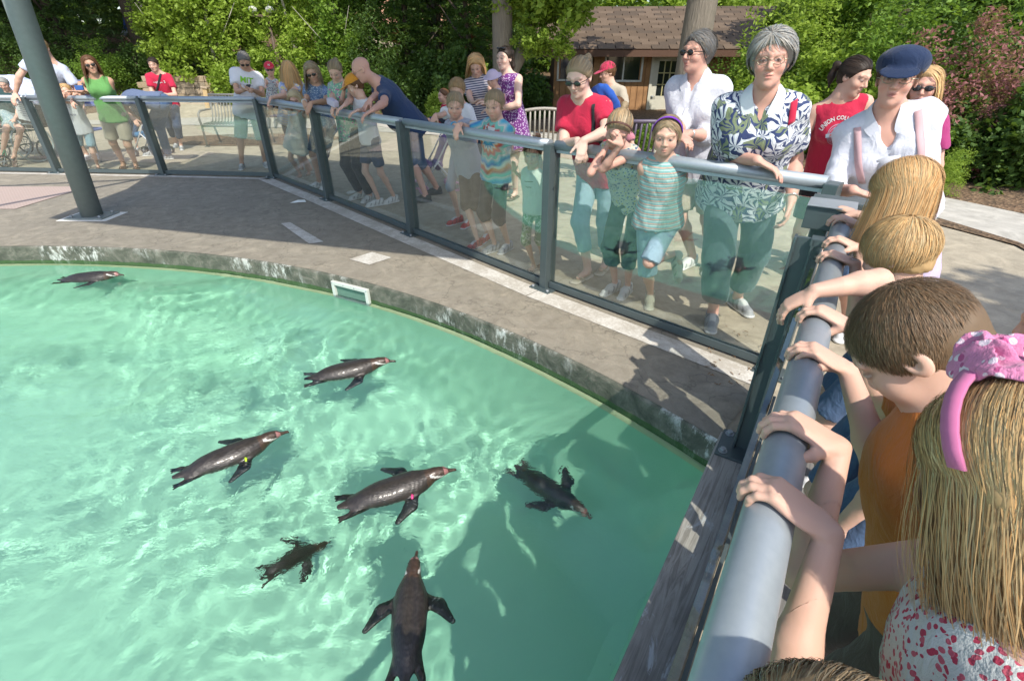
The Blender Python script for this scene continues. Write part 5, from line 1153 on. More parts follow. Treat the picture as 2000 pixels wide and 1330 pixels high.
P['E'] = person('dark haired young man in red tee with a black shoulder strap and jeans', 1.72, 'm', Q_(300, 127, 10.1), Q_(333, 212, 10.3), 20, hy=8, hp=14, feet=F2((346, 288), (356, 293)), hair=('short', 'dark', 360), top=('tee', red), bottom=('pants', dend, dict(len=.80)), shoes=G1,
    arms=(dict(w=Q_(308, 182, 9.9), e=Q_(292, 183, 10.1), d=(1, -.2, -.1), n=(0, .2, -1)), dict(w=Q_(318, 186, 9.9), e=Q_(343, 186, 10.1), d=(-1, -.2, 0), n=(0, .2, -1))), hres=.006, handres=.008, seed=7)
P['F'] = person('grey haired man in white tee with green lettering looking at his phone', 1.80, 'm', Q_(477, 120, 8.3), Q_(485, 222, 8.42), 24, hp=38, feet=F2((474, 330), (520, 326)), hair=('short', 'salt', 360, dict(whorl=(.3, .6, .72))), top=('tee', white, dict(hem=.13, ease=1.06)), bottom=('shorts', cloth('khaki_green', (.34, .33, .24)), dict(len=.5)), shoes=G1, tone='tan', glasses='dark',
    arms=(dict(w=Q_(476, 177, 8.0), e=Q_(452, 182, 8.3), d=(1, -.5, .2), n=(0, .3, -1), c=(.6, .7, .5)), dict(w=Q_(492, 176, 8.0), e=Q_(513, 185, 8.3), d=(-1, -.5, .1), n=(0, .5, 1), c=(.5, .7, .5))), hres=.0055, handres=.007, seed=8, fat=1.08, belly=.3)
P['G'] = person('toddler in red baseball cap and sunglasses held up at the rail', .92, 'c', Q_(527, 137, 8.05), Q_(532, 197, 8.1), 22, hp=5, feet=[Q_(527, 240, 8.0), Q_(540, 240, 8.0)], hair=('short', 'sandy', 150), glasses='dark', hat=('cap', cloth('red_cap', (.55, .02, .05))), top=('tank', cloth('toddler_vest', (.55, .58, .58), 'floral', (.05, .08, .15), (.4, .05, .08))), bottom=('shorts', dend), shoes=W1, footyaw=(0, 0),
    arms=(dict(w=RP(517, 196), e=Q_(514, 180, 8.0)), dict(w=RP(545, 196), e=Q_(553, 180, 8.0))), hres=.006, handres=.008, seed=9, auto=False)
P['H'] = person('woman with long blond hair in striped tee turned away behind the rail', 1.66, 'w', Q_(563, 138, 7.75), Q_(566, 240, 7.95), -130, hy=-140, hp=10, feet=F2((590, 335), (606, 337)), hair=('long', 'golden', 600, dict(length=.42)), top=('tee', cloth('striped_pale', (.50, .52, .62), 'stripes3', (.25, .32, .55), (.6, .5, .25))), bottom=('shorts', dend, dict(len=.5)), shoes=FL,
    arms=(dict(w=RP(549, 195), e=Q_(545, 175, 7.6)), dict(w=RP(529, 200), e=Q_(556, 187, 7.4), d=(-.4, -.4, -.8))), hres=.006, handres=.007, seed=10)
P['I'] = person('small blond girl in a pale dress resting her chin on the handrail', 1.28, 'c', Q_(576, 194, 7.25), Q_(580, 262, 7.4), -15, hy=12, hp=28, hr=-10, feet=F2((586, 350), (604, 345)), hair=('long', 'pale', 330, dict(length=.20)), top=('tank', cloth('pale_dress', (.50, .56, .52)), dict(hem=.28, flare=1.25, name='dress')), bottom=None, shoes=FL,
    arms=(dict(w=RP(572, 205), e=RE(549, 205, 1.13), d=(1, -.3, -.3)), dict(w=RP(588, 212), e=RE(604, 213, 1.12), d=(-.8, -.3, -.5))), hres=.0055, handres=.007, seed=11, shut=True)
P['J'] = person('smiling woman in sunglasses and blue patterned blouse leaning on the rail', 1.68, 'w', Q_(610, 142, 6.75), Q_(632, 240, 6.95), -28, hy=10, hp=22, hr=-12, feet=F2((622, 366), (640, 368)), hair=('bob', 'ash', 380, dict(length=.17)), glasses='dark', top=('tee', cloth('blue_print', (.10, .17, .30), 'floral', (.42, .48, .58), (.25, .32, .45), sc_=1.6)), bottom=('shorts', dend, dict(len=.45)), shoes=W1,
    arms=lean2(594, 209, 608, 212, 596, 196, 648, 196, 1.13), hres=.005, handres=.006, seed=12, tone='tan')
P['K'] = person('woman with hair in a bun and colourful floral top looking down', 1.68, 'w', Q_(655, 140, 6.3), Q_(682, 245, 6.4), -32, hy=0, hp=34, feet=F2((702, 388), (722, 393)), hair=('bun', 'ash', 300), top=('tee', cloth('bright_floral', (.20, .42, .30), 'floral', (.55, .52, .45), (.50, .10, .30)), dict(hem=.14)), bottom=('pants', black, dict(len=.97)), shoes=W1,
    arms=(dict(w=RP(655, 210), e=RE(640, 200, 1.15), d=(-.3, -.5, -.7)), dict(w=RP(672, 212), e=RE(703, 208, 1.15), d=(-.6, -.5, -.4))), hres=.005, handres=.006, seed=13)
P['L'] = person('boy in orange cap and white vest leaning his elbow on the rail', 1.42, 'c', Q_(693, 168, 6.0), Q_(722, 268, 6.1), -45, hy=-70, hp=25, feet=F2((738, 402), (768, 396)), hair=('short', 'chestnut', 200), hat=('cap', cloth('orange_cap', (.60, .26, .03))), top=('tank', white, dict(hem=.06)), bottom=('shorts', dend, dict(len=.38)), shoes=W1,
    arms=(dict(w=Q_(672, 175, 6.0), e=RE(667, 214, 1.12), d=(.3, -.2, .9)), dict(w=RP(700, 221), e=Q_(715, 205, 6.2), d=(-.7, -.5, -.3))), hres=.005, handres=.006, seed=14)
P['M'] = person('bald man with glasses and navy tee leaning both forearms on the rail', 1.84, 'm', Q_(706, 138, 6.0), Q_(806, 245, 6.35), -70, hy=-72, hp=30, neck=Q_(736, 160, 6.1), feet=F2((828, 395), (850, 380)), hair=None, glasses='clear', top=('tee', navy, dict(hem=.12, ease=1.05)), bottom=('shorts', den, dict(len=.58)), shoes=B1, tone='rosy', fat=1.12, belly=.4,
    arms=(dict(w=RP(712, 224), e=Q_(757, 205, 6.3), d=(-.5, -.5, -.6)), dict(w=RP(725, 226, 1.12), e=RE(778, 226, 1.15), d=(-.8, -.3, -.45))), hres=.005, handres=.006, seed=15)
# --- middle group
P['N'] = person('older woman with puffy blond hair and striped top reading behind the boys', 1.62, 'w', Q_(930, 130, 6.9), Q_(945, 232, 6.95), -5, hp=32, hr=-6, feet=F2((935, 360), (955, 362)), hair=('bob', 'golden', 420, dict(length=.06, lift=.030, spread=.3)), top=('tee', cloth('navy_stripes', (.55, .52, .55), 'stripes', (.05, .06, .14)), dict(ease=1.05)), bottom=('pants', dend), shoes=W1,
    arms=(dict(w=Q_(925, 205, 6.4), e=Q_(918, 200, 6.6), d=(1, -.2, 0)), dict(w=Q_(945, 206, 6.3), e=Q_(972, 200, 6.5), d=(-1, -.2, 0))), hres=.005, handres=.006, seed=16)
P['PO'] = person('baby in a lilac sun hat carried between the two women', .72, 'c', Q_(962, 155, 6.15), Q_(975, 195, 6.2), -30, hp=20, feet=[Q_(962, 215, 6.1), Q_(972, 215, 6.1)], hair=('crop', 'blond', 60), hat=('sun', cloth('lilac_hat', (.50, .42, .55))), top=('tee', cloth('lilac_top', (.50, .45, .60))), bottom=('pants', cloth('pink_leggings', (.5, .25, .4))), shoes=None, hres=.005, handres=.007, seed=17,
    arms=(dict(w=Q_(950, 195, 6.05)), dict(w=Q_(975, 195, 6.0))), shut=True)
P['PP'] = person('dark haired woman with sunglasses on her head and purple flowered dress', 1.72, 'w', Q_(985, 116, 6.3), Q_(1000, 225, 6.35), -35, hp=2, feet=F2((985, 386), (1005, 388)), hair=('pony', 'dark', 300, dict(tail=.26)), glasses='up', tone='pale', top=('tank', cloth('purple_floral', (.16, .035, .20), 'floral', (.55, .45, .60), (.45, .35, .5), sc_=1.5), dict(hem=.30, flare=1.15, name='dress')), bottom=None, shoes=SA,
    arms=(dict(w=Q_(955, 205, 5.85), e=Q_(975, 200, 5.8), d=(-1, 0, .1)), dict(w=Q_(965, 215, 6.2), e=Q_(1012, 205, 6.1), d=(-1, 0, 0))), hres=.0048, handres=.006, seed=18)
P['Q'] = person('sandy haired boy in white tee gripping the rail behind his friend', 1.45, 'c', Q_(893, 178, 5.3), Q_(905, 290, 5.35), -35, hy=-10, hp=25, feet=F2((893, 437), (916, 442)), hair=('short', 'sandy', 320), top=('tee', white), bottom=('shorts', grey, dict(len=.55)), shoes=RD,
    arms=(dict(w=RP(826, 238), e=Q_(856, 232, 5.55), d=(-.3, -.5, -.6), n=(0, .3, -1), c=(.5, .7, .5)), 'down'), hres=.005, handres=.006, seed=19)
P['RR'] = person('boy in grey tee with a blue wristband folding his arms on the rail', 1.38, 'c', Q_(889, 207, 4.75), Q_(915, 318, 4.9), -28, hy=2, hp=20, hr=4, feet=F2((930, 484), (950, 470)), hair=('short', 'ash', 380), top=('tee', grey, dict(ease=1.12)), bottom=('shorts', brownc, dict(len=.58, wide=1.15)), shoes=RD,
    arms=(dict(w=RP(893, 256, 1.12), e=RE(856, 262, 1.14), d=(.9, -.3, .1), n=(0, 0, -1)), dict(w=RP(899, 264, 1.13), e=RE(925, 250, 1.17), d=(-.4, -.6, -.5))), hres=.0045, handres=.0055, seed=20)
P['S'] = person('boy in bright tie dye tee leaning on the rail with his mouth open', 1.42, 'c', Q_(966, 206, 4.35), Q_(968, 335, 4.45), -38, hy=-22, hp=18, feet=F2((963, 492), (990, 490)), hair=('short', 'ash', 380), top=('tee', cloth('tie_dye', (.6, .6, .55), 'tiedye'), dict(ease=1.12)), bottom=('shorts', cloth('charcoal_shorts', (.055, .05, .05)), dict(len=.62, wide=1.2)), shoes=G1,
    arms=(dict(w=RP(895, 265, 1.12), e=Q_(925, 252, 4.85), d=(-.2, -.6, -.7), n=(0, .4, -1)), dict(w=Q_(1000, 300, 4.45), e=Q_(1005, 275, 4.8), d=(.5, -.2, .3))), hres=.0045, handres=.0055, seed=21)
P['T'] = person('little boy in pale green vest looking through the glass beside the post', 1.06, 'c', Q_(1040, 302, 3.95), Q_(1045, 400, 4.0), -30, hy=-12, hp=10, feet=F2((1040, 530), (1058, 520)), hair=('short', 'brown', 200), top=('tank', cloth('mint_vest', (.46, .55, .47)), dict(ease=1.1)), bottom=('shorts', cloth('camo', (.10, .20, .10), 'camo', (.4, .45, .35), (.2, .3, .15)), dict(len=.6, wide=1.15)), shoes=SA, tone='tan',
    arms=(dict(w=Q_(1005, 335, 4.15), e=Q_(1018, 350, 4.3), d=(-.1, -.2, 1)), dict(w=Q_(1052, 272, 3.95), e=Q_(1060, 320, 4.0), d=(-.1, -.6, .6), c=(.5, .6, .5))), hres=.0045, handres=.0055, seed=22)
P['U'] = person('woman in red tee and sunglasses leaning forearms on the handrail', 1.70, 'w', Q_(1131, 153, 3.60), Q_(1168, 305, 3.85), -38, hy=-32, hp=24, feet=F2((1142, 545), (1180, 528)), hair=('pony', 'ash', 420, dict(tail=.16)), glasses='dark', tone='pale', top=('tee', red, dict(ease=1.06)), bottom=('pants', denl, dict(len=.80)), shoes=FL, fat=1.12,
    arms=(dict(w=RP(1128, 292, 1.125), e=RE(1092, 262, 1.14), d=(.35, -.5, -.8), n=(0, .5, -.5)), dict(w=RP(1140, 290, 1.13), e=RE(1185, 277, 1.17), d=(-.2, -.5, -.85), n=(0, .5, -.4))), hres=.004, handres=.005, seed=23)
P['V'] = person('girl with a braided headband resting her chin on her fist at the rail', 1.42, 'c', Q_(1208, 254, 3.22), Q_(1232, 392, 3.5), -38, hy=-20, hp=38, hr=10, feet=F2((1196, 570), (1222, 575)), hair=('pony', 'ash', 420, dict(tail=.12)), top=('tank', cloth('print_vest', (.48, .50, .42), 'floral', (.05, .10, .22), (.45, .42, .12), sc_=1.3)), bottom=('shorts', cloth('dark_green_shorts', (.02, .045, .04)), dict(len=.72, wide=1.3)), shoes=W1, tone='rosy',
    arms=(dict(w=RP(1188, 279, 1.125), e=onrail(1162, 1.14, -.06), d=(1, .1, -.1), n=(0, 0, -1)), dict(w=Q_(1213, 283, 3.08), e=RE(1232, 318, 1.12), d=(-.6, 0, .8), n=(-.3, -.2, .5), c=(1, 1.1, .6))), hres=.0038, handres=.005, seed=24, shut=True)
P['W'] = person('girl in purple headband and striped tank standing on one leg', 1.40, 'c', Q_(1302, 268, 3.0), Q_(1285, 430, 3.12), -14, hy=-20, hp=10, feet=[W_(1268, 592), Q_(1318, 515, 3.45)], footyaw=(-15, 10), hair=('short', 'ash', 420, dict(flow='part')), top=('tank', cloth('teal_stripes', (.22, .44, .42), 'stripes3', (.45, .60, .55), (.55, .36, .28), sc_=1.1), dict(hem=.03, flare=1.02)), bottom=('shorts', denl, dict(len=.50)), shoes=CR, knees=(None, Q_(1268, 512, 2.98)),
    arms=(dict(w=Q_(1262, 400, 3.3), e=Q_(1253, 345, 3.2), d=(.5, .6, -.2)), dict(w=Q_(1310, 405, 3.3), e=Q_(1335, 350, 3.15), d=(-.5, .6, -.2))), hres=.0038, handres=.005, seed=25)
P['X'] = person('short haired woman in white blouse and dark glasses looking sideways', 1.70, 'w', Q_(1362, 105, 3.85), Q_(1362, 300, 4.0), -40, hy=-62, hp=2, feet=F2((1345, 520), (1385, 528)), hair=('short', 'salt', 420, dict(lift=.016, whorl=(.3, .55, .75))), glasses='dark', top=('long', cloth('white_eyelet', (.64, .66, .72), 'floral', (.58, .60, .68), (.70, .72, .76), sc_=2.2), dict(sl=.35, hem=.14, ease=1.1, vneck=.10, deep=1.1)), bottom=('pants', beige), shoes=W1, fat=1.15, tone='rosy',
    arms=(dict(w=Q_(1318, 262, 3.55), e=Q_(1330, 235, 3.6), d=(.4, -.5, -.2), n=(0, .3, -.9)), dict(w=Q_(1345, 262, 3.6), e=Q_(1400, 250, 3.85), d=(-1, -.4, -.1), n=(-.2, .5, -.8))), hres=.004, handres=.0048, seed=26)
P['Y'] = person('grey haired woman in glasses and blue leafy shirt with one hand on the rail', 1.72, 'w', Q_(1505, 122, 2.72), Q_(1452, 350, 3.02), -22, hy=-24, hp=1, hr=-3, feet=F2((1388, 632), (1440, 602)), footyaw=(-20, 10), hair=('short', 'grey', 1100, dict(lift=.024, slen=.06, w=.0026, low=-.075, whorl=(.15, .62, .75))), glasses='clear', tone='rosy', top=('tee', cloth('leafy_shirt', (.018, .03, .11), 'leafy', (.03, .05, .16), (.22, .27, .15), sc_=1.6), dict(hem=.12, ease=1.12, sl=.72, vneck=.10, deep=1.08)), bottom=('pants', cloth('dark_green_capri', (.06, .10, .11), 'denim'), dict(len=.86, wide=1.3)), shoes=G1, fat=1.16, bust=1.15,
    arms=(dict(w=RP(1478, 318, 1.14), e=Q_(1412, 305, 2.95), d=(.75, -.6, -.35), n=(0, -.1, -1), c=(.3, .35, .3)), dict(w=Q_(1545, 392, 2.72), e=Q_(1552, 310, 2.9), d=(-.1, -.2, -1), n=(-.8, .3, 0), c=(.4, .5, .4))), hres=.0032, handres=.004, seed=27)
P['Z'] = person('dark haired young woman in red sleeveless college tee looking away', 1.70, 'w', Q_(1668, 152, 3.75), Q_(1625, 345, 3.95), -22, hy=28, hp=18, feet=F2((1545, 512), (1600, 505)), hair=('pony', 'dark', 420, dict(tail=.14, tie=(0, -1, -.1))), top=('tank', red, dict(ease=1.05)), bottom=('shorts', black, dict(len=.4)), shoes=W1,
    arms=('down', 'down'), hres=.0038, handres=.005, seed=28)
P['AA'] = person('woman in navy newsboy cap and open white shirt standing at the corner', 1.70, 'w', Q_(1752, 158, 2.62), Q_(1738, 420, 2.78), -32, hy=-36, hp=1, feet=[(2.2, 2.85), (2.5, 2.85)], hair=('short', 'brown', 300), glasses='clear', hat=('newsboy', cloth('navy_cap', (.008, .022, .065))), tone='rosy', fat=1.14, bust=1.35, lips=(.28, .06, .07),
    top=('long', cloth('white_linen', (.64, .66, .74)), dict(ease=1.08, sl=.25, vneck=.13, neck=1.15, deep=1.08)), bottom=('pants', den), arms=(dict(w=Q_(1665, 372, 2.42), e=Q_(1630, 330, 2.72), d=(.8, -.4, -.2)), dict(w=Q_(1770, 420, 2.6), e=Q_(1830, 350, 2.85))), hres=.0032, handres=.0045, seed=29)
P['AB'] = person('blond woman in sunglasses half hidden behind the navy cap', 1.68, 'w', Q_(1804, 172, 3.35), Q_(1752, 350, 3.4), -38, hp=5, fat=.85, feet=[(2.72, 3.4), (2.9, 3.4)], hair=('bob', 'blond', 320, dict(length=.12)), glasses='dark', top=('tee', cloth('magenta_top', (.35, .04, .16))), bottom=('pants', den), tone='rosy', hres=.0045, handres=.006, seed=30)
P['AC'] = person('person in red cap and tan tee with purple lettering on the back', 1.72, 'm', Q_(1186, 143, 7.6), Q_(1190, 225, 7.75), 150, hy=-75, hp=15, feet=F2((1188, 330), (1200, 330)), hair=('curly', 'chestnut', 200), hat=('cap', cloth('crimson_cap', (.45, .03, .08))), top=('tee', cloth('tan_tee', (.42, .37, .29))), bottom=('shorts', beige), hres=.006, handres=.008, seed=31)
P['AD'] = person('brown haired child standing behind the girl with the headband', 1.20, 'c', Q_(1203, 214, 5.2), Q_(1205, 300, 5.3), 170, hp=10, feet=F2((1198, 438), (1212, 438)), hair=('bob', 'chestnut', 240, dict(length=.10)), top=('tee', cloth('pink_tee', (.5, .2, .25))), bottom=('shorts', den), hres=.006, handres=.008, seed=32)
P['AE'] = person('person in blue tee and grey shorts walking up on the wooded slope', 1.75, 'm', Q_(241, 22, 21.5), Q_(250, 55, 21.6), -30, hp=10, feet=[Q_(262, 90, 21.6), Q_(245, 88, 21.8)], hair=('short', 'brown', 80), top=('tee', cloth('royal_blue_tee', (.03, .08, .32))), bottom=('shorts', grey), res=.02, hres=.012, hands=False, seed=33)
P['AF'] = person('toddler in red top sitting in the pushchair behind the boys', .95, 'c', Q_(866, 188, 7.6), Q_(868, 222, 7.65), -60, hp=5, feet=[Q_(852, 250, 7.5), Q_(856, 252, 7.6)], hair=('short', 'chestnut', 80), top=('tee', red), bottom=('pants', dend), shoes=None, hands=False, hres=.007, seed=34)
P['AG'] = person('child in dark shorts standing half hidden behind the bending person', 1.15, 'c', Q_(262, 196, 10.2), Q_(262, 240, 10.3), 0, hp=30, feet=F2((257, 292), (270, 295)), hair=('short', 'brown', 80), top=('tee', black), bottom=('shorts', dend, dict(len=.6)), shoes=G1, hands=False, hres=.008, seed=35)
P['AH'] = person('seated person with a patterned lap cloth in a wheelchair at the glass', 1.65, 'w', Q_(8, 165, 8.9), Q_(14, 262, 9.0), 20, hp=25, feet=[Q_(30, 312, 8.6), Q_(8, 312, 8.6)], knees=(Q_(40, 252, 8.55), Q_(12, 252, 8.55)), hair=('short', 'grey', 100), top=('tee', cloth('dark_teal_top', (.03, .07, .07))), bottom=('shorts', cloth('lap_print', (.25, .35, .38), 'floral', (.5, .55, .5), (.2, .3, .25)), dict(len=.42)), shoes=SA, hres=.007, handres=.008, seed=36,
    arms=(dict(w=Q_(-8, 245, 8.7)), dict(w=Q_(28, 236, 8.6), e=Q_(34, 228, 8.8))))
# ================================================================ the children at the near rail
FNv = np.array([FN.x, FN.y, 0]); FDv = np.array([FD.x, FD.y, 0]); UPv = A3(0, 0, 1); RC = .034; AXZ = 1.037
def alongF(x, y, z=1.07): return (W_(x, y, z).xy-NP).dot(FD)
def grip(a, L=.132, th=-22, yaw=0.0, e=None, curl=(.62, .70, .5), sp=.05, thumb=(.55, .75, .35), tb=.3, r=RC):
    "hand laid over the rail a metres along it, fingers down the pool side"
    rad = lambda q: UPv*math.cos(R(q))-FNv*math.sin(R(q)); tan = lambda q: -UPv*math.sin(R(q))-FNv*math.cos(R(q))
    kn = onF3(a, 0, AXZ)+rad(th+14)*(r+.0105*L/.132); d = tan(th)*math.cos(yaw)+FDv*math.sin(yaw); d = nv(d); w = kn-d*.50*L
    return dict(w=w, d=d, n=-rad(th), c=curl, sp=sp, t=thumb, tb=tb, e=e)
def onF3(a, o, z=0.0): v = onF(a, o, z); return A3(v.x, v.y, v.z)
YP = math.degrees(math.atan2(-FN.x, FN.y))        # facing the pool
tee_lilac = cloth('lilac_tee', (.52, .44, .62)); orange = cloth('orange_tee', (.52, .17, .03)); dressf = cloth('white_dress_red_flowers', (.55, .58, .55), 'floral', (.42, .04, .08), (.50, .10, .14), sc_=2.6)
def kid(label, head, H, hy, hp, arms, **kw):
    hd = A3(head); s = H/1.7; d = nv(A3(FNv)); n = hd+d*.03*s-UPv*.13*s; hip = A3(hd[0], hd[1], .52*H)+d*(kw.pop('out', .14)); ft = [A3(hip[0], hip[1], 0)+FDv*q*.08+d*kw.get('fo', .02) for q in (1, -1)]; kw.pop('fo', 0)
    return person(label, H, kw.pop('kind', 'c'), hd, hip, YP, hy=hy, hp=hp, feet=ft, arms=arms, res=.008, auto=False, near=True, hscale=kw.pop('hscale', .93), handres=kw.pop('handres', .0024), **kw)
aG = alongF(1672, 425), alongF(1655, 398)
P['K1'] = kid('girl with a golden bob and lilac tee at the corner of the near rail', (1.267, 1.62, 1.21), 1.36, YP-25, 28, (grip(1.75, .125, -8, .45, e=onF3(1.68, .12, .88)), grip(1.60, .128, -20, -.1, e=onF3(1.55, .13, .86), thumb=(.62, -.8, .2))),
    hair=('bob', 'golden', 6500, dict(vol=.85, length=.13, lift=.018, w=.0017, spread=.25, cvar=.2, wave=.002, seg=13)), top=('tee', tee_lilac), bottom=('shorts', den), seed=41, hres=.004, hr=0)
P['K2'] = kid('small blond boy with tousled hair holding the rail with both hands', (1.055, 1.284, 1.126), 1.22, YP-22, 28, (grip(alongF(1652, 476), .122, -20, -.1, e=onF3(alongF(1652, 476)+.02, .12, .86)), grip(alongF(1640, 506), .118, -14, .12, e=onF3(alongF(1640, 506)-.03, .12, .86), thumb=(.6, .4, .8))),
    hair=('short', 'blond', 2200, dict(lift=.012, slen=.07, w=.0018, low=-.06)), top=('tee', cloth('green_tee', (.16, .22, .10))), bottom=('shorts', den), seed=42, hres=.004)
ew = W_(1716, 548, 1.13)
P['K3'] = kid('child hanging a bare forearm and hand over the near rail', (.93, 1.02, 1.02), 1.20, YP, 45, (dict(force=1, w=A3(W_(1592, 568, 1.105)), e=A3(ew), d=A3(W_(1545, 592, 1.065)-W_(1592, 568, 1.105)), n=(.15, .1, -1), c=(.45, .35, .3), t=(.55, .55, .35), tb=.25, sp=.10), 'down'),
    hair=('short', 'brown', 400), top=('tee', cloth('sage_tee', (.20, .24, .16)), dict(sl=.3)), bottom=('shorts', den), seed=43, hres=.005, fine_extra=[(A3(W_(1650, 556, 1.12)), .085, .003)], tube_arms=1.25)
P['K4'] = kid('boy with cropped brown hair and orange tee pressed close to the rail', (.615, .640, 1.215), 1.36, YP-8, 58, (grip(alongF(1628, 622), .138, -18, .05, e=onF3(alongF(1628, 622)+.0, .14, .86), thumb=(.6, .4, .9)), dict(grip(alongF(1610, 700), .140, -24, -.1, e=onF3(alongF(1610, 700)-.06, .16, .84), thumb=(.62, -.85, .2)))),
    hair=('crop', (.19, .125, .07), 26000, dict(lift=.004, low=-.058, yface=.06)), top=('tee', orange), bottom=('shorts', brownc), seed=44, out=.19, hres=.0032, tube_arms=1.1)
P['K5'] = kid('girl with long wavy blond hair and a pink bow headband', (.492, .342, 1.238), 1.42, YP-44, 28, (grip(alongF(1556, 838), .142, -20, -.08, e=A3(W_(1720, 1290, .93))), grip(alongF(1540, 985), .142, -20, .14, e=onF3(alongF(1500, 1200)-.06, .12, .84), thumb=(.6, .4, .9))),
    hair=('long', 'blond', 10000, dict(length=.34, vol=.72, lift=.010, w=.0012, spread=.05, cvar=.15, wave=.014, seg=18, grav=A3(.35, -.22, -.95))), top=('tank', dressf, dict(hem=.25, flare=1.2, name='dress')), bottom=None, seed=45, hres=.0028, tube_arms=1.0)
P['K6'] = kid('child with light brown hair and a white hair clip at the bottom edge', (.262, .165, 1.078), 1.24, YP, 20, ('down', 'down'), hair=('long', 'ash', 4200, dict(vol=.7, length=.2, w=.0016, wave=.003, lift=.010)), top=('tee', white), bottom=('shorts', den), seed=46, hres=.004, handres=.01)
P['K7'] = kid('child at the edge of the photo behind the pink bow', (1.20, .93, 1.09), 1.18, YP, 10, ('down', 'down'), hair=('short', 'sandy', 500), top=('tee', grey), bottom=('shorts', den), seed=47, hres=.005, handres=.01)
for r in REPORT: print(r)
# ================================================================ penguins
def penguin_mesh(seed=0, flap=0.0, turn=0.0, sub=False):
    "nose along +Y, floating level; flap lifts/lowers, turn bends the neck sideways"
    fd = Field(); E = np.eye(3); tn = math.sin(turn)
    fd.ell((0, -.035, 0), (.070, .175, .056), k=.03); fd.ell((0, .055, .002), (.060, .090, .050), k=.04)
    fd.cap((0, .09, .008), (tn*.04, .165, .030), .046, .032, k=.03); fd.ell((tn*.065, .200, .036), (.026, .036, .025), k=.02)
    fd.cap((tn*.08, .226, .032), (tn*.11, .272, .026), .0115, .0065, k=.012); fd.cap((tn*.108, .268, .027), (tn*.112, .278, .020), .0065, .004, k=.005)
    fd.cap((0, -.18, .0), (0, -.262, .004), .030, .010, k=.03, fr=E, sc_=(.7, 1, 1.9))
    for q in (-1, 1):
        fd.cap((q*.035, -.165, -.018), (q*.058, -.235, -.010), .020, .016, k=.02, fr=E, sc_=(1, 1, 1.5)); 
        for dx in (-.016, 0, .016): fd.cap((q*.058, -.230, -.010), (q*.064+dx, -.272, -.006), .009, .005, k=.008, fr=E, sc_=(1, 1, 1.3))
        u = np.stack([nv((q*.6, -.45, flap*.3)), nv((.45*q, .6, 0)), A3(0, 0, 1)]); p0 = A3(q*.052, .062, -.004); p1 = A3(q*.115, .030, -.006+flap*.03); p2 = A3(q*.172, -.040, -.012+flap*.05)
        fr = bone_frame(p2-p0, A3(0, 0, 1)); fd.cap(p0, p1, .024, .031, k=.02, fr=fr, sc_=(1, 2.6, 1)); fd.cap(p1, p2, .031, .013, k=.012, fr=fr, sc_=(1, 2.6, 1))
    lo, hi = fd.bounds(.02); V, F = fd.mesh(lo, hi, .0052, .0005, 180, seed)
    x, y, z = V.T; ax = np.abs(x); C_ = np.repeat(np.array([[.030, .024, .020, 1]]), len(V), 0); rs = np.random.RandomState(seed)
    nzz = .5+.5*np.sin(x*160+3*np.sin(y*70))*np.sin(y*120+2*np.sin(x*90)); C_[:, :3] *= (.7+.8*nzz)[:, None]
    hd = y > .13; C_[hd, :3] *= np.array([1.9, 1.35, 1.0])
    bel = (z < -.026) & (y < .12) & (ax < .075); C_[bel, :3] = (.62, .60, .56)
    st = (np.abs(z+.016-.1*(ax-.05)) < .0055) & (ax > .046) & (ax < .078) & (y > -.14) & (y < .10) & (nzz > .35); C_[st, :3] = (.66, .64, .60)
    hs_ = (np.abs(z-.030+.35*(y-.2)) < .0055) & (np.abs(x-tn*.065) > .019) & (y > .150) & (y < .222); C_[hs_, :3] = (.70, .68, .64)
    pk = (y > .215) & (y < .236) & (z > .024) & (np.abs(x-tn*.08) > .004); C_[pk, :3] = (.42, .20, .19)
    fl = (ax > .085) & (y < .09); C_[fl, :3] = np.array([[.022, .021, .021]])*(.6+.9*nzz[fl])[:, None]
    edge = (ax > .09) & (nzz > .93); C_[edge, :3] = (.25, .25, .25)
    return mesh_np(V, F, attrs={'Col': C_})
t = NT('penguin_plumage'); cN = t.n('Attribute', attribute_name='Col').outputs['Color']; n_ = t.noise(t.co('Object', (1, .25, 1)), 190, 3)
t.p(Base_Color=t.mix(t.math('MULTIPLY', n_, .5), cN, (.012, .010, .010)), Roughness=.42, Specular_IOR_Level=.5, Coat_Weight=.18, Coat_Roughness=.15); t.bump(n_, .5, .004); M_peng = t.m
t = NT('flipper_tag'); t.p(Base_Color=(.45, .75, .03), Roughness=.4); M_tagy = t.m
t = NT('flipper_tag_pink'); t.p(Base_Color=(.75, .06, .22), Roughness=.4); M_tagp = t.m
def pengu(tail, bill, z, label, seed, flap=.2, turn=0.0, sc0=None, pitch=0.0, tagm=None, roll=0.0):
    a = W_(*tail, z); b = W_(*bill, z); d = b-a; s = d.length/.54 if sc0 is None else sc0; mid = (a+b)/2
    r = empty('penguin', (mid.x, mid.y, z), math.atan2(d.y, d.x)-math.pi/2); r.scale = (s,)*3; r.rotation_euler.x = pitch; r.rotation_euler.y = roll
    tag(r, label, 'penguin', 'penguins swimming in the pool'); o = link('body', penguin_mesh(seed, flap, turn), M_peng, r); o.cycles.is_caustics_receiver = True
    e = MB(); e.sph((math.sin(turn)*.065-.0235, .207, .040), .004, 8); e.sph((math.sin(turn)*.065+.0235, .207, .040), .004, 8); e.build('eye', M_sung, r)
    if tagm: m = MB(); m.tube([(.060, .058, -.012), (.075, .050, .016), (.088, .044, -.012)], .006, 8); m.build('flipper_tag', tagm, r)
    return r
pengu((112, 548), (245, 541), WZ-.002, 'penguin splashing near the far curb at the upper left', 1, -.4, .2)
pengu((594, 742), (770, 708), WZ-.001, 'penguin swimming nearest the skimmer with one flipper showing', 2, -.3, .25)
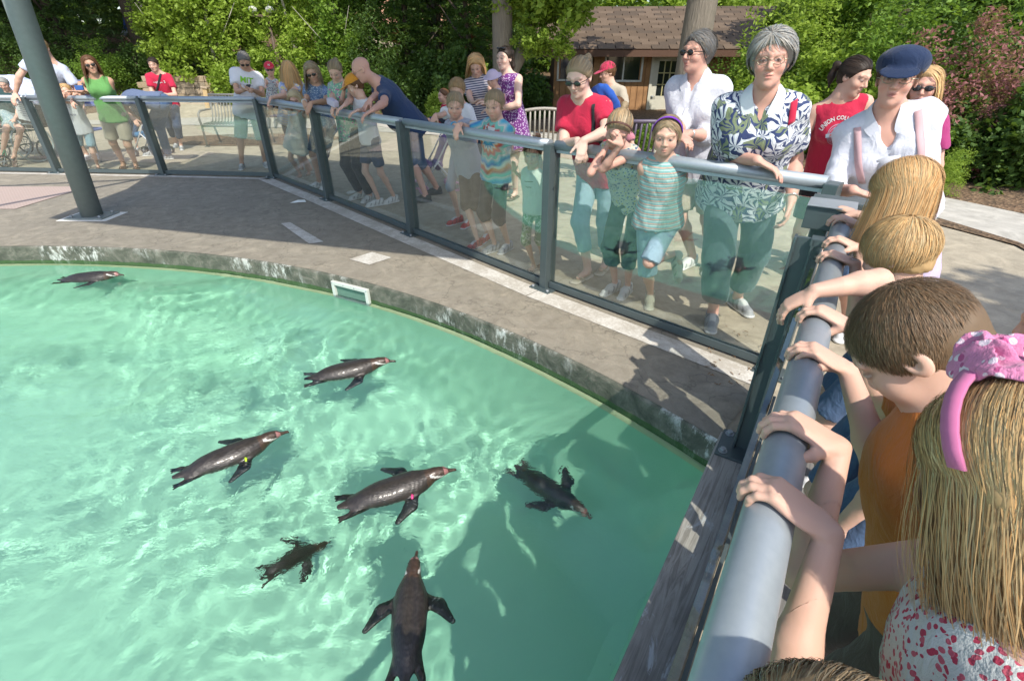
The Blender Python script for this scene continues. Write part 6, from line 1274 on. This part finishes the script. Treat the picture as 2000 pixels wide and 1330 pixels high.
pengu((336, 934), (563, 851), WZ-.002, 'penguin with a yellow flipper tag gliding in the middle of the pool', 3, -.15, .0, tagm=M_tagy)
pengu((658, 992), (887, 922), WZ-.002, 'penguin with a pink flipper tag and feet spread', 4, -.25, .1, tagm=M_tagp)
pengu((790, 1345), (808, 1086), WZ-.002, 'large penguin swimming away at the bottom of the pool half in shade', 5, .0, .15)
pengu((1006, 962), (1150, 1054), -.74, 'dark penguin diving deep near the pool floor', 6, .2, .1, pitch=-.15)
pengu((520, 1185), (668, 1098), -.78, 'blurred penguin diving under the ripples left of the large one', 7, .3, .3, pitch=-.5, roll=.5)
# ================================================================ benches
def bench(x, Y, yaw, L_, label, m1, curved=False, h=.92):
    X_, _ = at(x, Y); b = empty('bench', (X_, Y, 0), yaw); tag(b, label, 'bench', 'slatted metal benches behind the visitors'); n = int(L_/.062)
    sl = {}
    prof = [(-.28, .40), (-.24, .425), (-.10, .43), (.02, .425), (.10, .44), (.17, .56), (.22, .74), (.26, h)]
    if curved:
        for i in range(n):
            u = (i+.5)/n*2-1; x_ = u*L_/2; top_ = h-.16*u*u
            m = MB(); m.tube([(x_, p[0], p[1] if p[1] < .5 else .44+(p[1]-.44)*(top_-.44)/(h-.44)) for p in prof], .0135, 6); m.build('slat', m1, b)
        m = MB(); m.tube([(u*L_/2, .26, h-.16*u*u+.012) for u in [k/6-1 for k in range(13)]], .022, 10); m.build('top_rail', m1, b)
    else:
        m = MB(); m.tube([(0, p[0], p[1]) for p in prof], .0135, 6); s0 = m.build('slat', m1, b); s0.location.x = -L_/2+.03
        for i in range(1, n): c = s0.copy(); COL.objects.link(c); c.location.x = -L_/2+.03+i*L_/n
        m = MB(); m.tube([(-L_/2, .26, h), (L_/2, .26, h)], .022, 10); m.build('top_rail', m1, b)
    m = MB(); m.tube([(-L_/2, -.28, .395), (L_/2, -.28, .395)], .020, 8); m.build('front_rail', m1, b)
    for q in (-1, 1):
        x_ = q*(L_/2); m = MB(); m.tube([(x_, .26, h-.05), (x_, .24, .66), (x_, .05, .665), (x_, -.20, .66), (x_, -.29, .61), (x_, -.30, .50), (x_, -.28, .40), (x_, -.29, .02)], .020, 8); m.tube([(x_, .14, .42), (x_, .24, .02)], .020, 8); m.box((x_, -.29, .01), (.07, .09, .014)); m.box((x_, .24, .01), (.07, .09, .014)); m.build('arm_frame', m1, b)
    return b
M_bt = plain('bench_taupe', (.30, .28, .24), .5, .1); M_bp = plain('bench_plum', (.11, .09, .13), .5, .1); M_bg = plain('bench_grey', (.20, .20, .18), .5, .1)
bench(447, 10.9, .0, 1.15, 'grey slatted bench on a mulch patch left of the man with the phone', M_bg)
bench(1062, 7.5, math.pi, 1.35, 'taupe slatted bench with arched back behind the tie dye boy', M_bt, True, .98)
bench(1262, 6.7, math.pi, 1.05, 'plum coloured slatted bench in front of the broad trunk', M_bp)
# ================================================================ pushchairs, wheelchair
M_pw = plain('stroller_white', (.60, .60, .62), .4); M_pink = plain('stroller_pink', (.60, .35, .48), .5); M_pur = cloth('stroller_purple', (.22, .14, .30)); M_tyre = plain('tyre_black', (.02, .02, .02), .7)
def wheel(parent, p, r, rim, name='wheel', spokes=8, ax='x', th=.014):
    m = MB(); A_ = (lambda a: (0, math.cos(a), math.sin(a))); m.tube([Vector(p)+Vector(A_(2*math.pi*k/28))*r for k in range(28)], th, 8, closed=True); w0 = m.build(name, rim, parent)
    m = MB(); 
    for k in range(spokes): m.tube([p, Vector(p)+Vector(A_(2*math.pi*k/spokes))*(r-th*.5)], .0028 if spokes > 8 else .006, 4)
    m.tube([Vector(p)+Vector((-.02, 0, 0)), Vector(p)+Vector((.02, 0, 0))], .015, 8); m.build('spokes', M_steel, w0)
    return w0
def stroller(loc, rz, label, seat, rim):
    s = empty('pushchair', loc, rz); tag(s, label, 'pushchair')
    for q in (-1, 1):
        m = MB(); m.tube([(q*.17, .22, .08), (q*.17, -.06, .50), (q*.17, -.26, .84), (q*.17, -.34, .92), (q*.15, -.38, .90)], .011, 8); m.tube([(q*.17, -.24, .08), (q*.17, .02, .40)], .011, 8); m.build('frame', M_pw, s)
        for y in (.22, -.24):
            for dx in (-.022, .022): wheel(s, Vector((q*.17+dx, y, .065)), .052, rim, spokes=6, th=.012)
    f = Field(); f.cap((-.10, .10, .36), (.10, .10, .36), .05, .05, k=.03); f.cap((-.10, -.04, .34), (.10, -.04, .34), .05, .05, k=.05); f.cap((-.10, -.16, .62), (.10, -.16, .62), .04, .04, k=.06); f.cap((0, -.04, .36), (0, -.16, .62), .10, .09, k=.05, fr=np.eye(3), sc_=(1, 2, 1))
    lo, hi = f.bounds(.02); v, ff = f.mesh(lo, hi, .012, .002, 50); link('seat', mesh_np(v, ff, attrs={'tc': v}), seat, s)
    m = MB(); m.tube([(-.15, -.38, .90), (.15, -.38, .90)], .012, 8); m.build('handle', M_tyre, s); return s
p_ = W_(852, 372); stroller((p_.x, p_.y, 0), R(115), 'purple toy pushchair with pink wheels behind the bald man', M_pur, M_pink)
p_ = W_(300, 303); stroller((p_.x, p_.y, 0), R(95), 'folding pushchair with grey wheels under the bending person', cloth('stroller_blue', (.05, .16, .30)), M_tyre)
wc = empty('wheelchair', (Q_(20, 262, 9.0).x+.03, 9.0, 0), R(-18)); tag(wc, 'green framed wheelchair behind the glass at the far left', 'wheelchair'); M_wg = plain('wheelchair_green', (.03, .13, .07), .4, .2); M_wr = plain('wheelchair_rim', (.35, .42, .42), .4, .5)
for q in (-1, 1):
    wheel(wc, Vector((q*.29, .08, .31)), .30, M_wr, spokes=20, th=.015); wheel(wc, Vector((q*.25, -.42, .09)), .085, M_tyre, spokes=6)
    m = MB(); m.tube([(q*.24, .25, .92), (q*.24, .22, .30), (q*.24, -.30, .30), (q*.24, -.42, .16)], .012, 8); m.tube([(q*.24, .22, .50), (q*.24, -.28, .50), (q*.24, -.36, .14), (q*.20, -.52, .10)], .012, 8); m.tube([(q*.24, .20, .72), (q*.24, -.18, .72), (q*.24, -.20, .50)], .012, 8); m.box((q*.24, 0, .74), (.05, .34, .03), bev=.008); m.build('frame', M_wg, wc)
m = MB(); m.box((0, -.03, .50), (.44, .42, .04), bev=.01); m.build('seat', M_tyre, wc); m = MB(); m.box((0, .23, .72), (.44, .03, .40), bev=.01); m.build('backrest', M_tyre, wc)
# pale hooded pram behind the leaning man
pm_ = empty('pram', (Q_(10, 160, 9.6).x, 9.6, 0)); tag(pm_, 'pale blue hooded pram behind the wheelchair at the far left', 'pram')
f = Field(); f.ell((0, 0, .98), (.62, .42, .34), k=.03); f.cut((0, 0, .86), (0, 0, -1)); lo, hi = f.bounds(.02); v, ff = f.mesh(lo, hi, .02, .006, 14); link('hood', mesh_np(v, ff, attrs={'tc': v}), cloth('pram_hood', (.55, .62, .75), 'floral', (.40, .46, .66), (.62, .66, .75), sc_=.5), pm_)
m = MB(); m.box((0, 0, .68), (1.05, .56, .36), bev=.06); m.build('body', M_tyre, pm_)
for q in (-1, 1):
    for y in (-.25, .25): wheel(pm_, Vector((q*.38, y, .16)), .14, M_tyre)
cr = empty('folding_chair', (Q_(152, 165, 9.4).x, 9.4, 0)); tag(cr, 'blue mesh chair back behind the woman in green', 'chair'); m = MB(); m.box((0, 0, 1.05), (.42, .03, .40), bev=.01); m.build('backrest', cloth('blue_mesh', (.10, .13, .36), 'stripes', (.16, .20, .45), sc_=2), cr); m = MB(); m.box((0, -.2, .5), (.44, .42, .03), bev=.01); m.build('seat', cloth('blue_mesh'), cr)
m = MB()
for q in (-1, 1): m.tube([(q*.21, .02, 1.24), (q*.21, 0, .5), (q*.21, .1, 0)], .012, 6); m.tube([(q*.21, -.38, .5), (q*.21, -.42, 0)], .012, 6)
m.build('frame', M_steel, cr)
# ================================================================ things people wear and hold
def strip_mat(name, col): return cloth(name, col)
FLAT = True
def on_top(p, pts, w_, mat, name, off=.006, d=.4):
    "ribbon laid on the top through torso points (x to the person's right, z)"
    P_ = []
    for k in range(len(pts)-1):
        for u in np.linspace(0, 1, 7)[:(7 if k == len(pts)-2 else 6)]:
            P_.append(lerp(A3(pts[k][0], pts[k][1], 0), A3(pts[k+1][0], pts[k+1][1], 0), u))
    vs = []; m = MB()
    for i, q in enumerate(P_):
        a = P_[max(0, i-1)]; b = P_[min(len(P_)-1, i+1)]; t_ = nv(b-a); n2 = A3(-t_[1], t_[0], 0)
        row = []
        for sgn in (-1, 0, 1):
            x, z = q[0]+n2[0]*w_*sgn*.5, q[1]+n2[1]*w_*sgn*.5; h, nn = torso_pt(p, x, z, d)
            if h is None: h = Vector(p['ch']+p['T'][0]*x*p['s']+p['T'][2]*z*p['s']+p['T'][1]*math.copysign(.10, d)-p['org'])
            row.append(m.b.verts.new(h+Vector(p['T'][1])*math.copysign(off, d)))
        vs.append(row)
    for a, b in zip(vs, vs[1:]):
        for k in (0, 1): f_ = m.b.faces.new((a[k], a[k+1], b[k+1], b[k])); f_.smooth = True
    o = m.build(name, mat, p['root']); so_ = o.modifiers.new('s', 'SOLIDIFY'); so_.thickness = .002; so_.offset = 1; return o
Mprint = plain('print_white', (.60, .60, .60), .8); Mgreen = plain('print_green', (.20, .50, .03), .8); Mblue = plain('print_blue', (.06, .09, .30), .8); Mnavyp = plain('print_navy', (.04, .06, .15), .8); Myel = plain('print_yellow', (.60, .42, .05), .8); Mblk = plain('print_black', (.02, .02, .02), .8); Mpurp = plain('print_purple', (.22, .20, .45), .8); Mredp = plain('print_red', (.55, .05, .04), .8)
decal(P['F'], text_polys('MIT'), Mgreen, x0=0, z0=.06, size=.105); decal(P['F'], text_polys('~~~~~~', False), Mblue, x0=0, z0=.0, size=.05)
decal(P['Z'], text_polys('UNION COLLEGE', True, 3.6), Mprint, x0=.02, z0=.10, size=.031); decal(P['Z'], ([(-1, -1), (0, -1), (1, -1), (1, 1), (0, 1), (-1, 1)], [[0, 1, 4, 5], [1, 2, 3, 4]]), plain('print_pale_blue', (.42, .52, .62), .8), x0=.02, z0=.005, size=.014, off=.0065) if False else None
def rings(n=7, a=1.0, b=1.25):
    vs = []; fs = []
    for k in range(n):
        r0 = (k+.30)/n; r1 = (k+.72)/n; base = len(vs); m_ = 30
        for j in range(m_):
            q = 2*math.pi*j/m_; wob = 1+.05*math.sin(3*q+k)
            vs += [(a*r0*math.cos(q)*wob, b*r0*math.sin(q)*wob), (a*r1*math.cos(q)*wob, b*r1*math.sin(q)*wob)]
        for j in range(m_): c0 = base+2*j; c1 = base+2*((j+1) % m_); fs.append([c0, c1, c1+1, c0+1])
    return vs, fs
decal(P['Z'], rings(8), plain('print_grey', (.34, .30, .40), .8), x0=.02, z0=-.01, size=.066, off=.0035)
decal(P['Z'], ([(-1, -.2), (-.5, -.2), (0, -.2), (.5, -.2), (1, -.2), (1, .2), (.5, .2), (0, .2), (-.5, .2), (-1, .2)], [[0, 1, 8, 9], [1, 2, 7, 8], [2, 3, 6, 7], [3, 4, 5, 6]]), plain('print_pale_blue', (.42, .52, .62), .8), x0=.02, z0=.005, size=.070, off=.006)
decal(P['Z'], text_polys('PROJECT'), Mredp, x0=.02, z0=.005, size=.024, off=.0085)
decal(P['E'], text_polys('Nebraska', False), Mprint, x0=.0, z0=.04, size=.058) if False else decal(P['E'], text_polys('~ulul~ 2', True), Mprint, x0=.0, z0=.04, size=.058)
decal(P['M'], text_polys('~ ulu~~'), Mprint, x0=.02, z0=.03, size=.055); decal(P['M'], text_polys('=='), Myel, x0=-.06, z0=-.02, size=.06)
decal(P['AC'], text_polys('III IIII\nIIII IIII\nIII IIII', False), Mpurp, x0=0, z0=.04, size=.05, d=-.4)
decal(P['A1'], text_polys('N  H', True), Mnavyp, x0=.05, z0=.04, size=.09); decal(P['B'], text_polys('N H', True), Mnavyp, x0=0, z0=-.04, size=.05)
decal(P['T'], text_polys('~~~\n~~', True), plain('print_olive', (.12, .14, .06), .8), x0=0, z0=.0, size=.07)
# white patch with black blobs on the tie dye shirt (left as a plain abstract print)
decal(P['S'], ([(-1, -.7), (0, -.75), (1, -.8), (1, 0), (1, .7), (0, .75), (-1, .8), (-1, 0), (0, 0)], [[0, 1, 8, 7], [1, 2, 3, 8], [8, 3, 4, 5], [7, 8, 5, 6]]), Mprint, x0=0, z0=.085, size=.062, off=.004); decal(P['S'], rings(3, 1, 1), Mblk, x0=-.028, z0=.08, size=.026, off=.006); decal(P['S'], rings(2, .7, 1.3), Mblk, x0=.030, z0=.09, size=.026, off=.006)
on_top(P['E'], [(.14, -.17), (.04, -.02), (-.06, .17)], .035, black, 'shoulder_strap')
on_top(P['U'], [(-.115, .18), (-.12, .05), (-.135, -.10)], .022, black, 'backpack_strap'); 
on_top(P['AA'], [(.115, .17), (.12, .04), (.11, -.10)], .030, cloth('pink_strap', (.55, .36, .38)), 'backpack_strap'); on_top(P['AA'], [(-.115, .17), (-.12, .04), (-.11, -.10)], .030, cloth('pink_strap'), 'backpack_strap')
on_top(P['Y'], [(-.135, .18), (-.145, .10)], .028, red, 'bag_strap')
on_top(P['AA'], [(.0, .04), (.0, -.2)], .09, cloth('inner_tank', (.62, .63, .68)), 'inner_top', .003)
def placket(p, x=.0):
    on_top(p, [(x, .05), (x, -.28)], .022, cloth('placket_white', (.66, .67, .72)), 'button_placket', .004)
placket(P['X'])
def collar(p, mat, r=.075):
    m = MB(); N = p['N']; T = p['T']; s = p['s']
    for q in (-1, 1):
        pts = [(q*.012, .095, -.055), (q*.055, .055, .035), (q*.060, .0, .055), (q*.030, -.05, .060)]; pt2 = [(q*.055, .115, -.075), (q*.105, .060, -.005), (q*.098, -.01, .018), (q*.04, -.08, .025)]
        a = [m.b.verts.new(Vector(N+(T[0]*x+T[1]*y+T[2]*z)*s-p['org'])) for x, y, z in pts]; b = [m.b.verts.new(Vector(N+(T[0]*x+T[1]*y+T[2]*z)*s-p['org'])) for x, y, z in pt2]
        for k in range(3): m.b.faces.new((a[k], a[k+1], b[k+1], b[k]))
    o = m.build('collar', mat, p['root']); sb = o.modifiers.new('b', 'SUBSURF'); sb.levels = sb.render_levels = 2; so_ = o.modifiers.new('s', 'SOLIDIFY'); so_.thickness = .005; return o
collar(P['X'], cloth('white_eyelet')); collar(P['AA'], cloth('white_linen')); collar(P['Y'], cloth('leafy_shirt'))
# baseball caps letters, headbands, bow
def head_band(p, mat, a0=(.082, -.01, .055), top=.123, w_=.012, name='headband', lift=0.0, tilt=.0):
    m = MB(); HP = p['HP']; vs = []
    for k in range(17):
        q = math.pi*k/16; row = []
        for dy in (-w_, 0, w_):
            x = .092*math.cos(q)*(1+lift); z = .034+(top-.034)*math.sin(q)+lift*.1; row.append(m.b.verts.new(HP(x, tilt+dy+.028*math.sin(q)-.01, z-.0)))
        vs.append(row)
    for a, b in zip(vs, vs[1:]):
        for k in (0, 1): f_ = m.b.faces.new((a[k], a[k+1], b[k+1], b[k])); f_.smooth = True
    o = m.build(name, mat, p['root']); so_ = o.modifiers.new('s', 'SOLIDIFY'); so_.thickness = .004; return o
head_band(P['W'], cloth('purple_band', (.17, .03, .42)), top=.130, tilt=.020); head_band(P['V'], plain('braid_brown', (.08, .03, .02), .6), top=.126, w_=.007, tilt=.045)
PK = cloth('pink_band', (.55, .16, .32))
head_band(P['K5'], PK, top=.136, w_=.0085, lift=.045, tilt=.002)
bow = Field(); HPk = P['K5']['HP']; rsb = np.random.RandomState(2)
for k in range(11):
    a = rsb.rand()*6.28; r_ = .012+.022*rsb.rand(); c_ = A3(HPk(.012+math.cos(a)*r_*1.6, .012+math.sin(a)*r_*1.5, .134+.010*rsb.rand())); fr_ = bone_frame(A3(rsb.normal(size=3))+A3(0, 0, .6), A3(1, 0, .2)); bow.ell(c_, (.030, .022, .0045), fr_, k=.003)
lo, hi = bow.bounds(.01); v, ff = bow.mesh(lo, hi, .0022, .0006, 90); link('bow', mesh_np(v, ff, attrs={'tc': v*1.5}), cloth('pink_bow', (.62, .22, .38), 'floral', (.75, .60, .68), (.45, .08, .22), sc_=1.6), P['K5']['root'])
m = MB(); hk = P['K6']['HP']; m.box(hk(.0, .0, .128), (.034, .012, .008), bev=.003); m.build('hair_clip', M_plastic, P['K6']['root'])
def cap_mark(p, txt, mat, sz):
    vs, fs = text_polys(txt); HP = p['HP']; me = bpy.data.meshes.new('cap_mark'); me.from_pydata([tuple(HP(-a*sz, .096-.25*(b*sz), .085+b*sz)) for a, b in vs], [], fs); link('cap_mark', me, mat, p['root'])
cap_mark(P['G'], 'N', Mprint, .045)
def small(name, pts, r, mat, label, cat): m = MB(); m.tube(pts, r, 8); o = m.build(name, mat); tag(o, label, cat); return o
# phone, map, camera, watch bands
def box_thing(name, c, d, rot, mat, label, cat):
    m = MB(); m.box((0, 0, 0), d, bev=min(d)*.25); o = m.build(name, mat, None, c); o.rotation_euler = rot; tag(o, label, cat); return o
box_thing('phone', Q_(484, 171, 7.98), (.06, .11, .012), (.6, 0, 0), M_tyre, 'small dark phone held by the grey haired man in the white tee', 'phone')
box_thing('camera', Q_(155, 172, 7.62), (.10, .04, .06), (0, 0, .3), plain('camera_blue', (.03, .10, .32), .4), 'small blue camera in the hands of the woman in green', 'camera')
box_thing('binoculars', Q_(313, 188, 9.85), (.14, .08, .07), (0, 0, .2), M_tyre, 'black camera hanging at the waist of the man in the red tee', 'camera')
pp_ = box_thing('leaflet', onrail(42, .92, -.02)+Vector((.06, 0, 0)), (.26, .003, .36), (.1, .25, .1), Mprint, 'printed white leaflet held over the rail by the leaning man', 'paper')
m = MB()
for k in range(9): m.box((0, -.004, .13-.03*k), (.20-.03*(k % 3), .002, .007))
lt = m.build('print', plain('print_ink', (.18, .18, .20), .8), pp_)
box_thing('bottle_wrap', onrail(650, 1.16, .02), (.16, .07, .07), (0, .2, -.8), cloth('purple_wrap', (.20, .10, .38), 'camo', (.55, .5, .6), (.3, .6, .3)), 'purple patterned pouch lying on the handrail', 'pouch') 
M_band = plain('band_blue', (.03, .30, .50), .5); M_watch = plain('watch_silver', (.6, .6, .55), .3, .8)
def wristband(p, side, mat, f=.9, r=.030, name='wristband'):
    a, e, w2 = p['arms'][side]; c_ = Vector(lerp(e, w2, f)-p['org']); d = Vector(nv(w2-e)); u = d.orthogonal().normalized(); v2 = d.cross(u); m = MB(); m.tube([c_+(u*math.cos(q)+v2*math.sin(q))*r*p['s'] for q in [6.283*k/16 for k in range(16)]], .0055, 6, closed=True); m.build(name, mat, p['root'])
wristband(P['RR'], 0, M_band, .88, .034); wristband(P['X'], 1, M_watch, .92, .029, 'watch'); wristband(P['Y'], 1, M_watch, .92, .032, 'watch'); wristband(P['C'], 1, M_white, .9, .029, 'watch'); wristband(P['J'], 0, M_watch, .9, .029, 'watch')
# nails are part of the skin; leaves and grit blown against the corner
rsg = random.Random(6)
for k in range(46):
    c_ = W_(rsg.uniform(1380, 1510), rsg.uniform(640, 760)); 
    if (c_.xy-Vector((PC.x, PC.y))).length < PR+.06: continue
    m = MB() if k == 0 else m; a = rsg.uniform(0, 6.28); L_ = rsg.uniform(.01, .035); m.box((c_.x, c_.y, .014), (L_, .004, .002), Matrix.Rotation(a, 3, 'Z'))
lt2 = m.build('leaf_litter', plain('dry_litter', (.22, .13, .06), .9)); tag(lt2, kind='stuff')
bk = Field(); bp = P['U']; cb_ = bp['ch']-bp['T'][1]*.16+bp['T'][0]*-.05; bk.ell(cb_, A3(.12, .06, .17), bp['T'], k=.02); lo, hi = bk.bounds(.02); v, ff = bk.mesh(lo, hi, .010, .003, 40); bo_ = link('backpack', mesh_np(v-cb_, ff, attrs={'tc': v-cb_}), cloth('blue_bag', (.02, .09, .40)), None, Vector(cb_)); tag(bo_, 'blue drawstring backpack on the woman in the red tee and sunglasses', 'backpack')
print('things', len(bpy.data.objects))
